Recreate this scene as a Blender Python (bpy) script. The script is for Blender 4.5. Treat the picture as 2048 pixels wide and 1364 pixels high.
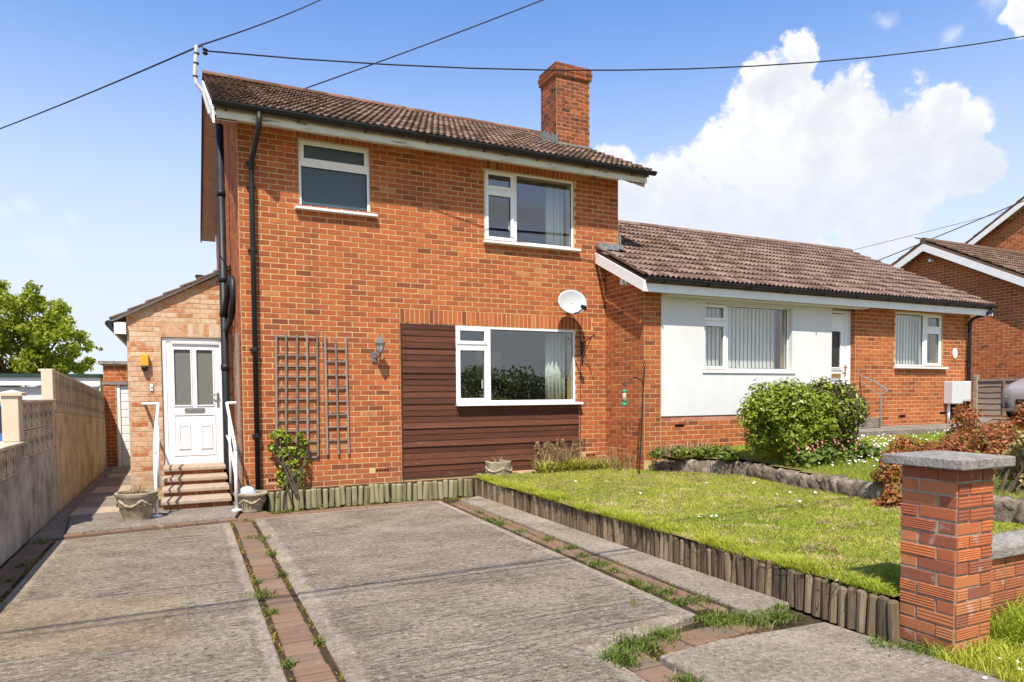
import bpy, math, random
import numpy as np
from mathutils import Vector, Matrix

for o in list(bpy.data.objects):
    bpy.data.objects.remove(o, do_unlink=True)
scene = bpy.context.scene
COL = scene.collection
rad = math.radians
RNG = random.Random(7)
NR = np.random.default_rng(11)

# ------------------------------------------------------------------ camera
EYE = np.array([0.0, 0.0, 1.5])
FPX, YAW, PITCH, ROLL, PPY = 1366.0, rad(25.57), rad(-2.372), rad(-0.412), 845.13


def cam_axes():
    cy, sy = math.cos(YAW), math.sin(YAW)
    f = np.array([sy * math.cos(PITCH), cy * math.cos(PITCH), math.sin(PITCH)])
    r = np.array([cy, -sy, 0.0])
    u = np.cross(r, f)
    return (r * math.cos(ROLL) + u * math.sin(ROLL),
            -r * math.sin(ROLL) + u * math.cos(ROLL), f)


CR, CU, CF = cam_axes()
cam_data = bpy.data.cameras.new('camera')
cam = bpy.data.objects.new('camera', cam_data)
COL.objects.link(cam)
cam.matrix_world = Matrix(((CR[0], CU[0], -CF[0], EYE[0]),
                           (CR[1], CU[1], -CF[1], EYE[1]),
                           (CR[2], CU[2], -CF[2], EYE[2]), (0, 0, 0, 1)))
cam_data.sensor_width = 36.0
cam_data.lens = FPX * 36.0 / 2048.0
cam_data.shift_y = (PPY - 682.0) / 2048.0
cam_data.clip_start = 0.05
cam_data.clip_end = 3000.0
scene.camera = cam


def ray(u, v):
    return CR * ((u - 1024) / FPX) - CU * ((v - PPY) / FPX) + CF


def onY(u, v, Y):
    d = ray(u, v)
    return EYE + d * (Y / d[1])


def onX(u, v, X):
    d = ray(u, v)
    return EYE + d * (X / d[0])


def onZ(u, v, Z):
    d = ray(u, v)
    return EYE + d * ((Z - EYE[2]) / d[2])


def depth(p):
    return float(np.dot(np.asarray(p) - EYE, CF))


# ------------------------------------------------------------------ world, sun
SUN_TO = Vector((-0.56, -1.0, 1.75)).normalized()     # towards the sun
world = bpy.data.worlds.new('World')
scene.world = world
world.use_nodes = True
wt = world.node_tree
wt.nodes.clear()


class NT:
    """small node helper"""

    def __init__(self, tree):
        self.t = tree
        self._pos = None

    def n(self, typ, **kw):
        nd = self.t.nodes.new(typ)
        for k, v in kw.items():
            setattr(nd, k, v)
        return nd

    def put(self, sock, val):
        if isinstance(val, bpy.types.NodeSocket):
            self.t.links.new(val, sock)
        elif isinstance(val, (tuple, list)):
            val = list(val)
            if len(val) == 3 and len(sock.default_value) == 4:
                val = val + [1.0]
            sock.default_value = val
        else:
            sock.default_value = val

    def pos(self):
        if self._pos is None:
            self._pos = self.n('ShaderNodeNewGeometry').outputs['Position']
        return self._pos

    def vscale(self, vec, s):
        nd = self.n('ShaderNodeVectorMath', operation='MULTIPLY')
        self.put(nd.inputs[0], vec)
        self.put(nd.inputs[1], s)
        return nd.outputs[0]

    def noise(self, scale, vec=None, detail=3.0, rough=0.55, out='Fac', dist=0.0):
        nd = self.n('ShaderNodeTexNoise')
        self.put(nd.inputs['Vector'], vec if vec is not None else self.pos())
        nd.inputs['Scale'].default_value = scale
        nd.inputs['Detail'].default_value = detail
        nd.inputs['Roughness'].default_value = rough
        nd.inputs['Distortion'].default_value = dist
        return nd.outputs[out]

    def voro(self, scale, vec=None, feature='F1', out='Distance'):
        nd = self.n('ShaderNodeTexVoronoi', feature=feature)
        self.put(nd.inputs['Vector'], vec if vec is not None else self.pos())
        nd.inputs['Scale'].default_value = scale
        return nd.outputs[out]

    def math(self, op, a, b=0.0, c=None, clamp=False):
        nd = self.n('ShaderNodeMath', operation=op)
        nd.use_clamp = clamp
        self.put(nd.inputs[0], a)
        self.put(nd.inputs[1], b)
        if c is not None:
            self.put(nd.inputs[2], c)
        return nd.outputs[0]

    def smooth(self, x, a, b, lo=0.0, hi=1.0):
        nd = self.n('ShaderNodeMapRange', interpolation_type='SMOOTHSTEP')
        self.put(nd.inputs[0], x)
        nd.inputs[1].default_value = a
        nd.inputs[2].default_value = b
        nd.inputs[3].default_value = lo
        nd.inputs[4].default_value = hi
        return nd.outputs[0]

    def ramp(self, fac, stops, interp='LINEAR'):
        nd = self.n('ShaderNodeValToRGB')
        cr = nd.color_ramp
        cr.interpolation = interp
        while len(cr.elements) < len(stops):
            cr.elements.new(0.5)
        for e, (p, c) in zip(cr.elements, stops):
            e.position = p
            e.color = (c[0], c[1], c[2], 1.0)
        self.put(nd.inputs[0], fac)
        return nd.outputs[0]

    def mix(self, fac, a, b, blend='MIX'):
        nd = self.n('ShaderNodeMix', data_type='RGBA', blend_type=blend)
        self.put(nd.inputs[0], fac)
        self.put(nd.inputs[6], a)
        self.put(nd.inputs[7], b)
        return nd.outputs[2]

    def attr(self, name):
        return self.n('ShaderNodeAttribute', attribute_name=name).outputs['Fac']

    def bump(self, h, strength=0.4, dist=0.01, normal=None):
        nd = self.n('ShaderNodeBump')
        nd.inputs['Strength'].default_value = strength
        nd.inputs['Distance'].default_value = dist
        self.put(nd.inputs['Height'], h)
        if normal is not None:
            self.put(nd.inputs['Normal'], normal)
        return nd.outputs[0]


W = NT(wt)
sky = W.n('ShaderNodeTexSky', sky_type='NISHITA')
sky.sun_disc = False
sky.sun_elevation = math.asin(SUN_TO.z)
sky.sun_rotation = math.atan2(SUN_TO.x, SUN_TO.y)
sky.altitude = 50
sky.air_density = 1.1
sky.dust_density = 0.5
sky.ozone_density = 3.5
gen = W.n('ShaderNodeTexCoord').outputs['Generated']
# cumulus: lobes given as directions and angular radii, edges broken by noise
lobes = [(1640, 340, 165), (1560, 205, 86), (1595, 130, 48), (1490, 300, 95), (1690, 245, 92), (1790, 330, 140),
         (1890, 290, 100), (1950, 350, 75), (1880, 220, 52), (1340, 400, 110), (1232, 318, 46), (1250, 400, 76),
         (1440, 430, 110), (1760, 430, 105), (1560, 470, 115), (2075, 20, 62)]
wisps = [(100, 490, 46), (140, 437, 26), (60, 412, 26), (10, 435, 30), (1985, 5, 42), (1905, 70, 24), (1770, 25, 22)]
warp = W.noise(5.0, gen, 7.0, 0.6, 'Color')
wsub = W.n('ShaderNodeVectorMath', operation='SUBTRACT')
W.put(wsub.inputs[0], warp)
wsub.inputs[1].default_value = (0.5, 0.5, 0.5)
wv = W.vscale(wsub.outputs[0], (0.10, 0.10, 0.10))
wadd = W.n('ShaderNodeVectorMath', operation='ADD')
W.put(wadd.inputs[0], gen)
W.put(wadd.inputs[1], wv)
wn = W.n('ShaderNodeVectorMath', operation='NORMALIZE')
W.put(wn.inputs[0], wadd.outputs[0])
dirv = wn.outputs[0]
field = None
wfield = None
for (u, v, r) in lobes + wisps:
    d = ray(u, v)
    rr = r / FPX / (1 + ((u - 1024) / FPX) ** 2)
    d = d / np.linalg.norm(d)
    dst = W.n('ShaderNodeVectorMath', operation='DISTANCE')
    W.put(dst.inputs[0], dirv)
    dst.inputs[1].default_value = tuple(d)
    val = W.math('DIVIDE', dst.outputs['Value'], rr)          # <1 inside
    val = W.math('SUBTRACT', 1.0, val)
    if (u, v, r) in wisps:
        wfield = val if wfield is None else W.math('MAXIMUM', wfield, val)
    else:
        field = val if field is None else W.math('MAXIMUM', field, val)
# the same broken cloud goes on over the rest of the sky, behind the camera too
sep = W.n('ShaderNodeSeparateXYZ')
W.put(sep.inputs[0], gen)
zc = W.math('MAXIMUM', sep.outputs['Z'], 0.12)
pl = W.n('ShaderNodeVectorMath', operation='DIVIDE')
W.put(pl.inputs[0], gen)
cmb = W.n('ShaderNodeCombineXYZ')
for i in range(3):
    W.put(cmb.inputs[i], zc)
W.put(pl.inputs[1], cmb.outputs[0])
far = W.noise(0.55, pl.outputs[0], 8.0, 0.58)
behind = W.smooth(sep.outputs['Y'], 0.35, -0.15)
far_mask = W.math('MULTIPLY', W.smooth(far, 0.5, 0.62), behind)
fine = W.noise(16.0, gen, 8.0, 0.62)
fn = W.math('SUBTRACT', fine, 0.5)
fn2 = W.math('SUBTRACT', W.noise(34.0, gen, 6.0, 0.62), 0.5)
edge = W.math('ADD', field, W.math('ADD', W.math('MULTIPLY', fn, 1.5), W.math('MULTIPLY', fn2, 0.7)))
low = W.smooth(sep.outputs['Z'], 0.14, 0.32, 0.70, 0.98)
lobe_mask = W.math('MULTIPLY', W.smooth(edge, -0.02, 0.24), low)
wm = W.math('MULTIPLY', W.smooth(W.math('ADD', wfield, W.math('MULTIPLY', fn, 3.0)), -0.2, 1.2), 0.42)
mask = W.math('MAXIMUM', W.math('MAXIMUM', lobe_mask, wm), far_mask)
mid = W.noise(7.0, gen, 5.0, 0.55)
shade = W.math('ADD', W.math('ADD', W.math('MULTIPLY', mid, 0.55), W.math('MULTIPLY', fine, 0.55)), W.math('MULTIPLY', W.smooth(field, 0.55, 0.0), 0.10))
cl_col = W.ramp(shade, [(0.40, (3.6, 3.78, 4.1)), (0.52, (4.3, 4.4, 4.6)), (0.62, (5.1, 5.1, 5.1))])
cl_col = W.mix(W.smooth(sep.outputs['Z'], 0.22, 0.40), W.mix(0.6, cl_col, (3.8, 4.05, 4.45)), cl_col)
haze_low = W.smooth(sep.outputs['Z'], 0.51, 0.08)
blue = W.mix(1.0, sky.outputs[0], (0.80, 0.96, 1.18), 'MULTIPLY')
skyc = W.mix(W.math('MULTIPLY', haze_low, 0.92), blue, (4.0, 4.25, 4.6))
# clouds behind the camera are greyed by colour, setting fill light and pane reflections
cl_col = W.mix(W.math('MULTIPLY', behind, W.smooth(far, 0.52, 0.70, 0.45, 0.95)), cl_col, (3.0, 3.15, 3.4))
wcol = W.mix(mask, skyc, cl_col)
bg = W.n('ShaderNodeBackground')
W.put(bg.inputs['Color'], wcol)
bg.inputs['Strength'].default_value = 0.148
wo = W.n('ShaderNodeOutputWorld')
wt.links.new(bg.outputs[0], wo.inputs['Surface'])

sun_data = bpy.data.lights.new('sun', 'SUN')
sun_data.energy = 5.0
sun_data.angle = rad(0.5)
sun_data.color = (1.0, 0.94, 0.84)
sun = bpy.data.objects.new('sun', sun_data)
COL.objects.link(sun)
sun.location = (-6, -10, 20)
sun.rotation_euler = SUN_TO.to_track_quat('Z', 'Y').to_euler()

scene.view_settings.view_transform = 'Standard'
scene.view_settings.look = 'None'
scene.view_settings.exposure = 0.5
scene.view_settings.gamma = 1.0
scene.view_settings.use_curve_mapping = False
scene.render.engine = 'CYCLES'
scene.cycles.max_bounces = 8
scene.cycles.transparent_max_bounces = 12

# ------------------------------------------------------------------ mesh helpers
WL = {}      # world location of every object


class MB:
    def __init__(self):
        self.v = []
        self.f = []
        self.r = []

    def add(self, verts, faces, rnd=0.5):
        b = len(self.v)
        self.v += [tuple(map(float, p)) for p in verts]
        self.f += [tuple(b + i for i in f) for f in faces]
        self.r += [rnd] * len(verts)
        return self

    def box(self, x0, x1, y0, y1, z0, z1, rnd=0.5):
        self.add([(x0, y0, z0), (x1, y0, z0), (x1, y1, z0), (x0, y1, z0),
                  (x0, y0, z1), (x1, y0, z1), (x1, y1, z1), (x0, y1, z1)],
                 [(0, 3, 2, 1), (4, 5, 6, 7), (0, 1, 5, 4), (1, 2, 6, 5), (2, 3, 7, 6), (3, 0, 4, 7)], rnd)
        return self

    def prism(self, poly, a, b, axis='Y', rnd=0.5):
        """poly = 2D points; extruded along axis from a to b"""
        n = len(poly)

        def P(p, t):
            if axis == 'Y':
                return (p[0], t, p[1])
            if axis == 'X':
                return (t, p[0], p[1])
            return (p[0], p[1], t)
        vs = [P(p, a) for p in poly] + [P(p, b) for p in poly]
        fs = [tuple(range(n)), tuple(range(2 * n - 1, n - 1, -1))]
        for i in range(n):
            j = (i + 1) % n
            fs.append((i, i + n, j + n, j))
        self.add(vs, fs, rnd)
        return self

    def tube(self, pts, r, n=8, rnd=0.5, cap=True):
        pts = [Vector(p) for p in pts]
        rs = r if isinstance(r, (list, tuple)) else [r] * len(pts)
        up0 = Vector((0, 0, 1))
        rings = []
        prev = None
        for i, p in enumerate(pts):
            if i == 0:
                t = pts[1] - pts[0]
            elif i == len(pts) - 1:
                t = pts[-1] - pts[-2]
            else:
                t = (pts[i + 1] - p).normalized() + (p - pts[i - 1]).normalized()
            if t.length < 1e-9:
                t = Vector((0, 0, 1))
            t.normalize()
            if prev is None:
                a = up0 if abs(t.z) < 0.9 else Vector((1, 0, 0))
                s = t.cross(a).normalized()
            else:
                s = (prev - t * prev.dot(t))
                s = s.normalized() if s.length > 1e-6 else t.orthogonal().normalized()
            prev = s
            q = t.cross(s).normalized()
            rings.append([p + s * (rs[i] * math.cos(2 * math.pi * k / n)) + q * (rs[i] * math.sin(2 * math.pi * k / n)) for k in range(n)])
        vs = [tuple(x) for ring in rings for x in ring]
        fs = []
        for i in range(len(rings) - 1):
            for k in range(n):
                fs.append((i * n + k, i * n + (k + 1) % n, (i + 1) * n + (k + 1) % n, (i + 1) * n + k))
        if cap:
            fs.append(tuple(range(n - 1, -1, -1)))
            fs.append(tuple((len(rings) - 1) * n + k for k in range(n)))
        self.add(vs, fs, rnd)
        return self

    def lathe(self, prof, cx, cy, n=24, rnd=0.5, wob=None):
        vs, fs = [], []
        m = len(prof)
        for i, (r, z) in enumerate(prof):
            for k in range(n):
                a = 2 * math.pi * k / n
                rr = r + (wob(i, a) if wob else 0)
                vs.append((cx + rr * math.cos(a), cy + rr * math.sin(a), z))
        for i in range(m - 1):
            for k in range(n):
                fs.append((i * n + k, i * n + (k + 1) % n, (i + 1) * n + (k + 1) % n, (i + 1) * n + k))
        fs.append(tuple(range(n - 1, -1, -1)))
        fs.append(tuple((m - 1) * n + k for k in range(n)))
        self.add(vs, fs, rnd)
        return self


def mesh_from(name, mb, mat, smooth=False, origin=None):
    v = np.array(mb.v, dtype=np.float64)
    if origin is None:
        lo, hi = v.min(0), v.max(0)
        origin = np.array([(lo[0] + hi[0]) / 2, (lo[1] + hi[1]) / 2, lo[2]])
    me = bpy.data.meshes.new(name)
    me.from_pydata([tuple(p) for p in (v - origin)], [], mb.f)
    at = me.attributes.new('rnd', 'FLOAT', 'POINT')
    at.data.foreach_set('value', np.array(mb.r, dtype=np.float32))
    if smooth:
        me.polygons.foreach_set('use_smooth', [True] * len(me.polygons))
    me.materials.append(mat)
    me.update()
    return me, Vector(origin)


def link(o, parent=None, wloc=(0, 0, 0)):
    COL.objects.link(o)
    wloc = Vector(wloc)
    if parent is not None:
        o.parent = parent
        o.location = wloc - WL[parent]
    else:
        o.location = wloc
    WL[o] = wloc
    return o


def obj(name, mb, mat, parent=None, smooth=False, bevel=0.0, seg=1):
    me, org = mesh_from(name, mb, mat, smooth)
    o = bpy.data.objects.new(name, me)
    link(o, parent, org)
    if bevel:
        b = o.modifiers.new('bevel', 'BEVEL')
        b.width = bevel
        b.segments = seg
        b.limit_method = 'ANGLE'
        b.angle_limit = rad(40)
    return o


def np_obj(name, verts, faces_flat, loop_tot, rnd, mat, parent=None, smooth=False):
    """fast mesh from numpy: verts (n,3), faces all with loop_tot corners"""
    lo, hi = verts.min(0), verts.max(0)
    org = np.array([(lo[0] + hi[0]) / 2, (lo[1] + hi[1]) / 2, lo[2]])
    me = bpy.data.meshes.new(name)
    nf = len(faces_flat) // loop_tot
    me.vertices.add(len(verts))
    me.vertices.foreach_set('co', (verts - org).astype(np.float32).ravel())
    me.loops.add(len(faces_flat))
    me.loops.foreach_set('vertex_index', np.asarray(faces_flat, dtype=np.int32))
    me.polygons.add(nf)
    me.polygons.foreach_set('loop_start', np.arange(0, nf * loop_tot, loop_tot, dtype=np.int32))
    at = me.attributes.new('rnd', 'FLOAT', 'POINT')
    at.data.foreach_set('value', np.asarray(rnd, dtype=np.float32))
    me.update(calc_edges=True)
    if smooth:
        me.polygons.foreach_set('use_smooth', [True] * nf)
    me.materials.append(mat)
    o = bpy.data.objects.new(name, me)
    return link(o, parent, org)


def thing(name, label, cat, loc=(0, 0, 0), group=None):
    o = bpy.data.objects.new(name, None)
    o.empty_display_size = 0.2
    link(o, None, loc)
    return tag(o, label, cat, group)


def tag(o, label, cat, group=None):
    o['label'] = label
    o['category'] = cat
    if group:
        o['group'] = group
    return o


def struct(o):
    o['kind'] = 'structure'
    return o


def stuff(o, label=None, cat=None):
    o['kind'] = 'stuff'
    if label:
        o['label'] = label
        o['category'] = cat
    return o


# ------------------------------------------------------------------ materials
def mat(name, rough=0.8, spec=0.3):
    m = bpy.data.materials.new(name)
    m.use_nodes = True
    t = m.node_tree
    p = t.nodes['Principled BSDF']
    p.inputs['Roughness'].default_value = rough
    p.inputs['Specular IOR Level'].default_value = spec
    h = NT(t)
    h.p = p
    h.m = m
    return h


def simple(name, col, rough=0.6, spec=0.3, var=0.08, scale=6.0, bump=0.0, bscale=60.0, metal=0.0):
    h = mat(name, rough, spec)
    nz = h.noise(scale, None, 4.0)
    c0 = tuple(c * (1 - var) for c in col)
    c1 = tuple(min(1, c * (1 + var)) for c in col)
    h.put(h.p.inputs['Base Color'], h.ramp(nz, [(0.3, c0), (0.7, c1)]))
    h.p.inputs['Metallic'].default_value = metal
    if bump:
        h.put(h.p.inputs['Normal'], h.bump(h.noise(bscale, None, 4.0), bump, 0.004))
    return h.m


def brick_mat(name, stops, streak=0.25, bump=0.5, lichen=None, ns=38):
    h = mat(name, 0.9, 0.2)
    r = h.attr('rnd')
    fine_ = h.noise(ns, None, 4.0, 0.6)
    big = h.noise(1.3, None, 3.0)
    f = h.math('ADD', r, h.math('MULTIPLY', h.math('SUBTRACT', fine_, 0.5), streak), clamp=True)
    c = h.ramp(f, stops)
    c = h.mix(h.smooth(big, 0.35, 0.75, 0.0, 0.22), c, (0.20, 0.075, 0.04))
    speck = h.smooth(h.noise(170, None, 2.0), 0.63, 0.72, 0.0, 0.35)
    c = h.mix(speck, c, (0.10, 0.04, 0.025))
    run = h.noise(1.0, h.vscale(h.pos(), (4.5, 4.5, 0.5)), 5.0, 0.62)
    c = h.mix(h.smooth(run, 0.54, 0.72, 0, 0.30), c, (0.11, 0.05, 0.03))
    sz = h.n('ShaderNodeSeparateXYZ')
    h.put(sz.inputs[0], h.pos())
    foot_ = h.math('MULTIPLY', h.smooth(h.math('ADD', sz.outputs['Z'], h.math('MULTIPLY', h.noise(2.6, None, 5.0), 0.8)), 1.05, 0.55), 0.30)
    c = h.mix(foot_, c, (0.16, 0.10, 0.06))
    if lichen:
        lm = h.smooth(h.noise(9, None, 5.0, 0.65), lichen[1], lichen[1] + 0.1, 0.0, lichen[2])
        c = h.mix(lm, c, lichen[0])
    h.put(h.p.inputs['Base Color'], c)
    h.put(h.p.inputs['Normal'], h.bump(h.noise(140, None, 4.0, 0.65), bump, 0.003))
    return h.m


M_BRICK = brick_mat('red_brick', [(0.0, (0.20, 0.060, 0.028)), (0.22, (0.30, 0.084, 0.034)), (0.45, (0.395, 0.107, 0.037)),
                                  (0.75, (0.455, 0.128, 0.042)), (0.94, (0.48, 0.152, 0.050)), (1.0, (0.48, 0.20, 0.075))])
M_BRICK_P = brick_mat('buff_brick', [(0.0, (0.42, 0.13, 0.045)), (0.18, (0.50, 0.21, 0.095)), (0.38, (0.56, 0.32, 0.18)),
                                     (0.65, (0.62, 0.42, 0.265)), (1.0, (0.68, 0.54, 0.38))], 1.5, 0.5, None, 17)
M_BRICK_PIER = brick_mat('rustic_brick', [(0.0, (0.27, 0.085, 0.05)), (0.3, (0.40, 0.115, 0.05)), (0.65, (0.54, 0.16, 0.05)),
                                          (1.0, (0.54, 0.20, 0.085))], 0.5, 0.9, ((0.50, 0.40, 0.33), 0.58, 0.45))
M_BRICK_CH = brick_mat('sooty_brick', [(0.0, (0.05, 0.03, 0.02)), (0.3, (0.20, 0.055, 0.025)), (0.65, (0.34, 0.082, 0.030)),
                                       (1.0, (0.46, 0.125, 0.045))], 0.6, 0.6, ((0.035, 0.028, 0.022), 0.53, 0.8))
M_BRICK_PL = brick_mat('paint_stained_brick', [(0.0, (0.36, 0.12, 0.08)), (0.5, (0.46, 0.18, 0.12)), (1.0, (0.52, 0.26, 0.18))], 0.3)


def mortar_mat(name, a, b, sc=22):
    h = mat(name, 0.95, 0.1)
    n1 = h.noise(sc, None, 5.0, 0.65)
    n2 = h.noise(1.1, None, 3.0)
    c = h.ramp(n1, [(0.3, a), (0.7, b)])
    c = h.mix(h.smooth(n2, 0.4, 0.75, 0, 0.35), c, tuple(x * 0.6 for x in a))
    h.put(h.p.inputs['Base Color'], c)
    h.put(h.p.inputs['Normal'], h.bump(h.noise(220, None, 3.0), 0.6, 0.003))
    return h.m


M_MORTAR = mortar_mat('cream_mortar', (0.50, 0.34, 0.15), (0.66, 0.48, 0.25))
M_MORTAR_CH = mortar_mat('sooty_mortar', (0.36, 0.24, 0.13), (0.50, 0.36, 0.20))
M_MORTAR_P = mortar_mat('buff_mortar', (0.46, 0.31, 0.17), (0.58, 0.43, 0.27))
M_MORTAR_PIER = mortar_mat('grey_mortar', (0.22, 0.185, 0.135), (0.42, 0.36, 0.28), 30)


def concrete(name, a, b, tamp=0.0, spk=0.5, lich=0.0, margin=False):
    h = mat(name, 0.95, 0.15)
    pv = h.pos()
    n1 = h.noise(1.7, None, 5.0, 0.6)
    n2 = h.noise(38, None, 4.0, 0.7)
    n3 = h.noise(120, None, 3.0, 0.6)
    c = h.ramp(h.math('ADD', h.math('MULTIPLY', n1, 0.55), h.math('MULTIPLY', n2, 0.45)), [(0.40, a), (0.60, b)])
    pale = h.smooth(h.voro(34), 0.20, 0.06, 0.0, 1.0)
    pale = h.math('MULTIPLY', pale, h.smooth(h.noise(19), 0.5, 0.62, 0, spk))
    c = h.mix(pale, c, (0.58, 0.51, 0.42))
    dark = h.smooth(n3, 0.56, 0.70, 0, 0.6)
    c = h.mix(dark, c, tuple(x * 0.30 for x in a))
    lite = h.smooth(n3, 0.44, 0.30, 0, 0.35)
    c = h.mix(lite, c, tuple(min(1, x * 1.5) for x in b))
    grain = h.noise(24, None, 6.0, 0.78)
    c = h.mix(h.smooth(grain, 0.50, 0.66, 0, 0.62), c, tuple(x * 0.38 for x in a))
    c = h.mix(h.smooth(grain, 0.47, 0.34, 0, 0.60), c, tuple(min(1, x * 1.55) for x in b))
    blot = h.noise(3.3, None, 7.0, 0.68)
    c = h.mix(h.smooth(blot, 0.52, 0.72, 0, 0.5), c, tuple(x * 0.62 for x in a))
    c = h.mix(h.smooth(blot, 0.46, 0.30, 0, 0.4), c, tuple(min(1, x * 1.25) for x in b))
    hgt = h.math('SUBTRACT', h.math('ADD', h.math('MULTIPLY', n2, 0.7), h.math('MULTIPLY', n3, 0.6)), grain)
    if tamp:
        # ridges left by the tamping board run across the drive
        tv = h.vscale(pv, (0.7, 8.5, 1.0))
        t1 = h.noise(1.0, tv, 5.0, 0.66, dist=0.7)
        tv2 = h.vscale(pv, (17.0, 42.0, 1.0))
        t2 = h.noise(1.0, tv2, 4.0, 0.70, dist=0.8)
        wv_ = h.n('ShaderNodeTexWave', wave_type='BANDS', bands_direction='Y')
        h.put(wv_.inputs['Vector'], h.vscale(pv, (0.05, 1.0, 0.0)))
        wv_.inputs['Scale'].default_value = 3.6
        wv_.inputs['Distortion'].default_value = 2.2
        wv_.inputs['Detail'].default_value = 4.0
        wv_.inputs['Detail Scale'].default_value = 2.5
        ridge = h.math('MULTIPLY', h.smooth(wv_.outputs['Fac'], 0.16, 0.0), h.smooth(h.noise(1.2, None, 3.0), 0.40, 0.62))
        amt = tamp
        if margin:
            mg = h.math('ADD', h.attr('rnd'), h.math('MULTIPLY', h.math('SUBTRACT', h.noise(5.0, None, 4.0), 0.5), 0.9))
            amt = h.math('MULTIPLY', h.smooth(mg, 0.45, 1.05), tamp)
        c = h.mix(h.math('MULTIPLY', h.smooth(t1, 0.46, 0.33), h.math('MULTIPLY', amt, 0.45)), c, (0.09, 0.072, 0.055))
        c = h.mix(h.math('MULTIPLY', h.smooth(t2, 0.47, 0.32), h.math('MULTIPLY', amt, 0.95)), c, (0.07, 0.053, 0.039))
        c = h.mix(h.math('MULTIPLY', ridge, h.math('MULTIPLY', amt, 0.55)), c, (0.07, 0.055, 0.042))
        c = h.mix(h.math('MULTIPLY', h.smooth(t2, 0.56, 0.70), h.math('MULTIPLY', amt, 0.65)), c, (0.56, 0.48, 0.385))
        hgt = h.math('ADD', hgt, h.math('MULTIPLY', h.math('ADD', t1, h.math('MULTIPLY', t2, 1.4)), h.math('MULTIPLY', amt, 1.5)))
    if lich:
        lm = h.smooth(h.noise(14, None, 5.0, 0.7), 0.60, 0.68, 0, lich)
        c = h.mix(lm, c, (0.50, 0.26, 0.06))
    h.put(h.p.inputs['Base Color'], c)
    h.put(h.p.inputs['Normal'], h.bump(hgt, 1.0, 0.02))
    return h.m


M_DRIVE = concrete('tamped_concrete', (0.26, 0.205, 0.15), (0.45, 0.37, 0.28), 1.0, 0.75, 0.0, True)
M_DRIVE_EDGE = concrete('smooth_concrete', (0.25, 0.20, 0.15), (0.43, 0.36, 0.275), 0.25, 0.6)
M_PATCH = concrete('patch_concrete', (0.24, 0.18, 0.118), (0.40, 0.31, 0.215), 0.35, 0.6)
M_CAP = concrete('cast_concrete', (0.26, 0.235, 0.20), (0.40, 0.365, 0.32), 0.0, 0.5, 0.5)
M_PATH = concrete('path_concrete', (0.22, 0.18, 0.145), (0.33, 0.28, 0.225), 0.0, 0.3)
M_STEP = simple('step_slab', (0.39, 0.30, 0.215), 0.9, 0.1, 0.16, 14, 0.5, 90)


def render_wall_mat(name, a, b, stain):
    h = mat(name, 0.95, 0.1)
    pv = h.vscale(h.pos(), (1.0, 1.1, 0.40))
    run = h.noise(1.6, pv, 3.0, 0.5)                       # runs of dirt down the face
    blot = h.noise(1.9, None, 8.0, 0.68)
    grit = h.noise(60, None, 4.0, 0.7)
    c = h.ramp(h.math('ADD', h.math('MULTIPLY', h.noise(5.0, None, 7.0, 0.7), 0.7), h.math('MULTIPLY', grit, 0.3)), [(0.32, a), (0.68, b)])
    st = h.math('ADD', h.math('MULTIPLY', run, 0.28), h.math('MULTIPLY', blot, 0.72))
    c = h.mix(h.smooth(st, 0.40, 0.62, 0, 0.85), c, stain)
    c = h.mix(h.smooth(blot, 0.56, 0.74, 0, 0.65), c, tuple(x * 0.4 for x in stain))
    c = h.mix(h.smooth(grit, 0.60, 0.75, 0, 0.35), c, tuple(x * 0.5 for x in stain))
    h.put(h.p.inputs['Base Color'], c)
    h.put(h.p.inputs['Normal'], h.bump(h.math('ADD', grit, blot), 0.9, 0.012))
    return h.m


M_RENDER = render_wall_mat('stained_render', (0.62, 0.48, 0.32), (0.72, 0.58, 0.41), (0.40, 0.305, 0.20))
M_RENDER_G = render_wall_mat('grey_stained_render', (0.46, 0.41, 0.34), (0.58, 0.52, 0.43), (0.22, 0.20, 0.165))
M_BLOCK = render_wall_mat('screen_block_cement', (0.66, 0.53, 0.38), (0.74, 0.62, 0.47), (0.50, 0.40, 0.29))
M_PILASTER = simple('pale_block', (0.62, 0.50, 0.37), 0.9, 0.1, 0.08, 3, 0.3, 80)
def white_wall():
    h = mat('white_render', 0.9, 0.1)
    run = h.noise(1.0, h.vscale(h.pos(), (5.0, 5.0, 0.45)), 5.0, 0.62)
    c = h.ramp(h.noise(2.0, None, 6.0, 0.65), [(0.3, (0.63, 0.62, 0.585)), (0.7, (0.69, 0.685, 0.66))])
    c = h.mix(h.smooth(run, 0.52, 0.74, 0, 0.16), c, (0.50, 0.47, 0.42))
    h.put(h.p.inputs['Base Color'], c)
    h.put(h.p.inputs['Normal'], h.bump(h.noise(70, None, 5.0, 0.7), 0.5, 0.006))
    return h.m


M_WHITE_WALL = white_wall()
M_UPVC = simple('white_upvc', (0.80, 0.80, 0.79), 0.35, 0.45, 0.02, 2)
M_PAINT = simple('white_gloss_paint', (0.78, 0.77, 0.74), 0.45, 0.4, 0.05, 8)


def fascia_mat():
    h = mat('peeling_fascia_paint', 0.7, 0.3)
    pv = h.vscale(h.pos(), (2.2, 2.2, 16.0))
    n = h.noise(2.0, pv, 6.0, 0.65)
    c = h.ramp(h.noise(3.0, None, 4.0), [(0.3, (0.56, 0.51, 0.38)), (0.7, (0.70, 0.66, 0.54))])
    c = h.mix(h.smooth(n, 0.585, 0.635, 0, 0.85), c, (0.16, 0.11, 0.07))
    h.put(h.p.inputs['Base Color'], c)
    h.put(h.p.inputs['Normal'], h.bump(n, 0.3, 0.004))
    return h.m


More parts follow.
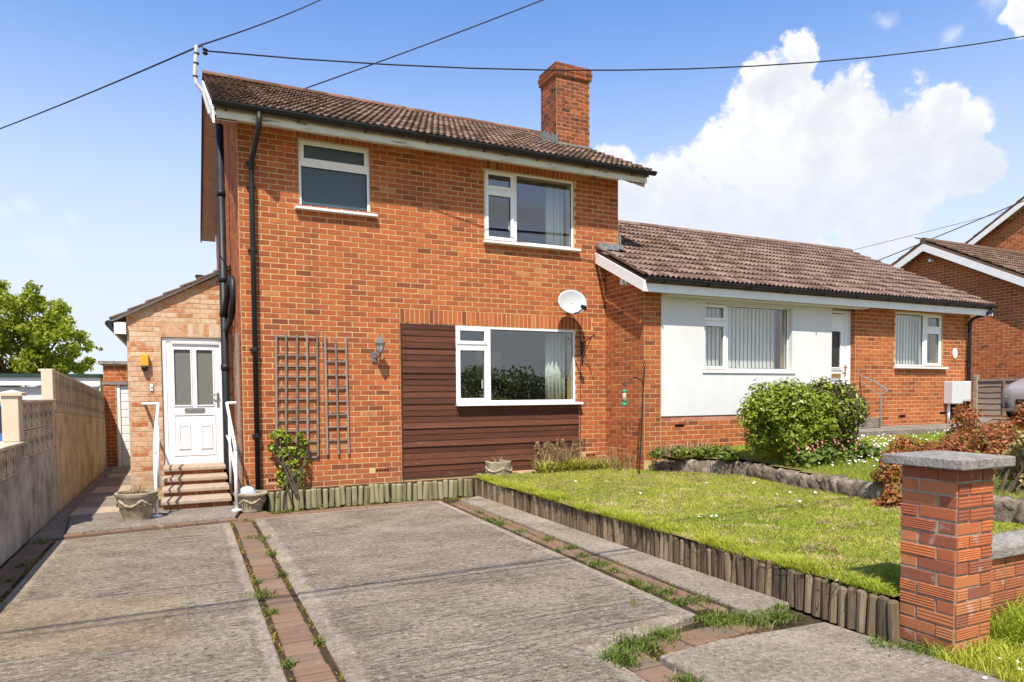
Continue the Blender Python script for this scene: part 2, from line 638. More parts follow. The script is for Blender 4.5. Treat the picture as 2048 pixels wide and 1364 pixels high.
M_FASCIA = fascia_mat()
M_BLACK = simple('black_plastic', (0.016, 0.016, 0.018), 0.5, 0.35, 0.25, 5)
M_IRON = simple('black_iron', (0.015, 0.013, 0.012), 0.5, 0.5, 0.2, 10)
M_STEEL = simple('galvanised_steel', (0.30, 0.30, 0.29), 0.5, 0.5, 0.15, 20, metal=0.5)
M_LEAD = simple('lead_flashing', (0.20, 0.21, 0.20), 0.7, 0.4, 0.35, 14, 0.3, 40)
M_DARK = simple('dark_void', (0.012, 0.010, 0.010), 0.95, 0.0)
M_SOFFIT_SHADED = simple('soffit_board', (0.46, 0.31, 0.245), 0.9, 0.1, 0.12, 3)  # white boards; their brick-warmed shade is put into this brown
M_BRASS = simple('brass', (0.55, 0.30, 0.10), 0.35, 0.5, 0.1, 20, metal=0.8)
M_CHROME = simple('satin_metal', (0.45, 0.44, 0.42), 0.3, 0.5, 0.1, 20, metal=0.9)


def tile_mat(name, stops, moss, mossamt):
    h = mat(name, 0.95, 0.15)
    r = h.attr('rnd')
    n = h.noise(26, None, 4.0, 0.65)
    big = h.noise(1.6, None, 4.0)
    f = h.math('ADD', h.math('MULTIPLY', r, 0.55), h.math('ADD', h.math('MULTIPLY', n, 0.5), h.math('MULTIPLY', big, 0.3)))
    c = h.ramp(h.math('SUBTRACT', f, 0.15), stops)
    mm = h.smooth(h.noise(7, None, 6.0, 0.7), 0.54, 0.66, 0, mossamt)
    c = h.mix(mm, c, moss)
    sp = h.smooth(h.noise(75, None, 3.0), 0.60, 0.70, 0, 0.3)
    c = h.mix(sp, c, (0.05, 0.034, 0.026))
    h.put(h.p.inputs['Base Color'], c)
    h.put(h.p.inputs['Normal'], h.bump(h.noise(90, None, 4.0, 0.7), 0.9, 0.008))
    return h.m


M_TILE = tile_mat('brown_tile', [(0.15, (0.075, 0.045, 0.030)), (0.5, (0.145, 0.088, 0.060)), (0.85, (0.25, 0.165, 0.118))], (0.055, 0.048, 0.028), 0.6)
M_TILE_B = tile_mat('pinkish_tile', [(0.15, (0.11, 0.066, 0.048)), (0.5, (0.19, 0.122, 0.092)), (0.85, (0.27, 0.185, 0.145))], (0.05, 0.032, 0.023), 0.85)
M_RIDGE = tile_mat('red_ridge_tile', [(0.15, (0.09, 0.05, 0.032)), (0.5, (0.17, 0.088, 0.055)), (0.85, (0.27, 0.15, 0.095))], (0.08, 0.055, 0.032), 0.85)


def wood_mat(name, stops, axis=(1.2, 30, 30), paint=None, bump=0.5):
    h = mat(name, 0.75, 0.25)
    r = h.attr('rnd')
    rv = h.n('ShaderNodeCombineXYZ')
    h.put(rv.inputs[1], h.math('MULTIPLY', r, 9.0))
    ad = h.n('ShaderNodeVectorMath', operation='ADD')
    h.put(ad.inputs[0], h.vscale(h.pos(), axis))
    h.put(ad.inputs[1], rv.outputs[0])
    g = h.noise(1.6, ad.outputs[0], 6.0, 0.62, dist=0.6)
    f = h.math('ADD', h.math('MULTIPLY', g, 0.75), h.math('MULTIPLY', r, 0.3))
    c = h.ramp(f, stops)
    if paint:
        pm = h.smooth(h.noise(1.0, h.vscale(h.pos(), (4, 4, 22)), 5.0, 0.6), paint[1], paint[1] + 0.06, 0, paint[2])
        c = h.mix(pm, c, paint[0])
    h.put(h.p.inputs['Base Color'], c)
    h.put(h.p.inputs['Normal'], h.bump(g, bump, 0.006))
    return h.m


M_BOARD = wood_mat('brown_stained_board', [(0.25, (0.040, 0.014, 0.008)), (0.50, (0.088, 0.030, 0.016)), (0.75, (0.150, 0.052, 0.027)), (0.95, (0.22, 0.09, 0.05))],
                   (1.2, 30, 30), ((0.30, 0.16, 0.10), 0.64, 0.6))
M_LOG = wood_mat('treated_log', [(0.22, (0.09, 0.075, 0.038)), (0.5, (0.24, 0.21, 0.11)), (0.8, (0.38, 0.335, 0.19))], (26, 26, 2.0), None, 0.9)
M_LOG_OLD = wood_mat('weathered_log', [(0.22, (0.04, 0.027, 0.017)), (0.5, (0.15, 0.105, 0.062)), (0.72, (0.28, 0.205, 0.125)), (0.95, (0.40, 0.31, 0.20))], (24, 24, 2.0), None, 1.0)
M_LATH = wood_mat('grey_lath', [(0.25, (0.15, 0.11, 0.085)), (0.6, (0.26, 0.20, 0.16)), (0.9, (0.37, 0.30, 0.25))], (14, 14, 3.0))
M_FENCE = wood_mat('fence_board', [(0.25, (0.19, 0.135, 0.10)), (0.6, (0.31, 0.235, 0.185)), (0.9, (0.42, 0.34, 0.28))], (8, 3.0, 24))
M_POST = simple('concrete_post', (0.36, 0.30, 0.22), 0.9, 0.1, 0.2, 12, 0.4)


def pot_mat():
    h = mat('cast_stone', 0.9, 0.15)
    n = h.noise(9, None, 5.0, 0.65)
    c = h.ramp(n, [(0.3, (0.23, 0.185, 0.12)), (0.7, (0.44, 0.37, 0.265))])
    c = h.mix(h.smooth(h.noise(30, None, 3.0), 0.6, 0.72, 0, 0.6), c, (0.10, 0.085, 0.055))
    h.put(h.p.inputs['Base Color'], c)
    h.put(h.p.inputs['Normal'], h.bump(h.noise(70, None, 4.0), 0.6, 0.006))
    return h.m


M_POT = pot_mat()


def stone_mat():
    h = mat('lichen_stone', 0.95, 0.1)
    n = h.noise(7, None, 6.0, 0.7)
    c = h.ramp(n, [(0.3, (0.08, 0.055, 0.038)), (0.5, (0.24, 0.185, 0.135)), (0.72, (0.46, 0.39, 0.30))])
    c = h.mix(h.smooth(h.noise(22, None, 4.0), 0.58, 0.68, 0, 0.6), c, (0.05, 0.042, 0.03))
    h.put(h.p.inputs['Base Color'], c)
    h.put(h.p.inputs['Normal'], h.bump(h.noise(26, None, 6.0, 0.7), 1.0, 0.03))
    return h.m


M_STONE = stone_mat()


def soil_mat(name, a, b):
    h = mat(name, 1.0, 0.05)
    n = h.noise(28, None, 6.0, 0.7)
    h.put(h.p.inputs['Base Color'], h.ramp(n, [(0.3, a), (0.7, b)]))
    h.put(h.p.inputs['Normal'], h.bump(n, 1.0, 0.02))
    return h.m


M_SOIL = soil_mat('soil', (0.03, 0.02, 0.012), (0.095, 0.068, 0.04))
M_TURF = soil_mat('turf_base', (0.12, 0.12, 0.03), (0.26, 0.23, 0.08))


def leaf_mat(name, stops, trans=0.25, rough=0.5, clump=1.2):
    h = mat(name, rough, 0.35)
    r = h.attr('rnd')
    big = h.noise(clump, None, 3.0)
    f = h.math('ADD', h.math('MULTIPLY', r, 0.62), h.math('MULTIPLY', big, 0.5), clamp=True)
    c = h.ramp(f, stops)
    h.put(h.p.inputs['Base Color'], c)
    t = h.t
    tr = h.n('ShaderNodeBsdfTranslucent')
    h.put(tr.inputs['Color'], c)
    mx = h.n('ShaderNodeMixShader')
    mx.inputs[0].default_value = trans
    t.links.new(h.p.outputs[0], mx.inputs[1])
    t.links.new(tr.outputs[0], mx.inputs[2])
    out = [n for n in t.nodes if n.type == 'OUTPUT_MATERIAL'][0]
    t.links.new(mx.outputs[0], out.inputs['Surface'])
    return h.m


M_GRASS = leaf_mat('lawn_grass', [(0.15, (0.17, 0.25, 0.014)), (0.38, (0.33, 0.41, 0.028)), (0.58, (0.50, 0.51, 0.055)),
                                  (0.76, (0.64, 0.54, 0.17)), (0.98, (0.76, 0.60, 0.36))], 0.4, 0.6, 0.9)
M_WEED = leaf_mat('weed_leaf', [(0.15, (0.045, 0.085, 0.012)), (0.55, (0.13, 0.19, 0.022)), (0.95, (0.30, 0.27, 0.05))], 0.3)
M_MOSS = leaf_mat('moss', [(0.15, (0.14, 0.115, 0.015)), (0.55, (0.25, 0.19, 0.025)), (0.95, (0.36, 0.22, 0.05))], 0.2, 0.8)
M_BUSH = leaf_mat('laurel_leaf', [(0.10, (0.045, 0.075, 0.009)), (0.40, (0.15, 0.21, 0.018)), (0.66, (0.31, 0.36, 0.032)),
                                  (0.95, (0.46, 0.48, 0.07))], 0.35, 0.36)
M_BUSH_P = leaf_mat('bronze_leaf', [(0.10, (0.035, 0.016, 0.018)), (0.5, (0.085, 0.05, 0.035)), (0.95, (0.17, 0.16, 0.04))], 0.2, 0.38)
M_RED = leaf_mat('russet_leaf', [(0.15, (0.07, 0.10, 0.012)), (0.40, (0.19, 0.17, 0.02)), (0.54, (0.36, 0.105, 0.03)), (0.95, (0.50, 0.17, 0.065))], 0.25, 0.5, 2.6)
M_YEL = leaf_mat('variegated_leaf', [(0.15, (0.15, 0.14, 0.03)), (0.5, (0.38, 0.30, 0.09)), (0.95, (0.60, 0.48, 0.22))], 0.25)
M_TREE = leaf_mat('tree_leaf', [(0.15, (0.14, 0.19, 0.016)), (0.5, (0.33, 0.39, 0.032)), (0.8, (0.47, 0.47, 0.055)), (0.98, (0.56, 0.47, 0.11))], 0.55, 0.5, 0.5)
M_WOODFAR = leaf_mat('far_wood_leaf', [(0.15, (0.10, 0.13, 0.04)), (0.6, (0.18, 0.22, 0.06)), (0.95, (0.26, 0.28, 0.08))], 0.5, 0.6, 0.15)
M_STRAW = leaf_mat('dry_stalk', [(0.15, (0.16, 0.10, 0.045)), (0.55, (0.33, 0.23, 0.11)), (0.95, (0.50, 0.37, 0.20))], 0.2, 0.7)
M_IRIS = leaf_mat('iris_leaf', [(0.15, (0.16, 0.19, 0.02)), (0.55, (0.32, 0.31, 0.035)), (0.95, (0.48, 0.42, 0.10))], 0.3, 0.5)
M_DAISY = simple('daisy_petal', (0.80, 0.80, 0.76), 0.7, 0.1, 0.03)
M_PINK = simple('pink_blossom', (0.55, 0.17, 0.22), 0.7, 0.1, 0.2)
M_LAMP = simple('grey_lamp_paint', (0.13, 0.13, 0.13), 0.5, 0.4, 0.2, 20)
M_BARK = simple('bark', (0.10, 0.075, 0.05), 0.95, 0.1, 0.3, 20, 0.6)
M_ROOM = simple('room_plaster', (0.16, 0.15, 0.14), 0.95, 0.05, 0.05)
M_CURTAIN = simple('pale_curtain', (0.62, 0.66, 0.60), 0.9, 0.1, 0.08, 14)
M_BLIND = simple('blind_fabric', (0.80, 0.81, 0.79), 0.9, 0.1, 0.04)
M_DISH = simple('grey_dish', (0.42, 0.42, 0.405), 0.6, 0.3, 0.04)
M_AMBER = simple('amber_plastic', (0.72, 0.36, 0.03), 0.4, 0.4, 0.05)
M_GREENPL = simple('green_plastic', (0.01, 0.26, 0.13), 0.4, 0.4, 0.05)
M_SEED = simple('seed_tube', (0.45, 0.32, 0.22), 0.4, 0.4, 0.15, 60)
M_METER = simple('meter_plastic', (0.58, 0.56, 0.54), 0.6, 0.3, 0.03)
M_GREENFELT = simple('green_edge', (0.03, 0.06, 0.045), 0.7, 0.2, 0.2)
M_CARGREY = simple('grey_car_paint', (0.34, 0.32, 0.32), 0.3, 0.5, 0.03, metal=0.2)
M_CARBLUE = simple('blue_car_paint', (0.05, 0.16, 0.34), 0.2, 0.5, 0.03)
M_RUBBER = simple('tyre_rubber', (0.02, 0.02, 0.02), 0.8, 0.2)
M_CABLE = simple('cable_sheath', (0.02, 0.02, 0.025), 0.6, 0.3)
M_SLAB = simple('terracotta_slab', (0.52, 0.30, 0.17), 0.9, 0.1, 0.1, 10, 0.4)
M_BAG = simple('pale_blue_sack', (0.42, 0.46, 0.52), 0.6, 0.3, 0.08, 12)


def glass_mat(name, ior, tint, rough=0.0, frost=None, frostmix=0.0):
    m = bpy.data.materials.new(name)
    m.use_nodes = True
    t = m.node_tree
    t.nodes.clear()
    h = NT(t)
    gm = h.n('ShaderNodeNewGeometry')
    dt = h.n('ShaderNodeVectorMath', operation='DOT_PRODUCT')
    h.put(dt.inputs[0], gm.outputs['Incoming'])
    h.put(dt.inputs[1], gm.outputs['Normal'])
    f0 = ((ior - 1) / (ior + 1)) ** 2
    fr = h.math('ADD', f0, h.math('MULTIPLY', 1 - f0, h.math('POWER', h.math('SUBTRACT', 1.0, h.math('ABSOLUTE', dt.outputs['Value'])), 5.0)))
    tr = h.n('ShaderNodeBsdfTransparent')
    tr.inputs[0].default_value = (*tint, 1)
    gl = h.n('ShaderNodeBsdfGlossy')
    gl.inputs['Roughness'].default_value = rough
    base = tr.outputs[0]
    if frost:
        df = h.n('ShaderNodeBsdfDiffuse')
        nz = h.noise(26, None, 4.0, 0.6)
        h.put(df.inputs[0], h.ramp(nz, [(0.35, tuple(c * 0.92 for c in frost)), (0.65, frost)]))
        bmp = h.bump(h.noise(60, None, 3.0, 0.6, dist=1.5), 0.6, 0.01)
        t.links.new(bmp, gl.inputs['Normal'])
        m2 = h.n('ShaderNodeMixShader')
        m2.inputs[0].default_value = frostmix
        t.links.new(tr.outputs[0], m2.inputs[1])
        t.links.new(df.outputs[0], m2.inputs[2])
        base = m2.outputs[0]
    mx = h.n('ShaderNodeMixShader')
    t.links.new(fr, mx.inputs[0])
    t.links.new(base, mx.inputs[1])
    t.links.new(gl.outputs[0], mx.inputs[2])
    out = h.n('ShaderNodeOutputMaterial')
    t.links.new(mx.outputs[0], out.inputs['Surface'])
    return m


M_GLASS = glass_mat('window_glass', 2.65, (0.86, 0.90, 0.88))
M_OBSC = glass_mat('obscured_glass', 1.55, (0.7, 0.75, 0.75), 0.18, (0.075, 0.105, 0.125), 0.85)
M_OBSC_D = glass_mat('door_obscured_glass', 1.6, (0.7, 0.7, 0.65), 0.30, (0.20, 0.195, 0.165), 0.88)


# ------------------------------------------------------------------ brick, tile, window builders
CB, BL, JT = 0.075, 0.2175, 0.0105
PLANES = {'front': ((1, 0, 0), (0, -1, 0), 0.0), 'left': ((0, -1, 0), (-1, 0, 0), -math.pi / 2), 'right': ((0, 1, 0), (1, 0, 0), math.pi / 2)}


def brick_local(L, h, p=0.003, c=0.0025, ridges=0):
    x, z = L / 2, h / 2
    if ridges:
        vs, fs = [], []
        n = ridges * 2
        zs = [-z + 2 * z * i / n for i in range(n + 1)]
        ring = [(-x, 0.012, -z), (x, 0.012, -z), (x, 0.012, z), (-x, 0.012, z)]
        vs += ring
        b = len(vs)
        for i, zz in enumerate(zs):
            y = -p if i % 2 else -p + 0.0024
            vs += [(-x, y, zz), (x, y, zz)]
        for i in range(n):
            fs.append((b + 2 * i, b + 2 * i + 1, b + 2 * i + 3, b + 2 * i + 2))
        fs.append((0, 1, b + 1, b))
        fs.append((3, b + 2 * n, b + 2 * n + 1, 2))
        fs.append(tuple([0] + [b + 2 * i for i in range(n + 1)] + [3]))
        fs.append(tuple([1, 2] + [b + 2 * i + 1 for i in range(n, -1, -1)]))
        return vs, fs
    vs = []
    for (dx, y) in ((0, 0.012), (0, -(p - c)), (c, -p)):
        vs += [(-x + dx, y, -z + dx), (x - dx, y, -z + dx), (x - dx, y, z - dx), (-x + dx, y, z - dx)]
    fs = [(8, 9, 10, 11)]
    for k in (0, 4):
        for i in range(4):
            j = (i + 1) % 4
            fs.append((k + i, k + j, k + 4 + j, k + 4 + i))
    return vs, fs


def brick_courses(plane, p0, s0, s1, z0, z1, wall, m, openings=(), ztop=None, zbot=None, soldiers=(), lo=0.0, hi=1.0, bl=BL, cb=CB, phase=0.0, ridges=0):
    """list of brick records of one wall face; the wall lies at p0, s runs along it"""
    recs = []
    ops = list(openings) + [(a, b, c, d) for (a, b, c, d) in soldiers]
    nrow = int(round((z1 - z0) / cb))
    for k in range(nrow):
        zc = z0 + (k + 0.5) * cb
        s = s0 - bl + phase - (bl / 2 if k % 2 else 0)
        while s < s1:
            a, b = max(s, s0), min(s + bl, s1)
            s += bl
            segs = [(a, b)]
            for (oa, ob, oc, od) in ops:
                if oc < zc < od:
                    ns = []
                    for (x, y) in segs:
                        if ob <= x or oa >= y:
                            ns.append((x, y))
                        else:
                            if oa > x:
                                ns.append((x, oa))
                            if ob < y:
                                ns.append((ob, y))
                    segs = ns
            for (x, y) in segs:
                if y - x < 0.035:
                    continue
                if ztop and zc + cb / 2 > min(ztop(x), ztop(y)) + 0.02:
                    continue
                if zbot and zc - cb / 2 < max(zbot(x), zbot(y)) - 0.02:
                    continue
                full = abs((y - x) - bl) < 1e-6
                recs.append(dict(pl=plane, p0=p0, s=(x + y) / 2, z=zc, L=y - x - JT, h=cb - JT, full=full, wall=wall, m=m,
                                 r=min(1, max(0, lo + (hi - lo) * RNG.gauss(0.5, 0.20))), ridges=ridges))
    for (a, b, c, d) in soldiers:
        n = int(round((b - a) / cb))
        w = (b - a) / n
        for i in range(n):
            recs.append(dict(pl=plane, p0=p0, s=a + (i + 0.5) * w, z=(c + d) / 2, L=w - 0.009, h=d - c - 0.009, full=False, wall=wall, m=m,
                             r=min(1, max(0, lo + (hi - lo) * RNG.gauss(0.55, 0.22))), ridges=0))
    return recs


def rec_world(r):
    ex, out, rz = PLANES[r['pl']]
    if r['pl'] == 'front':
        return Vector((r['s'], r['p0'], r['z']))
    return Vector((r['p0'], r['s'], r['z']))


_brick_cache = {}


def emit_bricks(recs, n_single=300):
    """the bricks that show largest become objects, the rest of each wall one mesh"""
    def size(r):
        p = rec_world(r)
        d = depth(p)
        return (r['L'] * r['h']) / (d * d) * (1 if r['pl'] == 'front' else 0.5)
    cand = sorted([r for r in recs if r['full'] or r.get('single')], key=size, reverse=True)[:n_single]
    chosen = set(id(r) for r in cand)
    groups = {}
    for r in recs:
        ex, out, rz = PLANES[r['pl']]
        p = rec_world(r)
        jit = Vector(out) * RNG.uniform(-0.0015, 0.002)
        if id(r) in chosen:
            q = round(r['r'] * 14) / 14
            key = (r['m'].name, round(r['L'], 4), round(r['h'], 4), q, r['ridges'])
            if key not in _brick_cache:
                mb = MB()
                vs, fs = brick_local(r['L'], r['h'], 0.009 if r['ridges'] else 0.003, 0.0025, r['ridges'])
                mb.add(vs, fs, q)
                _brick_cache[key] = mesh_from('brick', mb, r['m'], False, np.zeros(3))[0]
            o = bpy.data.objects.new('brick', _brick_cache[key])
            link(o, r['wall'], p + jit)
            o.rotation_euler = (0, RNG.gauss(0, 0.004), rz)
        else:
            groups.setdefault((r['wall'], r['m']), []).append((r, p + jit, ex, out))
    for (wall, m), lst in groups.items():
        mb = MB()
        for (r, p, ex, out) in lst:
            vs, fs = brick_local(r['L'], r['h'], 0.009 if r['ridges'] else 0.003, 0.0025, r['ridges'])
            ex_, out_ = Vector(ex), Vector(out)
            t = RNG.gauss(0, 0.004)
            mb.add([p + ex_ * v[0] - out_ * v[1] + Vector((0, 0, v[2] + v[0] * t)) for v in vs], fs, r['r'])
        o = obj('brickwork', mb, m, wall)
        o['kind'] = 'stuff'


def wall_panels(mb, s0, s1, z0, z1, openings, fn):
    """rectangle minus openings as butted boxes; fn(mb, sa, sb, za, zb)"""
    zs = sorted(set([z0, z1] + [min(max(z, z0), z1) for o in openings for z in (o[2], o[3])]))
    for za, zb in zip(zs[:-1], zs[1:]):
        zm = (za + zb) / 2
        cuts = sorted([(o[0], o[1]) for o in openings if o[2] < zm < o[3]])
        x = s0
        for (a, b) in cuts:
            if a > x:
                fn(mb, x, a, za, zb)
            x = max(x, b)
        if x < s1:
            fn(mb, x, s1, za, zb)


def tile_local(w, gauge):
    n = 10
    ln = gauge + 0.06
    vs, fs = [], []
    for i in range(n + 1):
        x = w * i / n
        z = 0.016 * math.cos(2 * math.pi * x / (w / 2)) + 0.012
        vs += [(x, 0, z + 0.016), (x, 0, z + 0.036), (x, 0.0005, z + 0.0362), (x, ln, z - 0.004)]
    for i in range(n):
        a, b = 4 * i, 4 * i + 4
        fs += [(a, b, b + 1, a + 1), (a + 2, b + 2, b + 3, a + 3)]
    return vs, fs


def tile_slope(roof, x0, x1, ye, ze, ang, length, m, n_single, gauge=0.31, skip=None):
    n = int(round((x1 - x0) / 0.2))
    w = (x1 - x0) / n
    rows = int(round(length / gauge))
    g = length / rows
    vs, fs = tile_local(w, g)
    cache = []
    for q in range(8):
        mb = MB()
        mb.add(vs, fs, q / 7)
        cache.append(mesh_from('roof_tile', mb, m, True, np.zeros(3))[0])
    ca, sa = math.cos(ang), math.sin(ang)
    slots = []
    for r in range(rows):
        for i in range(n):
            p = Vector((x0 + i * w, ye + r * g * ca, ze + r * g * sa))
            if skip and skip(p.x + w / 2, p.y):
                continue
            slots.append((depth(p), p))
    slots.sort(key=lambda t: t[0])
    mb = MB()
    for k, (d, p) in enumerate(slots):
        tilt = ang + RNG.gauss(0, 0.006)
        dz = RNG.uniform(-0.002, 0.003)
        if k < n_single:
            o = bpy.data.objects.new('roof_tile', RNG.choice(cache))
            link(o, roof, p + Vector((0, 0, dz)))
            o.rotation_euler = (tilt, RNG.gauss(0, 0.006), 0)
        else:
            c, s = math.cos(tilt), math.sin(tilt)
            mb.add([(p.x + v[0], p.y + v[1] * c - v[2] * s, p.z + dz + v[1] * s + v[2] * c) for v in vs], fs, RNG.random())
    if mb.v:
        o = obj('roof_tiling', mb, m, roof, smooth=True)
        o['kind'] = 'stuff'


def ring(mb, x0, x1, z0, z1, t, ya, yb):
    mb.box(x0, x1, ya, yb, z0, z0 + t)
    mb.box(x0, x1, ya, yb, z1 - t, z1)
    mb.box(x0, x0 + t, ya, yb, z0 + t, z1 - t)
    mb.box(x1 - t, x1, ya, yb, z0 + t, z1 - t)


def window(parent, Y, x0, x1, z0, z1, cells, sill=(0.06, 0.06, 0.0), room=True, depth_=2.6):
    """Y = plane of the frame face. cells: (xa, xb, za, zb, opens, glass)"""
    mb = MB()
    for (a, b, c, d, op, g) in cells:
        ring(mb, a, b, c, d, 0.036, Y, Y + 0.07)
    w = obj('window', mb, M_UPVC, parent, bevel=0.004)
    for (a, b, c, d, op, g) in cells:
        i = 0.036
        if op:
            mb = MB()
            ring(mb, a + 0.022, b - 0.022, c + 0.022, d - 0.022, 0.052, Y - 0.016, Y + 0.05)
            obj('sash', mb, M_UPVC, w, bevel=0.006)
            i = 0.072
        mb = MB()
        mb.add([(a + i, Y + 0.026, c + i), (b - i, Y + 0.026, c + i), (b - i, Y + 0.026, d - i), (a + i, Y + 0.026, d - i)], [(0, 1, 2, 3)])
        obj('pane', mb, g, w)
        mb = MB()
        ring(mb, a + i - 0.004, b - i + 0.004, c + i - 0.004, d - i + 0.004, 0.012, Y + 0.012, Y + 0.021)
        obj('gasket', mb, M_BLACK, w)
    if sill:
        mb = MB()
        l, r, drop = sill
        mb.prism([(Y + 0.05, z0 - 0.001), (Y - 0.11, z0 - 0.012), (Y - 0.11, z0 - 0.045), (Y + 0.05, z0 - 0.05)], x0 - l, x1 + r, 'X')
        obj('sill', mb, M_UPVC, w, bevel=0.004)
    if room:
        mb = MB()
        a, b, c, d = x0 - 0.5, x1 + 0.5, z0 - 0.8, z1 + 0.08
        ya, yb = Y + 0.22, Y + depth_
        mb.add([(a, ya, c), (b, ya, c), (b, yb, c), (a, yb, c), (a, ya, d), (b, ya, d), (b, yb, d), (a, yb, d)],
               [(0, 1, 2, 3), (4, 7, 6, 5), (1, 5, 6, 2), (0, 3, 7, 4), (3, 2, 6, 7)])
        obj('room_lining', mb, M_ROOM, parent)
    return w


def curtain(x0, x1, Y, z0, z1, label, m=None, folds=5, amp=0.03):
    mb = MB()
    n = folds * 8
    vs, fs = [], []
    for i in range(n + 1):
        t = i / n
        x = x0 + (x1 - x0) * t
        y = Y + amp * math.sin(t * folds * 2 * math.pi) + 0.012 * math.sin(t * 17)
        vs += [(x, y, z0), (x, y, z1)]
    for i in range(n):
        fs.append((2 * i, 2 * i + 2, 2 * i + 3, 2 * i + 1))
    mb.add(vs, fs)
    o = obj('curtain', mb, m or M_CURTAIN, None, smooth=True)
    s = o.modifiers.new('solid', 'SOLIDIFY')
    s.thickness = 0.004
    return tag(o, label, 'curtain')


def gutter(parent, x0, x1, y, z, r=0.055, m=None):
    """half round gutter along X, its outer lip at y - r"""
    mb = MB()
    n = 8
    vs, fs = [], []
    for x in (x0, x1):
        for k in range(n + 1):
            a = math.pi + math.pi * k / n
            vs.append((x, y + r * math.cos(a), z + r * math.sin(a)))
        for k in range(n + 1):
            a = 2 * math.pi - math.pi * k / n
            vs.append((x, y + (r - 0.006) * math.cos(a), z + (r - 0.006) * math.sin(a)))
    k = 2 * (n + 1)
    for i in range(k):
        j = (i + 1) % k
        fs.append((i, j, k + j, k + i))
    fs += [tuple(range(k - 1, -1, -1)), tuple(range(k, 2 * k))]
    mb.add(vs, fs)
    for x in (x0 + 0.003, x1 - 0.003):      # stop ends
        mb.prism([(y + (r - 0.001) * math.cos(math.pi + math.pi * i / n), z + (r - 0.001) * math.sin(math.pi + math.pi * i / n)) for i in range(n + 1)], x - 0.002, x + 0.002, 'X')
    return obj('gutter', mb, m or M_BLACK, parent, smooth=False)


# ------------------------------------------------------------------ ground and paving
def sheet(name, pts, z, m):
    mb = MB()
    mb.add([(p[0], p[1], z if len(p) < 3 else p[2]) for p in pts], [tuple(range(len(pts)))])
    return struct(obj(name, mb, m))


mb = MB()
mb.add([(-900, -900, -0.16), (900, -900, -0.16), (900, 900, -0.16), (-900, 900, -0.16)], [(0, 1, 2, 3)])
struct(obj('ground', mb, M_TURF))


def slab(name, pts, ztop, thick, m, bevel=0.012, inset=None):
    mb = MB()
    mb.prism([(p[0], p[1]) for p in pts], ztop - thick, ztop, 'Z')
    o = struct(obj(name, mb, m, bevel=bevel))
    return o


bed = slab('driveway_bed', [(-1.56, 0.2), (4.0, 0.2), (4.0, 9.62), (0.9, 9.62), (0.9, 11.6), (-1.56, 11.6)], -0.055, 0.11, M_SOIL, 0)
# main tamped slabs: smooth trowelled margins as a slightly lower frame round the tamped field
def margin_slab(name, pts, wid, ztop, thick, m):
    """slab whose top carries an attribute running from 0 at the edge to 1 inside the trowelled margin"""
    n_ = len(pts)
    P_ = [Vector((p[0], p[1])) for p in pts]
    inner = []
    for i in range(n_):
        a, b, c = P_[i - 1], P_[i], P_[(i + 1) % n_]
        n1 = (b - a).normalized()
        n2 = (c - b).normalized()
        n1, n2 = Vector((-n1.y, n1.x)), Vector((-n2.y, n2.x))
        bis = (n1 + n2) / max(0.3, 1 + n1.dot(n2))
        inner.append(b + bis * wid)
    mb = MB()
    mb.add([(p.x, p.y, ztop - thick) for p in P_] + [(p.x, p.y, ztop - 0.012) for p in P_], [(i, (i + 1) % n_, n_ + (i + 1) % n_, n_ + i) for i in range(n_)], 0.0)
    k = n_
    e = [p + (q - p) * 0.08 for p, q in zip(P_, inner)]
    b0 = len(mb.v)
    mb.v += [(p.x, p.y, ztop) for p in e]
    mb.r += [0.0] * n_
    mb.v += [(p.x, p.y, ztop + 0.002) for p in inner]
    mb.r += [1.0] * n_
    mb.f += [(k + i, k + (i + 1) % n_, b0 + (i + 1) % n_, b0 + i) for i in range(n_)]
    mb.f += [(b0 + i, b0 + (i + 1) % n_, b0 + n_ + (i + 1) % n_, b0 + n_ + i) for i in range(n_)]
    mb.f.append(tuple(b0 + n_ + i for i in range(n_)))
    return struct(obj(name, mb, m))


margin_slab('driveway_slab', [(-1.255, 0.6), (0.455, 0.6), (0.455, 8.74), (-1.255, 8.50)], 0.13, 0.0, 0.09, M_DRIVE)
margin_slab('driveway_slab', [(0.735, 0.6), (2.08, 0.6), (2.16, 3.34), (3.10, 3.60), (3.235, 9.08), (0.735, 8.85)], 0.14, 0.0, 0.09, M_DRIVE)
margin_slab('edging_slab', [(3.46, 3.5), (3.86, 3.5), (3.90, 9.30), (3.52, 9.15)], 0.10, 0.0, 0.09, M_DRIVE_EDGE)
margin_slab('entrance_slab', [(2.40, 0.4), (3.70, 0.4), (3.80, 2.2), (3.74, 3.1), (2.90, 3.16), (2.42, 3.12)], 0.12, 0.0, 0.09, M_DRIVE_EDGE)
# repair patch, laid in the left slab
a = [onZ(u, v, 0) for (u, v) in ((-140, 1330), (-40, 1208), (372, 1190), (381, 1290))]
mb = MB()
mb.prism([(p[0], p[1]) for p in (a[0], a[3], a[2], a[1])], -0.05, 0.006, 'Z')
struct(obj('driveway_patch', mb, M_PATCH))


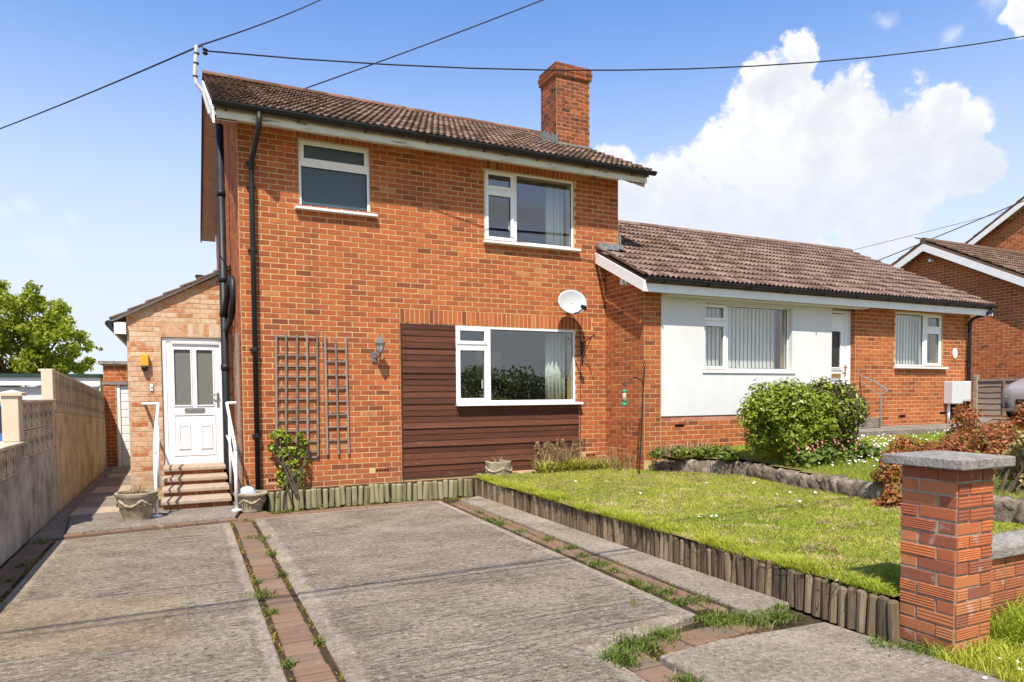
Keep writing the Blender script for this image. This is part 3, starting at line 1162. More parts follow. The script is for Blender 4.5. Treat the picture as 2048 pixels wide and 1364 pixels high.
def pavers(name, cells, m, label=None, z=0.0, th=0.06):
    """each cell: (cx, cy, lx, ly, rot)"""
    root = bpy.data.objects.new(name, None)
    link(root, None, (cells[0][0], cells[0][1], z - th))
    struct(root)
    cache = {}
    for (cx, cy, lx, ly, rot) in cells:
        q = RNG.randint(0, 9)
        key = (round(lx, 3), round(ly, 3), q)
        if key not in cache:
            mb = MB()
            c = 0.009
            x, y = lx / 2, ly / 2
            vs = []
            for (d, zz) in ((0, -th), (0, -c), (c, 0)):
                vs += [(-x + d, -y + d, zz), (x - d, -y + d, zz), (x - d, y - d, zz), (-x + d, y - d, zz)]
            fs = [(8, 9, 10, 11)]
            for k in (0, 4):
                for i in range(4):
                    j = (i + 1) % 4
                    fs.append((k + i, k + j, k + 4 + j, k + 4 + i))
            mb.add(vs, fs, q / 9)
            cache[key] = mesh_from('paver', mb, m, False, np.zeros(3))[0]
        o = bpy.data.objects.new('paver', cache[key])
        link(o, root, (cx, cy, z + RNG.gauss(0, 0.003)))
        o.rotation_euler = (RNG.gauss(0, 0.01), RNG.gauss(0, 0.01), rot + RNG.gauss(0, 0.012))
    return root


M_PAVER = brick_mat('clay_paver', [(0.0, (0.17, 0.13, 0.095)), (0.25, (0.19, 0.122, 0.084)), (0.6, (0.215, 0.126, 0.084)), (1.0, (0.25, 0.165, 0.118))], 0.5, 0.9,
                    ((0.30, 0.27, 0.22), 0.6, 0.5))
cells = []
y = 2.2
while y < 8.75:
    cells.append((0.595 + RNG.gauss(0, 0.004), y, 0.196, 0.088, 0))
    y += 0.108
pavers('paver_strip', cells, M_PAVER, z=-0.006)
slab('joint_fill', [(0.458, 0.7), (0.732, 0.7), (0.732, 8.76), (0.458, 8.73)], -0.016, 0.06, M_SOIL, 0)
slab('joint_fill', [(3.11, 3.64), (3.45, 3.64), (3.51, 9.1), (3.245, 9.07)], -0.020, 0.06, M_SOIL, 0)
slab('joint_fill', [(-1.54, 3.0), (-1.26, 3.0), (-1.26, 8.5), (-1.54, 8.55)], -0.020, 0.06, M_SOIL, 0)
cells = []
y = 3.72
while y < 9.0:
    cells.append((3.285 + (y - 3.7) * 0.023 + 0.06, y, 0.10, 0.208, 0.0))
    y += 0.217
y = 3.8
while y < 9.0:
    cells.append((3.185 + (y - 3.7) * 0.023 + 0.05, y, 0.098, 0.208, 0.0))
    y += 0.217
pavers('paver_strip', cells, M_PAVER, z=-0.012)
cells = [(2.55 + i * 0.106, 3.25 + i * 0.012, 0.098, 0.20, 0.06) for i in range(9)] + [(2.28, 3.2 - i * 0.107, 0.20, 0.098, 0.0) for i in range(22)]
pavers('paver_strip', cells, M_PAVER, z=-0.012)
cells = [(-1.13 + i * 0.222, 8.62 + i * 0.031, 0.208, 0.10, 0.14) for i in range(8)]
pavers('edging_course', cells, M_PAVER, z=0.03, th=0.1)
cells = [(0.98 + i * 0.22, 9.03 + i * 0.019, 0.21, 0.10, 0.09) for i in range(11)] + [(1.08 + i * 0.22, 9.14 + i * 0.019, 0.21, 0.10, 0.09) for i in range(10)]
pavers('edging_course', cells, M_PAVER, z=-0.012)
cells = []
y = 3.4
while y < 8.55:
    cells.append((-1.405, y, 0.21, 0.094, 0))
    y += 0.107
pavers('wall_side_strip', cells, M_PAVER, z=-0.01)

# apron in front of the steps and the side path
slab('apron', [(-1.2, 8.74), (0.52, 8.98), (0.60, 9.45), (0.80, 9.6), (0.68, 9.9), (0.60, 10.2), (-1.32, 10.0)], 0.035, 0.12, M_PATH)
slab('path_margin', [(-1.52, 8.6), (-1.21, 8.73), (-1.33, 10.0), (-1.36, 16.9), (-1.52, 16.9)], -0.005, 0.1, M_PATH)
y = 10.02
k = 0
while y < 16.6:
    h_ = 0.9 if k % 2 else 0.6
    mb = MB()
    mb.box(-1.34, -0.80, y, y + h_ - 0.012, -0.05, 0.03 + 0.006 * (k % 3))
    struct(obj('paving_slab', mb, [M_STEP, M_PATH, M_PATH][k % 3], bevel=0.008))
    y += h_
    k += 1
# threshold tile pieces between apron and right slab
slab('apron_edge', [(0.46, 8.76), (0.735, 8.86), (0.86, 8.90), (1.0, 9.0), (0.9, 9.6), (0.81, 9.6), (0.61, 9.44), (0.53, 8.93)], -0.008, 0.09, M_PAVER)
slab('flower_bed', [(0.93, 9.59), (3.9, 9.62), (4.3, 9.4), (6.46, 9.2), (6.46, 9.85), (0.93, 9.85)], 0.215, 0.25, M_SOIL, 0)


# lawn surfaces
def zl(x, y):
    z = 0.235 + 0.004 * (y - 2.5) + 0.012 * (x - 4.0) + 0.012 * math.sin(x * 2.1 + y) * math.sin(y * 1.7)
    return z


def zn(x, y):
    t = min(1, max(0, (x - 6.9) / 3.0))
    u = min(1, max(0, (y - 4.5) / 3.3))
    return 0.40 + 0.26 * t * (0.4 + 0.6 * u) + 0.08 * u + 0.01 * math.sin(x * 3) * math.sin(y * 2.3)


def stone_line(y):
    return float(np.interp(y, [1.5, 4.4, 5.1, 6.1, 7.5, 8.6, 9.3], [6.9, 6.98, 7.02, 7.18, 7.42, 6.85, 6.62]))


def grid_sheet(name, xa, xb, ya, yb, zf, step, m, inside):
    nx, ny = int((xb - xa) / step), int((yb - ya) / step)
    mb = MB()
    vs = [(xa + i * step, ya + j * step, zf(xa + i * step, ya + j * step)) for j in range(ny + 1) for i in range(nx + 1)]
    fs = []
    for j in range(ny):
        for i in range(nx):
            cx, cy = xa + (i + 0.5) * step, ya + (j + 0.5) * step
            if inside(cx, cy):
                a = j * (nx + 1) + i
                fs.append((a, a + 1, a + nx + 2, a + nx + 1))
    mb.add(vs, fs)
    return struct(obj(name, mb, m, smooth=True))


def in_lawn(x, y):
    return 3.88 < x < stone_line(y) + 0.1 and 2.72 < y < (9.45 if x < 6.6 else 8.9)


grid_sheet('lawn', 3.88, 7.9, 2.72, 9.72, zl, 0.1, M_TURF, in_lawn)


def in_garden(x, y):
    return stone_line(y) + 0.02 < x < 15.2 and 2.4 < y < 9.0


grid_sheet('neighbour_garden', 6.6, 15.2, 2.4, 9.0, zn, 0.1, M_TURF, in_garden)
slab('neighbour_drive', [(14.72, -2), (22, -2), (22, 8.85), (18.1, 8.85), (18.1, 16), (14.72, 16)], 0.86, 0.9, M_PATH)
slab('left_drive', [(-8.5, 2.0), (-1.76, 2.0), (-1.76, 18.1), (-8.5, 18.1)], -0.09, 0.06, M_PATH, 0)
slab('garden_fill', [(15.2, -2), (14.72, -2), (14.72, 2.4), (15.2, 2.4)], 0.5, 0.6, M_TURF)


def zv(x, y):
    return -0.02 + 0.05 * max(0, x - 4.4) + 0.02 * math.sin(x * 4) * math.sin(y * 5)


grid_sheet('verge', 3.72, 11.0, -1.0, 2.6, zv, 0.15, M_TURF, lambda x, y: y < 2.45 or x > 4.3)
# pavement side fill between lawn front and verge
slab('front_bed', [(4.3, 2.6), (9.5, 2.6), (9.5, 2.75), (4.3, 2.75)], 0.2, 0.3, M_SOIL, 0)

# ------------------------------------------------------------------ the two-storey brick house
FY = 9.793                       # face of the front wall
HX0, HX1 = 0.70, 6.71
house = thing('brick_house', 'two-storey red brick house with brown boarding, chimney and lean-to porch', 'house', (3.7, 13.2, 0.0))
W1 = (1.48, 2.46, 4.09, 5.02)
W2 = (4.24, 5.84, 3.88, 4.98)
W3 = (3.74, 5.85, 1.37, 2.55)
BRD = (2.875, 5.915, 0.26, 2.56)  # boarded panel
ops = [W1, W2, W3]
mb = MB()
wall_panels(mb, HX0, HX1, -0.1, 5.15, ops, lambda m, a, b, c, d: m.box(a, b, FY, FY + 0.26, c, d))
h_wall = obj('wall', mb, M_MORTAR, house)
SLP = 0.497
ANG = math.atan(SLP)
RY0, RZ0 = 9.335, 5.175           # eave edge of the tiles
RIDGE_Y = 13.0
RIDGE_Z = RZ0 + (RIDGE_Y - RY0) * SLP
REAR_Y = 2 * RIDGE_Y - RY0
mb = MB()
side = [(FY + 0.26, -0.1), (16.25, -0.1), (16.25, 5.2), (RIDGE_Y, RIDGE_Z - 0.12), (FY + 0.26, 5.28)]
mb.prism(side, HX0, HX0 + 0.25, 'X')
h_left = obj('wall', mb, M_MORTAR, house)
mb = MB()
mb.prism(side, HX1 - 0.25, HX1, 'X')
obj('wall', mb, M_MORTAR, house)
obj('wall', MB().box(HX0 + 0.25, HX1 - 0.25, 16.0, 16.24, -0.1, 5.2), M_MORTAR, house)
obj('floor_slab', MB().box(HX0 + 0.25, HX1 - 0.25, FY + 0.262, 15.99, 2.9, 3.05), M_ROOM, house)
sol = [(W1[0] - 0.04, W1[1] + 0.04, W1[3], 5.15), (W2[0] - 0.04, W2[1] + 0.04, W2[3], 5.15), (BRD[0], W3[1] + 0.32, W3[3] + 0.01, W3[3] + 0.225)]
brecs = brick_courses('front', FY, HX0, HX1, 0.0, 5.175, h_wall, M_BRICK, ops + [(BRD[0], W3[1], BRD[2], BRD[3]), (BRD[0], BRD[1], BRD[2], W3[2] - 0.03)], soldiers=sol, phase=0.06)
# air bricks: three slotted vents
AIR = [(2.58, 0.41), (1.10, 0.36), (6.16, 0.47)]
brecs = [r for r in brecs if not any(abs(r['s'] - x) < 0.12 and abs(r['z'] - z) < 0.045 for x, z in AIR)]


def side_top(s):
    return (5.2 + (s - RY0) * SLP - 0.15) if s < RIDGE_Y else 5.2 + (REAR_Y - s) * SLP - 0.15


brecs += brick_courses('left', HX0, FY, 16.25, 0.0, 6.9, h_left, M_BRICK, ztop=side_top)
emit_bricks(brecs, 300)
for (x, z) in AIR:
    mb = MB()
    mb.box(x - 0.105, x + 0.105, FY - 0.004, FY + 0.02, z - 0.033, z + 0.033)
    ab = obj('air_brick', mb, M_BRICK, h_wall, bevel=0.003)
    for i in range(5):
        mb = MB()
        xx = x - 0.08 + i * 0.04
        mb.box(xx - 0.013, xx + 0.013, FY - 0.0055, FY + 0.0, z - 0.018, z + 0.012)
        obj('slot', mb, M_DARK, ab)  # near-black box on the face, drawn for the shade inside the slot

# boarded panel round the ground-floor window
nb = 25
bh = (BRD[3] - BRD[2]) / nb
for i in range(nb):
    za = BRD[2] + i * bh
    zb = za + bh
    xb = BRD[1] if zb < W3[2] + 0.02 else W3[0]
    mb = MB()
    pr_ = 0.017 + (0.010 if i in (2, 5, 8, 12, 17, 21) else RNG.uniform(-0.003, 0.004))
    prof = [(FY + 0.01, za + 0.0015), (FY - pr_, za + 0.0015), (FY - pr_, za + 0.010), (FY - 0.010, zb - 0.003), (FY + 0.01, zb - 0.003)]
    if i == nb - 1:
        pass
    mb.prism(prof, BRD[0] + 0.012, xb - 0.002, 'X', RNG.random())
    b_ = obj('cladding_board', mb, M_BOARD, house, bevel=0.002)
mb = MB()
mb.box(BRD[0], BRD[0] + 0.011, FY - 0.034, FY + 0.01, BRD[2], BRD[3])
obj('corner_trim', mb, M_BOARD, house)

# windows
gx = M_GLASS
window(house, FY + 0.02, *W1, [(W1[0], W1[1], 4.69, W1[3], True, M_OBSC), (W1[0], W1[1], W1[2], 4.69, False, M_OBSC)], (0.06, 0.09, 0))
w2 = window(house, FY + 0.02, *W2, [(W2[0], 4.77, 4.665, W2[3], True, gx), (W2[0], 4.77, W2[2], 4.665, True, gx), (4.77, W2[1], W2[2], W2[3], False, gx)], (0.03, 0.09, 0))
w3 = window(house, FY + 0.0, *W3, [(W3[0], 4.29, 2.25, W3[3], True, gx), (W3[0], 4.29, W3[2], 2.25, True, gx), (4.29, W3[1], W3[2], W3[3], False, gx)], (0.01, 0.10, 0), depth_=4.0)
for (w, x, z) in ((w2, 4.69, 4.16), (w3, 4.205, 1.66)):
    mb = MB()
    mb.box(x - 0.01, x + 0.01, FY + 0.055, FY + 0.075, z - 0.07, z + 0.07)
    obj('handle', mb, M_UPVC, w, bevel=0.004)
curtain(5.48, 5.80, FY + 0.30, 3.75, 4.95, 'pale green curtain drawn aside in the upstairs casement window')
curtain(5.46, 5.82, FY + 0.30, 1.25, 2.52, 'pale patterned curtain drawn aside in the downstairs window by the brown boards')
# things seen through the downstairs window
mb = MB()
ring(mb, 4.95, 5.55, 1.75, 2.35, 0.035, FY + 2.2, FY + 2.23)
pf = thing('picture_frame', 'black picture frame on the wall inside the downstairs window', 'picture', (5.25, FY + 2.2, 1.75))
obj('frame', mb, M_BLACK, pf)
mb = MB()
mb.box(4.985, 5.515, FY + 2.21, FY + 2.22, 1.785, 2.315)
obj('print', mb, M_CURTAIN, pf)

# roof
h_roof_mb = MB()
# boarding under the tiles, both slopes, as a thin folded slab
rb = [(RY0 + 0.03, RZ0 - 0.045), (RIDGE_Y, RIDGE_Z - 0.045), (REAR_Y, RZ0 - 0.045), (REAR_Y, RZ0 - 0.10), (RIDGE_Y, RIDGE_Z - 0.10), (RY0 + 0.03, RZ0 - 0.10)]
h_roof_mb.prism(rb, 0.43, 7.03, 'X')
h_roof = obj('roof', h_roof_mb, M_TILE, house)
L_SL = (RIDGE_Y - RY0) / math.cos(ANG)
CHX0, CHX1, CHY0, CHY1, CHZ = 6.31, 7.03, 11.2, 11.80, 7.60


def ch_skip(x, y):
    return CHX0 - 0.05 < x < CHX1 + 0.1 and CHY0 - 0.1 < y < CHY1 - 0.02


tile_slope(h_roof, 0.40, 7.06, RY0, RZ0 - 0.02, ANG, L_SL, M_TILE, 300, 0.31, ch_skip)
# rear slope, seen only at its verge: rows of tiles edge on
mb = MB()
for r in range(13):
    y0_, z0_ = REAR_Y - r * 0.282, RZ0 + r * 0.282 * SLP
    mb.prism([(y0_ + 0.02, z0_ + 0.012), (y0_ + 0.02, z0_ - 0.02), (y0_ - 0.29, z0_ + 0.29 * SLP - 0.03), (y0_ - 0.29, z0_ + 0.29 * SLP - 0.015)], 0.40, 7.06, 'X', RNG.random())
o = obj('rear_tiling', mb, M_TILE, h_roof)
o['kind'] = 'stuff'
n = 16
for i in range(n):
    xa = 0.40 + i * (6.66 / n)
    mb = MB()
    pr = []
    for k in range(9):
        a = math.pi * k / 8
        pr.append((RIDGE_Y + 0.11 * math.cos(a), RIDGE_Z - 0.02 + 0.085 * math.sin(a)))
    mb.prism(pr, xa + 0.004, xa + 6.66 / n - 0.004, 'X', RNG.random())
    o = obj('ridge_tile', mb, M_RIDGE, h_roof, bevel=0.004)
    o.rotation_euler = (0, RNG.gauss(0, 0.006), 0)
# fascia, soffit, verge boards
mb = MB()
mb.box(0.44, 7.02, 9.40, 9.425, 4.985, 5.155)
obj('fascia', mb, M_FASCIA, house, bevel=0.003)
mb = MB()
mb.box(0.72, 6.70, 9.426, FY - 0.001, 5.10, 5.112)
obj('soffit', mb, M_FASCIA, house)
bk = 0.115
for (xa, xb) in ((0.425, 0.447), (7.00, 7.022)):
    mb = MB()
    zf = RZ0 - 0.105
    mb.prism([(9.40 - 0.02, zf - 0.17), (9.40 - 0.02, zf), (RIDGE_Y, RIDGE_Z - 0.105), (RIDGE_Y, RIDGE_Z - 0.30)], xa - 0.03, xa - 0.005, 'X')
    obj('bargeboard', mb, M_PAINT, house)
    mb = MB()
    mb.prism([(REAR_Y, RZ0 - 0.28), (REAR_Y, RZ0 - 0.105), (RIDGE_Y + 0.001, RIDGE_Z - 0.105), (RIDGE_Y + 0.001, RIDGE_Z - 0.30)], xa - 0.03, xa - 0.005, 'X')
    obj('bargeboard', mb, M_BOARD, house)
for (xa, xb) in ((0.422, 0.699), (6.711, 6.99)):
    for (ya, yb) in ((9.43, 11.2), (11.21, RIDGE_Y - 0.01), (RIDGE_Y + 0.01, 13.9), (13.91, 14.9), (14.91, 15.9), (15.91, REAR_Y - 0.02)):
        def zr(y_):
            return (RZ0 + (y_ - RY0) * SLP if y_ <= RIDGE_Y else RZ0 + (REAR_Y - y_) * SLP) - 0.26
        mb = MB()
        mb.prism([(ya, zr(ya)), (yb, zr(yb)), (yb, zr(yb) + 0.012), (ya, zr(ya) + 0.012)], xa, xb, 'X')
        obj('soffit_board', mb, M_SOFFIT_SHADED, house)
g_ = gutter(house, 0.39, 7.14, 9.34, 5.165, 0.058)
for x in np.arange(0.55, 7.1, 0.88):
    mb = MB()
    mb.box(x - 0.015, x + 0.015, 9.385, 9.40, 5.07, 5.15)
    mb.box(x - 0.012, x + 0.012, 9.34, 9.39, 5.085, 5.10)
    obj('bracket', mb, M_BLACK, g_)
# downpipe at the front corner
mb = MB()
mb.tube([(0.94, 9.34, 5.11), (0.94, 9.34, 4.99), (0.935, 9.36, 4.93), (0.875, 9.66, 4.62), (0.865, 9.70, 4.55), (0.862, 9.71, 4.3), (0.86, 9.72, 0.24)], 0.034, 10)
dp = obj('downpipe', mb, M_BLACK, house, smooth=True)
for z in (4.56, 4.25, 3.42, 2.1, 0.95):
    mb = MB()
    mb.tube([(0.861, 9.715, z), (0.861, 9.715, z + 0.05)], 0.041, 10)
    mb.box(0.80, 0.92, 9.755, 9.788, z + 0.012, z + 0.032)
    obj('collar', mb, M_BLACK, dp)
# soil stack on the side wall with a branch
SX, SY = 0.575, 11.42
mb = MB()
mb.tube([(SX + 0.0, SY, 5.62), (SX, SY, 0.4), (SX + 0.01, SY, 0.12)], 0.056, 12)
sp = obj('soil_stack', mb, M_BLACK, house, smooth=True)
for z in (4.55, 3.25, 2.72, 1.9):
    mb = MB()
    mb.tube([(SX, SY, z), (SX, SY, z + 0.09)], 0.066, 12)
    obj('collar', mb, M_BLACK, sp, smooth=True)
mb = MB()
mb.tube([(SX, SY - 0.02, 2.75), (SX + 0.03, SY - 0.18, 2.95), (SX + 0.06, SY - 0.40, 3.16), (SX + 0.08, SY - 0.62, 3.22), (SX + 0.09, SY - 0.74, 3.16), (SX + 0.095, SY - 0.75, 2.9), (SX + 0.07, SY - 0.5, 2.66), (SX + 0.02, SY - 0.10, 2.5)], 0.045, 10)
obj('branch_pipe', mb, M_BLACK, sp, smooth=True)
# grey timber left leaning at the corner
mb = MB()
mb.box(0.628, 0.672, 9.86, 9.94, 0.08, 2.34, 0.6)
tp = obj('timber_post', mb, M_LATH, None, bevel=0.004)
tag(tp, 'weathered grey timber upright on the house corner beside the black stack', 'timber')

# chimney
mb = MB()
mb.box(CHX0, CHX1, CHY0, CHY1, 5.6, CHZ - 0.02)
ch = obj('chimney', mb, M_MORTAR_CH, house)
crecs = brick_courses('front', CHY0, CHX0, CHX1, 5.95, 7.375, ch, M_BRICK_CH, cb=0.0712, bl=0.20)
crecs += brick_courses('left', CHX0, CHY0, CHY1, 5.95, 7.375, ch, M_BRICK_CH, cb=0.0712, bl=0.20)
emit_bricks(crecs, 0)
for (gr, za, zb) in ((0.04, 7.378, 7.45), (0.045, 7.453, 7.53), (0.03, 7.533, 7.60)):
    mb = MB()
    mb.box(CHX0 - gr + 0.008, CHX1 + gr - 0.008, CHY0 - gr + 0.008, CHY1 + gr - 0.008, za, zb - 0.004)
    cc = obj('oversail_course', mb, M_MORTAR_CH, ch)
    crecs = brick_courses('front', CHY0 - gr + 0.004, CHX0 - gr, CHX1 + gr, za, za + 0.07, cc, M_BRICK_CH, cb=0.07, lo=0.0, hi=0.75)
    crecs += brick_courses('left', CHX0 - gr + 0.004, CHY0 - gr, CHY1 + gr, za, za + 0.07, cc, M_BRICK_CH, cb=0.07, lo=0, hi=0.75)
    emit_bricks(crecs, 0)
mb = MB()
for i in range(4):
    y_ = CHY0 + i * 0.16
    z_ = RZ0 + (y_ - RY0) * SLP
    mb.box(CHX0 - 0.014 - 0.002 * (i % 2), CHX0 - 0.004, y_ - 0.05, y_ + 0.15, z_ - 0.02, z_ + 0.20 - 0.03 * (i % 2))
mb.box(CHX0 - 0.03, CHX1 + 0.03, CHY0 - 0.05, CHY0 - 0.012, 6.05, 6.14)
obj('flashing', mb, M_LEAD, ch)

# ---- lean-to porch at the side (part of the house)
PY = 11.64
PX0, PX1 = -0.755, 0.70
DX0, DX1, DZ0, DZ1 = -0.305, 0.575, 0.455, 2.405


def ptop(x):
    return 2.70 + (x - PX0) * 0.545


mb = MB()
wall_panels(mb, PX0, PX1 - 0.002, -0.1, 2.70, [(DX0, DX1, -0.2, DZ1)], lambda m, a, b, c, d: m.box(a, b, PY, PY + 0.2, c, d))
mb.prism([(PX0, 2.70), (PX1 - 0.002, 2.70), (PX1 - 0.002, ptop(PX1) - 0.02)], PY, PY + 0.2, 'Y')
mb.box(PX0, PX0 + 0.2, PY + 0.2, 16.4, -0.1, 2.70)
porch = obj('porch', mb, M_MORTAR_P, house)
precs = brick_courses('front', PY, PX0, PX1, 0.0, 3.6, porch, M_BRICK_P, [(DX0, DX1, -0.2, DZ1)], ztop=lambda s: ptop(s) + 0.02,
                      soldiers=[(DX0 - 0.005, DX1 + 0.015, DZ1 + 0.008, DZ1 + 0.22)], phase=0.03)
for r in precs:
    if r['z'] < 1.2 or r['s'] < -0.45:
        r['r'] *= 0.9
emit_bricks(precs, 120)
mb = MB()
mb.box(DX0, DX1, PY + 0.12, PY + 0.6, DZ0 - 0.3, DZ1)
obj('lobby_floor', MB().box(DX0, DX1, PY + 0.02, PY + 1.2, DZ0 - 0.1, DZ0 - 0.004), M_STEP, porch)
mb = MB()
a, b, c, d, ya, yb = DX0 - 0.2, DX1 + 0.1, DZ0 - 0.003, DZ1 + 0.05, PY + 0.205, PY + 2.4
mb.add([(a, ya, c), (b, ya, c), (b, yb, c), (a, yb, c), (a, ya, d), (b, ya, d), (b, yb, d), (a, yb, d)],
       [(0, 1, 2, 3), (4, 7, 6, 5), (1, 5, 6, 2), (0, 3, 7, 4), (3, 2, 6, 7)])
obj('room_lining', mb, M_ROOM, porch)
# porch roof courses, stepped at the verge
nr = 7
ln = (PX1 - 0.02) - (PX0 - 0.21)
for i in range(nr):
    xa = PX0 - 0.21 + i * ln / nr
    xb = min(xa + ln / nr + 0.05, PX1 - 0.01)
    za, zb = 2.70 + (xa - PX0) * 0.545 + 0.052, 2.70 + (xb - PX0) * 0.545 + 0.030
    mb = MB()
    mb.prism([(xa, za), (xb, zb), (xb, zb + 0.02), (xa, za + 0.03)], PY - 0.10, 16.5, 'Y', RNG.random())
    obj('tile_course', mb, M_TILE_B, porch)
mb = MB()
mb.prism([(PX0 - 0.19, 2.70 - 0.19 * 0.545 + 0.0), (PX1 - 0.015, ptop(PX1) - 0.008), (PX1 - 0.015, ptop(PX1) + 0.028), (PX0 - 0.19, 2.70 - 0.19 * 0.545 + 0.036)], PY - 0.075, PY - 0.004, 'Y')
obj('verge_strip', mb, M_METER, porch)
mb = MB()
mb.box(PX0 - 0.155, PX0 - 0.003, PY - 0.06, PY + 0.0, 2.43, 2.60)
mb.box(PX0 - 0.165, PX0 - 0.145, PY + 0.001, 16.4, 2.43, 2.60)
obj('fascia', mb, M_PAINT, porch)
mb = MB()
mb.tube([(PX0 - 0.22, PY - 0.08, 2.575), (PX0 - 0.22, 16.4, 2.52)], 0.05, 8)
obj('gutter', mb, M_BLACK, porch)
mb = MB()
mb.tube([(0.26, 12.1, 3.2), (0.26, 12.1, 3.40)], 0.05, 10)
mb.tube([(0.26, 12.1, 3.40), (0.26, 12.1, 3.44)], 0.066, 10)
obj('vent_pipe', mb, M_BLACK, porch)

# front door
mb = MB()
ring(mb, DX0 + 0.006, DX1 - 0.006, DZ0, DZ1 - 0.006, 0.06, PY + 0.03, PY + 0.10)
mb.box(DX0 + 0.14, DX1 - 0.08, PY + 0.005, PY + 0.03, DZ1 - 0.085, DZ1 - 0.072)
door = obj('door', mb, M_UPVC, house, bevel=0.004)
lx0, lx1, lz0, lz1 = DX0 + 0.068, DX1 - 0.068, DZ0 + 0.062, DZ1 - 0.068
gz0, gz1 = 1.36, lz1 - 0.11
cxm = (lx0 + lx1) / 2
PN = [(lx0 + 0.095, cxm - 0.035), (cxm + 0.035, lx1 - 0.095)]
mb = MB()
wall_panels(mb, lx0, lx1, lz0, lz1, [(PN[0][0], PN[0][1], gz0, gz1), (PN[1][0], PN[1][1], gz0, gz1)], lambda m, a, b, c, d: m.box(a, b, PY + 0.04, PY + 0.085, c, d))
leaf = obj('door_leaf', mb, M_UPVC, door)
for (a, b) in PN:
    obj('pane', MB().box(a, b, PY + 0.058, PY + 0.066, gz0, gz1), M_OBSC_D, door)
    mb = MB()
    ring(mb, a - 0.012, b + 0.012, gz0 - 0.012, gz1 + 0.012, 0.02, PY + 0.028, PY + 0.0395)
    obj('glazing_bead', mb, M_UPVC, door, bevel=0.004)
mb = MB()
ring(mb, lx0 + 0.075, lx1 - 0.075, lz0 + 0.07, gz0 - 0.13, 0.022, PY + 0.030, PY + 0.0395)
obj('moulding', mb, M_UPVC, door, bevel=0.006)
for (a, b) in PN:
    mb = MB()
    ring(mb, a + 0.04, b - 0.03, lz0 + 0.17, lz0 + 0.55, 0.03, PY + 0.026, PY + 0.0393)
    mb.box(a + 0.075, b - 0.065, PY + 0.031, PY + 0.0393, lz0 + 0.205, lz0 + 0.515)
    obj('door_panel', mb, M_UPVC, door, bevel=0.008)
mb = MB()
mb.box(cxm - 0.14, cxm + 0.14, PY + 0.022, PY + 0.0385, gz0 - 0.10, gz0 - 0.035)
mb.box(cxm - 0.12, cxm + 0.12, PY + 0.012, PY + 0.0215, gz0 - 0.088, gz0 - 0.047)
obj('letterbox', mb, M_CHROME, door, bevel=0.004)
mb = MB()
mb.box(lx1 - 0.055, lx1 - 0.02, PY + 0.026, PY + 0.0385, 1.34, 1.56)
mb.tube([(lx1 - 0.037, PY + 0.03, 1.525), (lx1 - 0.037, PY - 0.012, 1.525), (lx1 - 0.15, PY - 0.02, 1.525)], 0.011, 8)
obj('handle', mb, M_CHROME, door, bevel=0.002)

# alarm box and bell push beside the door
al = thing('alarm_box', 'yellow alarm box with black lens below on the porch wall', 'alarm box', (-0.525, PY - 0.09, 1.9))
obj('cover', MB().box(-0.58, -0.47, PY - 0.10, PY - 0.008, 1.955, 2.14), M_AMBER, al, bevel=0.02, seg=3)
mb = MB()
mb.lathe([(0.02, 1.885), (0.042, 1.90), (0.046, 1.94), (0.046, 1.957)], -0.53, PY - 0.055, 14)
obj('lens', mb, M_BLACK, al, smooth=True)
bp = thing('bell_push', 'small white bell push beside the porch door', 'bell', (-0.44, PY - 0.02, 1.6))
obj('base', MB().box(-0.465, -0.425, PY - 0.022, PY - 0.006, 1.59, 1.69), M_UPVC, bp, bevel=0.005)
obj('button', MB().tube([(-0.445, PY - 0.022, 1.645), (-0.445, PY - 0.030, 1.645)], 0.011, 10), M_BRASS, bp)

# steps: each a brick riser with a slab tread
stp = thing('porch_steps', 'four brick steps with pale slab treads up to the porch door', 'steps', (0.11, 10.6, 0.0))
ST = [(9.80, 10.22, 0.155), (10.22, 10.64, 0.258), (10.64, 11.06, 0.357), (11.06, PY, 0.466)]
for i, (ya, yb, zt) in enumerate(ST):
    mb = MB()
    mb.box(-0.285, 0.50, ya + 0.045, PY - 0.002 if i == 3 else yb + 0.045, -0.02, zt - 0.056)
    rs = obj('riser', mb, M_MORTAR, stp)
    z0_ = (ST[i - 1][2] if i else 0.035)
    rr = brick_courses('front', ya + 0.045, -0.285, 0.50, z0_, zt - 0.056, rs, M_BRICK, cb=max(0.05, zt - 0.056 - z0_), bl=0.2)
    emit_bricks(rr, 10)
    mb = MB()
    mb.box(-0.31, 0.535, ya, min(yb + 0.03, PY - 0.004), zt - 0.055, zt)
    obj('tread', mb, M_STEP, stp, bevel=0.012, seg=2)

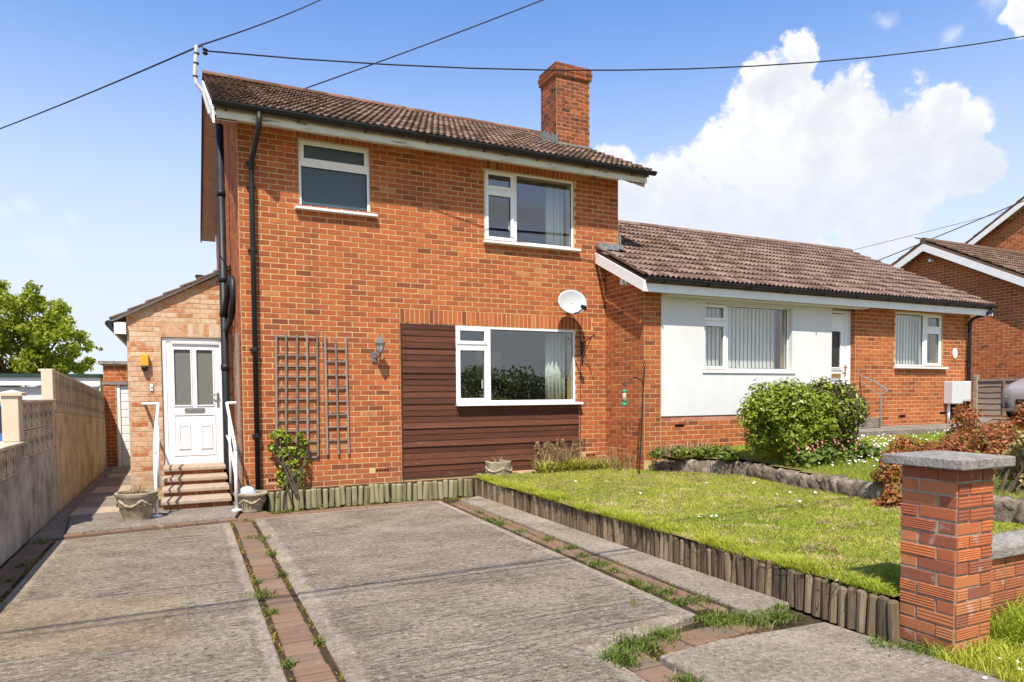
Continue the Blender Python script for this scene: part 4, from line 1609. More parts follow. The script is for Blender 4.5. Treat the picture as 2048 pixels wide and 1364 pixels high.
# white handrails either side of the steps
for sx, lab in ((-1, 'white tubular handrail beside the garland pot and alarm box'), (1, 'white tubular handrail beside the black soil stack')):
    xb = -0.345 if sx < 0 else 0.565
    hr = thing('handrail', lab, 'handrail', (xb, 9.4, 0.035), None)
    top = 1.30 if sx < 0 else 1.28
    pts = [(xb, 9.38, 0.035), (xb, 9.38, 0.80), (xb + 0.0, 9.42, 0.86), (xb - 0.005, 9.9, 1.06), (xb, 11.0, 1.385), (xb, 11.45, 1.40)]
    mb = MB()
    mb.tube(pts[:2], 0.021, 10)
    obj('post', mb, M_PAINT, hr, smooth=True)
    mb = MB()
    mb.tube(pts[1:5] + [(xb, 11.05, 1.40)], 0.021, 10)
    obj('rail', mb, M_PAINT, hr, smooth=True)
    mb = MB()
    mb.tube([(xb, 11.05, 1.40), (xb + sx * 0.20, 11.06, 1.40), (xb + (-0.0 if sx < 0 else 0.0) + sx * 0.20, PY - 0.01 if sx < 0 else 11.2, 1.40)], 0.021, 8)
    obj('return_bar', mb, M_PAINT, hr, smooth=True)
    mb = MB()
    mb.tube([(xb, 10.5, 0.26 if sx < 0 else 0.1), (xb, 10.5, 1.23)], 0.019, 8)
    obj('post', mb, M_PAINT, hr, smooth=True)
    mb = MB()
    mb.tube([(xb, 9.40, 0.45), (xb, 10.5, 0.83), (xb, 11.3, 0.9)], 0.014, 8)
    obj('mid_rail', mb, M_PAINT, hr, smooth=True)
    mb = MB()
    mb.lathe([(0.06, 0.035), (0.06, 0.05), (0.025, 0.06)], xb, 9.38, 14)
    obj('foot_plate', mb, M_PAINT, hr)

# ---- cable mast on the gable
mast = thing('service_mast', 'pale grey service bracket with insulator rising past the roof corner', 'bracket', (0.36, 9.4, 5.0))
mb = MB()
mb.tube([(0.365, 9.38, 5.0), (0.30, 9.38, 5.245), (0.225, 9.38, 5.34), (0.205, 9.38, 5.42), (0.215, 9.38, 5.56), (0.235, 9.38, 5.80)], 0.022, 8)
mk = obj('pole', mb, M_STEEL, mast)
mk.data.materials[0] = M_METER
for z in (5.42, 5.58, 5.70):
    obj('band', MB().box(0.183 + (z - 5.42) * 0.08, 0.243 + (z - 5.42) * 0.08, 9.353, 9.408, z, z + 0.012), M_BLACK, mast)
mb = MB()
mb.tube([(0.24, 9.38, 5.78), (0.29, 9.36, 5.80), (0.32, 9.35, 5.76), (0.33, 9.34, 5.735)], 0.010, 6)
mb.lathe([(0.014, 5.69), (0.035, 5.71), (0.02, 5.73), (0.035, 5.75), (0.012, 5.77)], 0.33, 9.34, 10)
obj('insulator', mb, M_IRON, mast)


def cable(pts, label, r=0.012, sag=0.0, group=None):
    """sagging cable through pts"""
    mb = MB()
    out = []
    for a, b in zip(pts[:-1], pts[1:]):
        a, b = Vector(a), Vector(b)
        for k in range(16):
            t = k / 16
            p = a.lerp(b, t)
            p.z -= sag * 4 * t * (1 - t)
            out.append(p)
    out.append(Vector(pts[-1]))
    mb.tube(out, r, 6)
    return tag(obj('overhead_cable', mb, M_CABLE, None, smooth=True), label, 'cable', group)


MT = (0.335, 9.34, 5.74)
q1 = Vector(onY(2048, 73, 7.0)) + Vector((0, 0, 0.54))
e1 = Vector(MT) + (q1 - Vector(MT)) * 1.35
cable([MT, e1], 'dark cable running from the bracket past the chimney', 0.0095, 0.70)
q2 = Vector(onY(632, 0, 13.5))
cable([Vector((0.235, 9.38, 5.79)), Vector((0.235, 9.38, 5.79)) + (q2 - Vector((0.235, 9.38, 5.79))) * 1.3], 'thin cable climbing from the bracket over the roof', 0.010, 0.05)
q3 = Vector(onY(0, 252, 15.0))
cable([Vector((0.235, 9.38, 5.78)), Vector((0.235, 9.38, 5.78)) + (q3 - Vector((0.235, 9.38, 5.78))) * 1.6], 'thin cable dropping from the bracket away over the porch side', 0.010, 0.05)
q4, q5 = Vector(onY(590, 181, 15.5)), Vector(onY(1068, 0, 13.5))
cable([q4 - (q5 - q4) * 0.2, q5 + (q5 - q4) * 0.6], 'dark cable passing behind the ridge of the brick house', 0.013, 0.08)
q6, q7 = Vector(onY(1750, 522, 14.5)), Vector(onY(2048, 398, 11.0))
cable([q6 - (q7 - q6) * 0.3, q7 + (q7 - q6) * 0.8], 'dark cable slanting behind the bungalow ridge above the neighbouring gable', 0.014, 0.05)
q6, q7 = Vector(onY(1705, 499, 22.0)), Vector(onY(2048, 412, 20.0))
cable([q6 - (q7 - q6) * 0.5, q7 + (q7 - q6) * 0.8], 'faint thin cable far behind the neighbouring gable', 0.012, 0.05)
# street cables overhead, whose shadow crosses the drive
for dy, lab in ((0.0, 'street cable high above the driveway entrance'), (-0.14, 'second street cable close beside it above the driveway entrance')):
    cable([(-16, 1.45 + dy, 6.3), (16, 2.35 + dy, 6.3)], lab, 0.022 if dy == 0 else 0.012, 0.25)

# ------------------------------------------------------------------ fittings on the front wall
# wall lantern
lan = thing('wall_lantern', 'grey wall lantern with pointed cap on the brick wall left of the boards', 'lantern', (2.49, FY - 0.1, 1.97))
LX, LY = 2.525, 9.60
mb = MB()
mb.lathe([(0.012, 2.365), (0.006, 2.35), (0.010, 2.34), (0.016, 2.325), (0.045, 2.285), (0.078, 2.245), (0.080, 2.236), (0.05, 2.236)][::-1], LX, LY, 6)
obj('cap', mb, M_LAMP, lan)
mb = MB()
mb.lathe([(0.034, 2.135), (0.066, 2.236)], LX, LY, 6)
obj('glass', mb, M_DISH, lan)
for k in range(6):
    a = 2 * math.pi * k / 6
    mb = MB()
    mb.tube([(LX + 0.036 * math.cos(a), LY + 0.036 * math.sin(a), 2.135), (LX + 0.068 * math.cos(a), LY + 0.068 * math.sin(a), 2.236)], 0.004, 5)
    obj('frame_bar', mb, M_LAMP, lan)
mb = MB()
mb.lathe([(0.012, 2.085), (0.03, 2.095), (0.036, 2.115), (0.036, 2.135)], LX, LY, 8)
obj('base', mb, M_LAMP, lan)
mb = MB()
mb.tube([(LX, LY, 2.09), (LX - 0.005, LY + 0.03, 2.05), (LX - 0.02, FY - 0.05, 2.045), (LX - 0.035, FY - 0.02, 2.04)], 0.013, 8)
mb.box(LX - 0.075, LX - 0.0, FY - 0.028, FY - 0.004, 1.975, 2.125)
obj('wall_mount', mb, M_LAMP, lan, bevel=0.006)

# satellite dish
dish = thing('satellite_dish', 'pale grey satellite dish on the brick wall above the downstairs window', 'satellite dish', (5.64, FY - 0.2, 2.7))
cx, cy, cz = 5.63, 9.50, 2.965
nrm = Vector((-0.18, -0.93, 0.33)).normalized()
ex = Vector((0, 0, 1)).cross(nrm).normalized()
ez = nrm.cross(ex)
vs, fs = [], []
RN, AN = 7, 28
for i in range(RN + 1):
    t = i / RN
    for k in range(AN):
        a = 2 * math.pi * k / AN
        p = Vector((cx, cy, cz)) + ex * (0.245 * t * math.cos(a)) + ez * (0.215 * t * math.sin(a)) + nrm * (0.05 * t * t - 0.04)
        vs.append(tuple(p))
for i in range(RN):
    for k in range(AN):
        fs.append((i * AN + k, i * AN + (k + 1) % AN, (i + 1) * AN + (k + 1) % AN, (i + 1) * AN + k))
mb = MB()
mb.add(vs, fs)
o = obj('reflector', mb, M_DISH, dish, smooth=True)
sm = o.modifiers.new('solid', 'SOLIDIFY')
sm.thickness = 0.012
lnb = Vector(onY(1168, 616, 9.16))
foot = Vector((cx, cy, cz)) - ez * 0.2 + nrm * 0.0
mb = MB()
mb.tube([foot, foot.lerp(lnb, 0.5) - Vector((0, 0, 0.02)), lnb], 0.011, 6)
obj('arm', mb, M_IRON, dish)
mb = MB()
back = (Vector((cx, cy, cz)) - lnb).normalized()
mb.tube([lnb - back * 0.03, lnb + back * 0.07], [0.034, 0.022], 10)
mb.tube([lnb + Vector((0.03, 0, 0.02)), lnb + Vector((-0.05, 0, 0.03))], 0.02, 8)
obj('receiver', mb, M_IRON, dish)
mb = MB()
mb.tube([Vector((cx, cy, cz)) - nrm * 0.04, (cx + 0.03, FY - 0.1, cz - 0.02), (cx + 0.05, FY - 0.01, cz - 0.06)], 0.018, 8)
mb.box(cx, cx + 0.10, FY - 0.016, FY - 0.003, cz - 0.14, cz + 0.02)
obj('wall_arm', mb, M_STEEL, dish)
mb = MB()
mb.tube([(cx + 0.05, FY - 0.02, cz - 0.1), (5.93, FY - 0.012, 2.66), (5.955, FY - 0.010, 2.5), (5.955, FY - 0.010, 1.2), (5.95, FY - 0.010, 0.75), (5.97, FY - 0.04, 0.62), (6.01, FY - 0.04, 0.63), (6.02, FY - 0.01, 0.75)], 0.006, 6)
obj('lead', mb, M_CABLE, dish)

# basket bracket
bb = thing('hanging_bracket', 'black scrolled iron basket bracket on the brick wall right of the downstairs window', 'bracket', (5.99, FY - 0.1, 2.0))
bx = 5.985
obj('back_bar', MB().box(bx - 0.012, bx + 0.012, FY - 0.016, FY - 0.006, 1.98, 2.36), M_IRON, bb)
mb = MB()
mb.tube([(bx, FY - 0.012, 2.32), (bx, FY - 0.20, 2.39), (bx, FY - 0.36, 2.44), (bx, FY - 0.39, 2.46), (bx, FY - 0.40, 2.435), (bx, FY - 0.38, 2.42)], 0.008, 6)
obj('arm', mb, M_IRON, bb)
mb = MB()
mb.tube([(bx, FY - 0.012, 2.05), (bx, FY - 0.06, 2.13), (bx, FY - 0.16, 2.26), (bx, FY - 0.28, 2.40)], 0.007, 6)
mb.tube([(bx, FY - 0.012, 2.18), (bx, FY - 0.05, 2.22), (bx, FY - 0.09, 2.24), (bx, FY - 0.10, 2.30), (bx, FY - 0.06, 2.30), (bx, FY - 0.05, 2.26)], 0.006, 6)
obj('scroll_brace', mb, M_IRON, bb)


# trellises
def trellis(label, xs, zs, ztop, zbot, wig, dx):
    t = thing('trellis', label, 'trellis', (sum(xs) / len(xs), FY - 0.02, zbot))
    for i, x in enumerate(xs):
        a, b = x + RNG.gauss(0, 0.004), x + RNG.gauss(0, 0.006) + dx
        mb = MB()
        zt, zb = ztop + wig[i % len(wig)], zbot + RNG.uniform(-0.03, 0.02)
        w = 0.013
        mb.add([(b - w, FY - 0.048, zb), (b + w, FY - 0.048, zb), (b + w, FY - 0.030, zb), (b - w, FY - 0.030, zb),
                (a - w, FY - 0.048, zt), (a + w, FY - 0.048, zt), (a + w, FY - 0.030, zt), (a - w, FY - 0.030, zt)],
               [(0, 3, 2, 1), (4, 5, 6, 7), (0, 1, 5, 4), (1, 2, 6, 5), (2, 3, 7, 6), (3, 0, 4, 7)], RNG.random())
        obj('upright_lath', mb, M_LATH, t, bevel=0.002)
    for z in zs:
        mb = MB()
        zz = z + RNG.gauss(0, 0.004)
        mb.box(min(xs) - 0.02, max(xs) + 0.02 + dx, FY - 0.0295, FY - 0.012, zz - 0.012, zz + 0.012, RNG.random() * 0.5)
        obj('cross_lath', mb, M_LATH, t, bevel=0.002)


trellis('wide weathered trellis with five uprights on the brick wall', [1.135 + i * 0.1355 for i in range(5)], [2.33 - 0.148 * (i + 1) - (0.13 if i == 0 else 0.13) for i in range(10)] + [2.31, 0.64],
        2.345, 0.64, [0.0, 0.02, 0.0, -0.01, 0.02], -0.03)
trellis('narrow weathered trellis with three uprights on the brick wall', [1.79, 1.93, 2.07], [2.15 - 0.183 * i for i in range(8)], 2.345, 0.68, [0.0, -0.04, -0.02], 0.01)

# ------------------------------------------------------------------ the bungalow
BY = 8.72
BX0, BX1 = 6.46, 14.70
BZ = 3.19
bun = thing('bungalow', 'low brick and white rendered bungalow with brown tiled roof joined to the brick house', 'bungalow', (10.6, 10.5, 0.4))
V1 = (7.66, 9.62, 1.87, 2.98)
V2 = (12.36, 13.81, 1.99, 3.04)
WX0, WX1 = 6.78, 11.25           # white render
RDX0, RDX1 = 10.60, 11.25         # door recess
mb = MB()
wall_panels(mb, BX0, BX1, 0.0, BZ, [V1, V2, (RDX0, RDX1, 0.0, 3.1)], lambda m, a, b, c, d: m.box(a, b, BY, BY + 0.26, c, d))
b_wall = obj('wall', mb, M_MORTAR, bun)
SLB = 0.508
ANGB = math.atan(SLB)
BE_Y, BE_Z = 8.40, 3.255
BR_Y = 11.8
BR_Z = BE_Z + (BR_Y - BE_Y) * SLB
BREAR = 2 * BR_Y - BE_Y
mb = MB()
mb.prism([(BY + 0.26, 0.0), (FY - 0.001, 0.0), (FY - 0.001, 3.85), (BY + 0.26, 3.28)], BX0, BX0 + 0.24, 'X')
b_side = obj('wall', mb, M_MORTAR, bun)
mb = MB()
mb.prism([(BY + 0.26, 0.0), (14.8, 0.0), (14.8, 3.2), (BR_Y, BR_Z - 0.12), (BY + 0.26, 3.28)], BX1 - 0.25, BX1, 'X')
obj('wall', MB().box(6.72, BX1 - 0.25, 14.55, 14.8, 0.0, 3.2), M_MORTAR, bun)
obj('wall', mb, M_MORTAR, bun)
brecs = brick_courses('front', BY, BX0, WX0, 0.45, 3.15, b_wall, M_BRICK)
brecs += brick_courses('front', BY, WX0, RDX0, 0.45, 1.05, b_wall, M_BRICK)
pl_ = brick_courses('front', BY, WX0, RDX0, 1.05, 1.20, b_wall, M_BRICK_PL)
brecs += [r for r in pl_ if r['z'] < 1.13 or True]
brecs += brick_courses('front', BY, RDX1, BX1, 0.8, 3.20, b_wall, M_BRICK, [V2], soldiers=[(V2[0] - 0.03, V2[1] + 0.03, V2[3] + 0.005, 3.19)], phase=0.1)
srec = brick_courses('left', BX0, BY, FY - 0.002, 0.15, 3.9, b_side, M_BRICK, ztop=lambda s: 3.23 + (s - BY) * SLB - 0.02)
brecs += srec
# reveal of the door recess, facing left
rrec = brick_courses('left', RDX1, BY, BY + 0.10, 0.8, 3.08, b_wall, M_BRICK, cb=CB)
brecs += rrec
emit_bricks(brecs, 300)
# white render, a proud skin with the window cut out
mb = MB()
V1r = (V1[0] - 0.0, V1[1] + 0.0, V1[2], V1[3])
wall_panels(mb, WX0, RDX0, 1.135, BZ - 0.02, [V1r], lambda m, a, b, c, d: m.box(a, b, BY - 0.018, BY - 0.0005, c, d))
obj('white_render', mb, M_WHITE_WALL, bun)
mb = MB()
mb.box(V1[1] - 0.012, V1[1] - 0.0005, BY - 0.018, BY + 0.069, V1[2], V1[3] - 0.013)
mb.box(V1[0] + 0.0005, V1[1] - 0.0005, BY - 0.018, BY + 0.069, V1[3] - 0.012, V1[3] - 0.0005)
obj('reveal', mb, M_WHITE_WALL, bun)
for (x, z) in ((7.15, 0.98), (12.6, 1.02), (13.85, 1.06)):
    obj('air_vent', MB().box(x - 0.09, x + 0.09, BY - 0.0075, BY + 0.01, z - 0.022, z + 0.022), M_DARK, b_wall)
window(bun, BY + 0.07, *V1, [(V1[0], 8.19, 2.67, V1[3], True, gx), (V1[0], 8.19, V1[2], 2.67, True, gx), (8.19, V1[1], V1[2], V1[3], False, gx)], (0.06, 0.06, 0))
window(bun, BY + 0.03, *V2, [(13.27, V2[1], 2.72, V2[3], True, gx), (13.27, V2[1], V2[2], 2.72, True, gx), (V2[0], 13.27, V2[2], V2[3], False, gx)], (0.03, 0.09, 0))


def blind(x0, x1, Y, z0, z1, label, slat=0.089, gap=0.0):
    t = thing('vertical_blind', label, 'blind', ((x0 + x1) / 2, Y, z0))
    obj('headrail', MB().box(x0, x1, Y - 0.02, Y + 0.02, z1, z1 + 0.04), M_UPVC, t)
    n_ = int((x1 - x0) / slat)
    for i in range(n_):
        x = x0 + (i + 0.5) * (x1 - x0) / n_
        a = 0.22 + RNG.gauss(0, 0.03)
        dx, dy = 0.046 * math.cos(a), 0.046 * math.sin(a)
        mb = MB()
        mb.add([(x - dx, Y - dy, z0), (x + dx, Y + dy, z0), (x + dx, Y + dy, z1), (x - dx, Y - dy, z1),
                (x - dx, Y - dy + 0.002, z0), (x + dx, Y + dy + 0.002, z0), (x + dx, Y + dy + 0.002, z1), (x - dx, Y - dy + 0.002, z1)],
               [(0, 1, 2, 3), (5, 4, 7, 6), (0, 3, 7, 4), (1, 5, 6, 2)])
        obj('slat', mb, M_BLIND, t)


blind(7.70, 9.50, BY + 0.28, 1.80, 2.95, 'pale vertical blind in the window of the white rendered wall')
blind(12.40, 13.75, BY + 0.24, 1.92, 3.0, 'pale vertical blind in the bungalow window beside the oval plaque')
curtain(9.42, 9.6, BY + 0.36, 1.7, 2.95, 'cream curtain edge beside the blind in the white wall', M_STEP, 2)
# recessed front door
bd = MB()
DYB = BY + 0.10
ring(bd, RDX0 + 0.002, RDX1 - 0.002, 1.035, 3.0, 0.05, DYB, DYB + 0.07)
bd.box(RDX1 - 0.17, RDX1 - 0.053, DYB + 0.004, DYB + 0.06, 1.086, 2.949)
bdoor = obj('door', bd, M_UPVC, bun, bevel=0.004)
mb = MB()
x0_, x1_ = RDX0 + 0.056, RDX1 - 0.174
gx0, gx1 = RDX0 + 0.12, RDX1 - 0.27
wall_panels(mb, x0_, x1_, 1.125, 2.935, [(gx0, gx1, 1.95, 2.62)], lambda m, a, b, c, d: m.box(a, b, DYB + 0.012, DYB + 0.05, c, d))
obj('door_leaf', mb, M_UPVC, bdoor)
obj('pane', MB().box(gx0, gx1, DYB + 0.028, DYB + 0.034, 1.95, 2.62), glass_mat('leaded_door_glass', 1.6, (0.3, 0.27, 0.24), 0.05, (0.05, 0.042, 0.036), 0.7), bdoor)
mb = MB()
ring(mb, gx0 - 0.015, gx1 + 0.015, 1.935, 2.635, 0.02, DYB - 0.002, DYB + 0.0115)
obj('glazing_bead', mb, M_UPVC, bdoor, bevel=0.004)
for z in (1.90, 1.72, 1.60):
    obj('moulding', MB().box(gx0 - 0.05, gx1 + 0.05, DYB - 0.004, DYB + 0.0115, z, z + 0.016), M_METER, bdoor)
obj('letterbox', MB().box(gx0 - 0.01, gx1 + 0.01, DYB - 0.008, DYB + 0.0115, 1.765, 1.84), M_BRASS, bdoor, bevel=0.003)
mb = MB()
mb.box(x1_ + 0.012, x1_ + 0.04, DYB - 0.012, DYB - 0.001, 1.79, 2.0)
mb.tube([(x1_ + 0.026, DYB - 0.01, 1.95), (x1_ + 0.026, DYB - 0.05, 1.95), (x1_ - 0.07, DYB - 0.05, 1.95)], 0.01, 6)
obj('handle', mb, M_BRASS, bdoor)
mb = MB()
mb.box(RDX0 + 0.001, RDX1 - 0.001, DYB + 0.071, DYB + 0.1, 0.9, 3.1)
obj('recess_back', mb, M_WHITE_WALL, bun)
# lintel box over the recess
obj('porch_soffit', MB().box(WX0, RDX1 + 0.12, BY - 0.20, BY - 0.02, 3.02, 3.112), M_WHITE_WALL, bun, bevel=0.004)

# bungalow roof
mb = MB()
b1 = [(BE_Y + 0.03, BE_Z - 0.05), (BR_Y, BR_Z - 0.05), (BREAR, BE_Z - 0.05), (BREAR, BE_Z - 0.10), (BR_Y, BR_Z - 0.10), (BE_Y + 0.03, BE_Z - 0.10)]
mb.prism(b1, 6.73, 14.93, 'X')
mb.prism([(BE_Y + 0.03, BE_Z - 0.05), (FY - 0.01, BE_Z - 0.05 + (FY - 0.04 - BE_Y) * SLB), (FY - 0.01, BE_Z - 0.10 + (FY - 0.04 - BE_Y) * SLB), (BE_Y + 0.03, BE_Z - 0.10)], 6.29, 6.729, 'X')
b_roof = obj('roof', mb, M_TILE_B, bun)
LB = (BR_Y - BE_Y) / math.cos(ANGB)
tile_slope(b_roof, 6.26, 14.96, BE_Y, BE_Z - 0.02, ANGB, LB, M_TILE_B, 300, 0.31, lambda x, y: x < 6.72 and y > FY - 0.27)
for i in range(18):
    xa = 6.74 + i * (8.22 / 18)
    mb = MB()
    pr = [(BR_Y + 0.11 * math.cos(math.pi * k / 8), BR_Z - 0.02 + 0.085 * math.sin(math.pi * k / 8)) for k in range(9)]
    mb.prism(pr, xa + 0.004, xa + 8.22 / 18 - 0.004, 'X', RNG.random())
    obj('ridge_tile', mb, M_TILE_B, b_roof, bevel=0.004)
for i in range(4):
    y_ = 8.46 + i * 0.335
    mb = MB()
    z_ = BE_Z + (y_ - BE_Y) * SLB
    mb.prism([(y_, z_ + 0.0), (y_ + 0.33, z_ + 0.33 * SLB), (y_ + 0.33, z_ + 0.33 * SLB + 0.025), (y_, z_ + 0.03)], 6.245, 6.30, 'X', RNG.random())
    obj('verge_tile', mb, M_TILE_B, b_roof)
mb = MB()
mb.box(6.26, 14.93, 8.44, 8.462, 3.03, 3.20)
obj('fascia', mb, M_PAINT, bun, bevel=0.003)
obj('soffit', MB().box(6.46, 14.9, 8.463, BY - 0.02, 3.115, 3.125), M_PAINT, bun)
mb = MB()
mb.prism([(8.44, 3.03), (8.44, 3.20), (FY - 0.02, 3.205 + (FY - 0.02 - 8.44) * SLB - 0.03), (FY - 0.02, 3.03 + (FY - 0.02 - 8.44) * SLB - 0.03)], 6.236, 6.258, 'X')
obj('bargeboard', mb, M_PAINT, bun)
mb = MB()
mb.prism([(BE_Y + 0.02, 3.03), (BE_Y + 0.02, 3.20), (BR_Y, BR_Z - 0.11), (BR_Y, BR_Z - 0.28)], 14.934, 14.955, 'X')
obj('bargeboard', mb, M_PAINT, bun)
mb = MB()
mb.box(6.27, 6.458, 9.02, 9.10, 3.22, 3.33)
obj('purlin_end', mb, M_PAINT, bun)
mb = MB()
mb.box(6.26, 6.74, FY - 0.10, FY - 0.006, 3.905, 4.005)
obj('flashing', mb, M_LEAD, bun)
mb = MB()
mb.box(6.712, 6.735, FY - 0.05, FY + 0.3, 3.9, 4.2)
obj('flashing', mb, M_LEAD, bun)
gb = gutter(bun, 6.27, 15.0, 8.385, 3.235, 0.055)
for x in np.arange(6.6, 14.9, 0.85):
    mb = MB()
    mb.box(x - 0.013, x + 0.013, 8.33, 8.44, 3.165, 3.178)
    obj('bracket', mb, M_BLACK, gb)
mb = MB()
mb.tube([(14.86, 8.385, 3.19), (14.86, 8.39, 3.12), (14.80, 8.44, 3.07), (14.60, 8.60, 2.98), (14.565, 8.64, 2.9), (14.56, 8.645, 0.9)], 0.036, 10)
dpb = obj('downpipe', mb, M_BLACK, bun, smooth=True)
for z in (2.84, 2.0, 1.0):
    obj('collar', MB().tube([(14.56, 8.645, z), (14.56, 8.645, z + 0.05)], 0.044, 10), M_BLACK, dpb)
# meter boxes
mt = thing('meter_box', 'pale plastic meter box with white conduit on the bungalow corner', 'meter box', (14.1, 8.62, 0.86))
obj('case', MB().box(13.86, 14.20, BY - 0.19, BY - 0.006, 1.245, 1.70), M_METER, mt, bevel=0.012, seg=2)
obj('case', MB().box(14.205, 14.50, BY - 0.17, BY - 0.006, 1.29, 1.70), M_UPVC, mt, bevel=0.015, seg=2)
obj('door', MB().box(14.225, 14.48, BY - 0.178, BY - 0.171, 1.32, 1.67), M_METER, mt, bevel=0.003)
obj('conduit', MB().tube([(13.95, BY - 0.06, 1.25), (13.95, BY - 0.06, 0.85)], 0.028, 10), M_UPVC, mt, smooth=True)
obj('grille', MB().box(14.04, 14.26, BY - 0.012, BY - 0.006, 0.93, 1.22), M_DARK, mt)
# oval number plaque (a tiny figure too worn to read)
pq = thing('oval_plaque', 'white oval house plaque on the bungalow wall above the meter box', 'plaque', (14.20, BY - 0.02, 2.17))
mb = MB()
mb.prism([(14.20 + 0.075 * math.cos(2 * math.pi * k / 28), 2.27 + 0.105 * math.sin(2 * math.pi * k / 28)) for k in range(28)], BY - 0.02, BY - 0.006, 'Y')
obj('plate', mb, M_UPVC, pq, bevel=0.003)
mb = MB()
mb.tube([(14.185, BY - 0.022, 2.30), (14.205, BY - 0.022, 2.31), (14.205, BY - 0.022, 2.285), (14.19, BY - 0.022, 2.265), (14.212, BY - 0.022, 2.265)], 0.004, 5)
obj('mark', mb, M_STEEL, pq)
# door step, path and twisted handrail
slab('neighbour_path', [(9.3, 7.72), (12.9, 7.78), (14.72, 7.95), (14.72, 8.72), (9.2, 8.72)], 0.845, 0.25, M_PATH, 0.015)
ds = obj('door_step', MB().box(10.5, 11.35, 8.25, BY - 0.004, 0.845, 1.03), M_PATH, None, bevel=0.01)
tag(ds, 'grey concrete door step at the bungalow door', 'step')
nr_ = thing('handrail', 'thin grey twisted metal handrail beside the bungalow door', 'handrail', (11.2, 8.2, 0.845))
mb = MB()
mb.tube([(11.30, 8.22, 0.845), (11.30, 8.22, 1.60)], 0.014, 6)
obj('post', mb, M_STEEL, nr_)
mb = MB()
mb.tube([(11.36, BY - 0.02, 1.80), (11.31, 8.40, 1.70), (11.30, 8.22, 1.60), (11.32, 8.14, 1.55), (11.33, 8.12, 1.50), (11.31, 8.15, 1.48)], 0.014, 6)
obj('rail', mb, M_STEEL, nr_)
mb = MB()
mb.tube([(11.30, 8.22, 1.40), (11.33, 8.6, 1.66), (11.35, BY - 0.01, 1.70)], 0.007, 5)
obj('brace', mb, M_STEEL, nr_)

# ------------------------------------------------------------------ boundary wall on the left
bw = thing('boundary_wall', 'stained rendered boundary wall topped with pierced screen blocks', 'wall', (-1.62, 11.0, 0.0))
WF = -1.55


def tall_z(y, z):
    return z - 0.045 * (y - 10.74)


mb = MB()
mb.box(-1.75, WF, 3.5, 8.42, -0.1, 0.72)
mb.box(-1.75, WF, 8.42, 8.765, -0.1, 1.011)
mb.box(-1.75, WF, 8.765, 10.70, -0.1, 0.85)
obj('rendered_base', mb, M_RENDER_G, bw)
mb = MB()
mb.prism([(10.70, -0.1), (16.9, -0.1), (16.9, tall_z(16.9, 1.31)), (10.70, tall_z(10.70, 1.31))], -1.75, WF + 0.008, 'X')
obj('rendered_base', mb, M_RENDER, bw)
# screen block: frame, X, diamond, centre bar
BKW, BKH, BKT = 0.30, 0.285, 0.12


def block_mesh():
    mb = MB()
    t = 0.014
    w, h = BKW / 2, BKH / 2

    def bar(y0_, z0_, y1_, z1_, tt=0.012):
        d = Vector((y1_ - y0_, z1_ - z0_))
        nn = Vector((-d.y, d.x)).normalized() * tt
        ps = [(y0_ + nn.x, z0_ + nn.y), (y0_ - nn.x, z0_ - nn.y), (y1_ - nn.x, z1_ - nn.y), (y1_ + nn.x, z1_ + nn.y)]
        mb.prism(ps, BKT / 2 - 0.022, BKT / 2, 'X')
    mb.box(-BKT / 2 - 0.002, BKT / 2 + 0.002, -w, w, -h, -h + t)
    mb.box(-BKT / 2 - 0.002, BKT / 2 + 0.002, -w, w, h - t, h)
    mb.box(-BKT / 2 - 0.001, BKT / 2 + 0.001, -w, -w + t, -h + t, h - t)
    mb.box(-BKT / 2 - 0.001, BKT / 2 + 0.001, w - t, w, -h + t, h - t)
    for (a, b, c, d) in ((-w + 0.02, -h + 0.02, w - 0.02, h - 0.02), (-w + 0.02, h - 0.02, w - 0.02, -h + 0.02)):
        bar(a, b, c, d, 0.015)
    bar(-w * 0.45, -h + 0.012, -w * 0.02, 0, 0.009)
    bar(w * 0.45, -h + 0.012, w * 0.02, 0, 0.009)
    bar(-w * 0.45, h - 0.012, -w * 0.02, 0, 0.009)
    bar(w * 0.45, h - 0.012, w * 0.02, 0, 0.009)
    mb.box(-BKT / 2 - 0.012, -BKT / 2 - 0.0025, -w, w, -h, h)  # added back web, shuts the sun out so the openings go dark
    return mesh_from('screen_block', mb, M_BLOCK, False, np.zeros(3))[0]


BM = block_mesh()


def put_block(y, z, sc=1.0):
    o = bpy.data.objects.new('screen_block', BM)
    link(o, bw, (WF - 0.066, y, z + BKH / 2 * sc))
    o.scale = (1, sc, sc)
    return o


y = 8.42 - BKW / 2
while y > 4.2:
    put_block(y, 0.725)
    y -= BKW + 0.004
for r in range(2):
    for i in range(6):
        put_block(8.92 + i * 0.307, 0.855 + r * (BKH + 0.012), 1.0)
for r in range(2):
    for i in range(20):
        yy = 10.98 + i * 0.304
        if yy < 16.85:
            o = put_block(yy, tall_z(yy, 1.32 + r * (BKH * 0.93 + 0.004)), 0.93)
            o.rotation_euler = (-0.045, 0, 0)
mb = MB()
mb.box(-1.80, WF + 0.03, 4.2, 8.77, 1.012, 1.045)
obj('coping', mb, M_BLOCK, bw, bevel=0.006)
mb = MB()
mb.box(-1.79, WF + 0.03, 8.70, 10.66, 1.445, 1.478)
obj('coping', mb, M_BLOCK, bw, bevel=0.006)
mb = MB()
mb.prism([(10.80, 1.852), (16.9, tall_z(16.9, 1.858)), (16.9, tall_z(16.9, 1.883)), (10.80, 1.88)], -1.73, WF - 0.02, 'X')
obj('coping', mb, M_BLOCK, bw)
mb = MB()
mb.box(-1.695, WF + 0.002, 8.55, 8.75, 1.047, 1.52)
pp = obj('pilaster', mb, M_PILASTER, bw, bevel=0.006)
mb = MB()
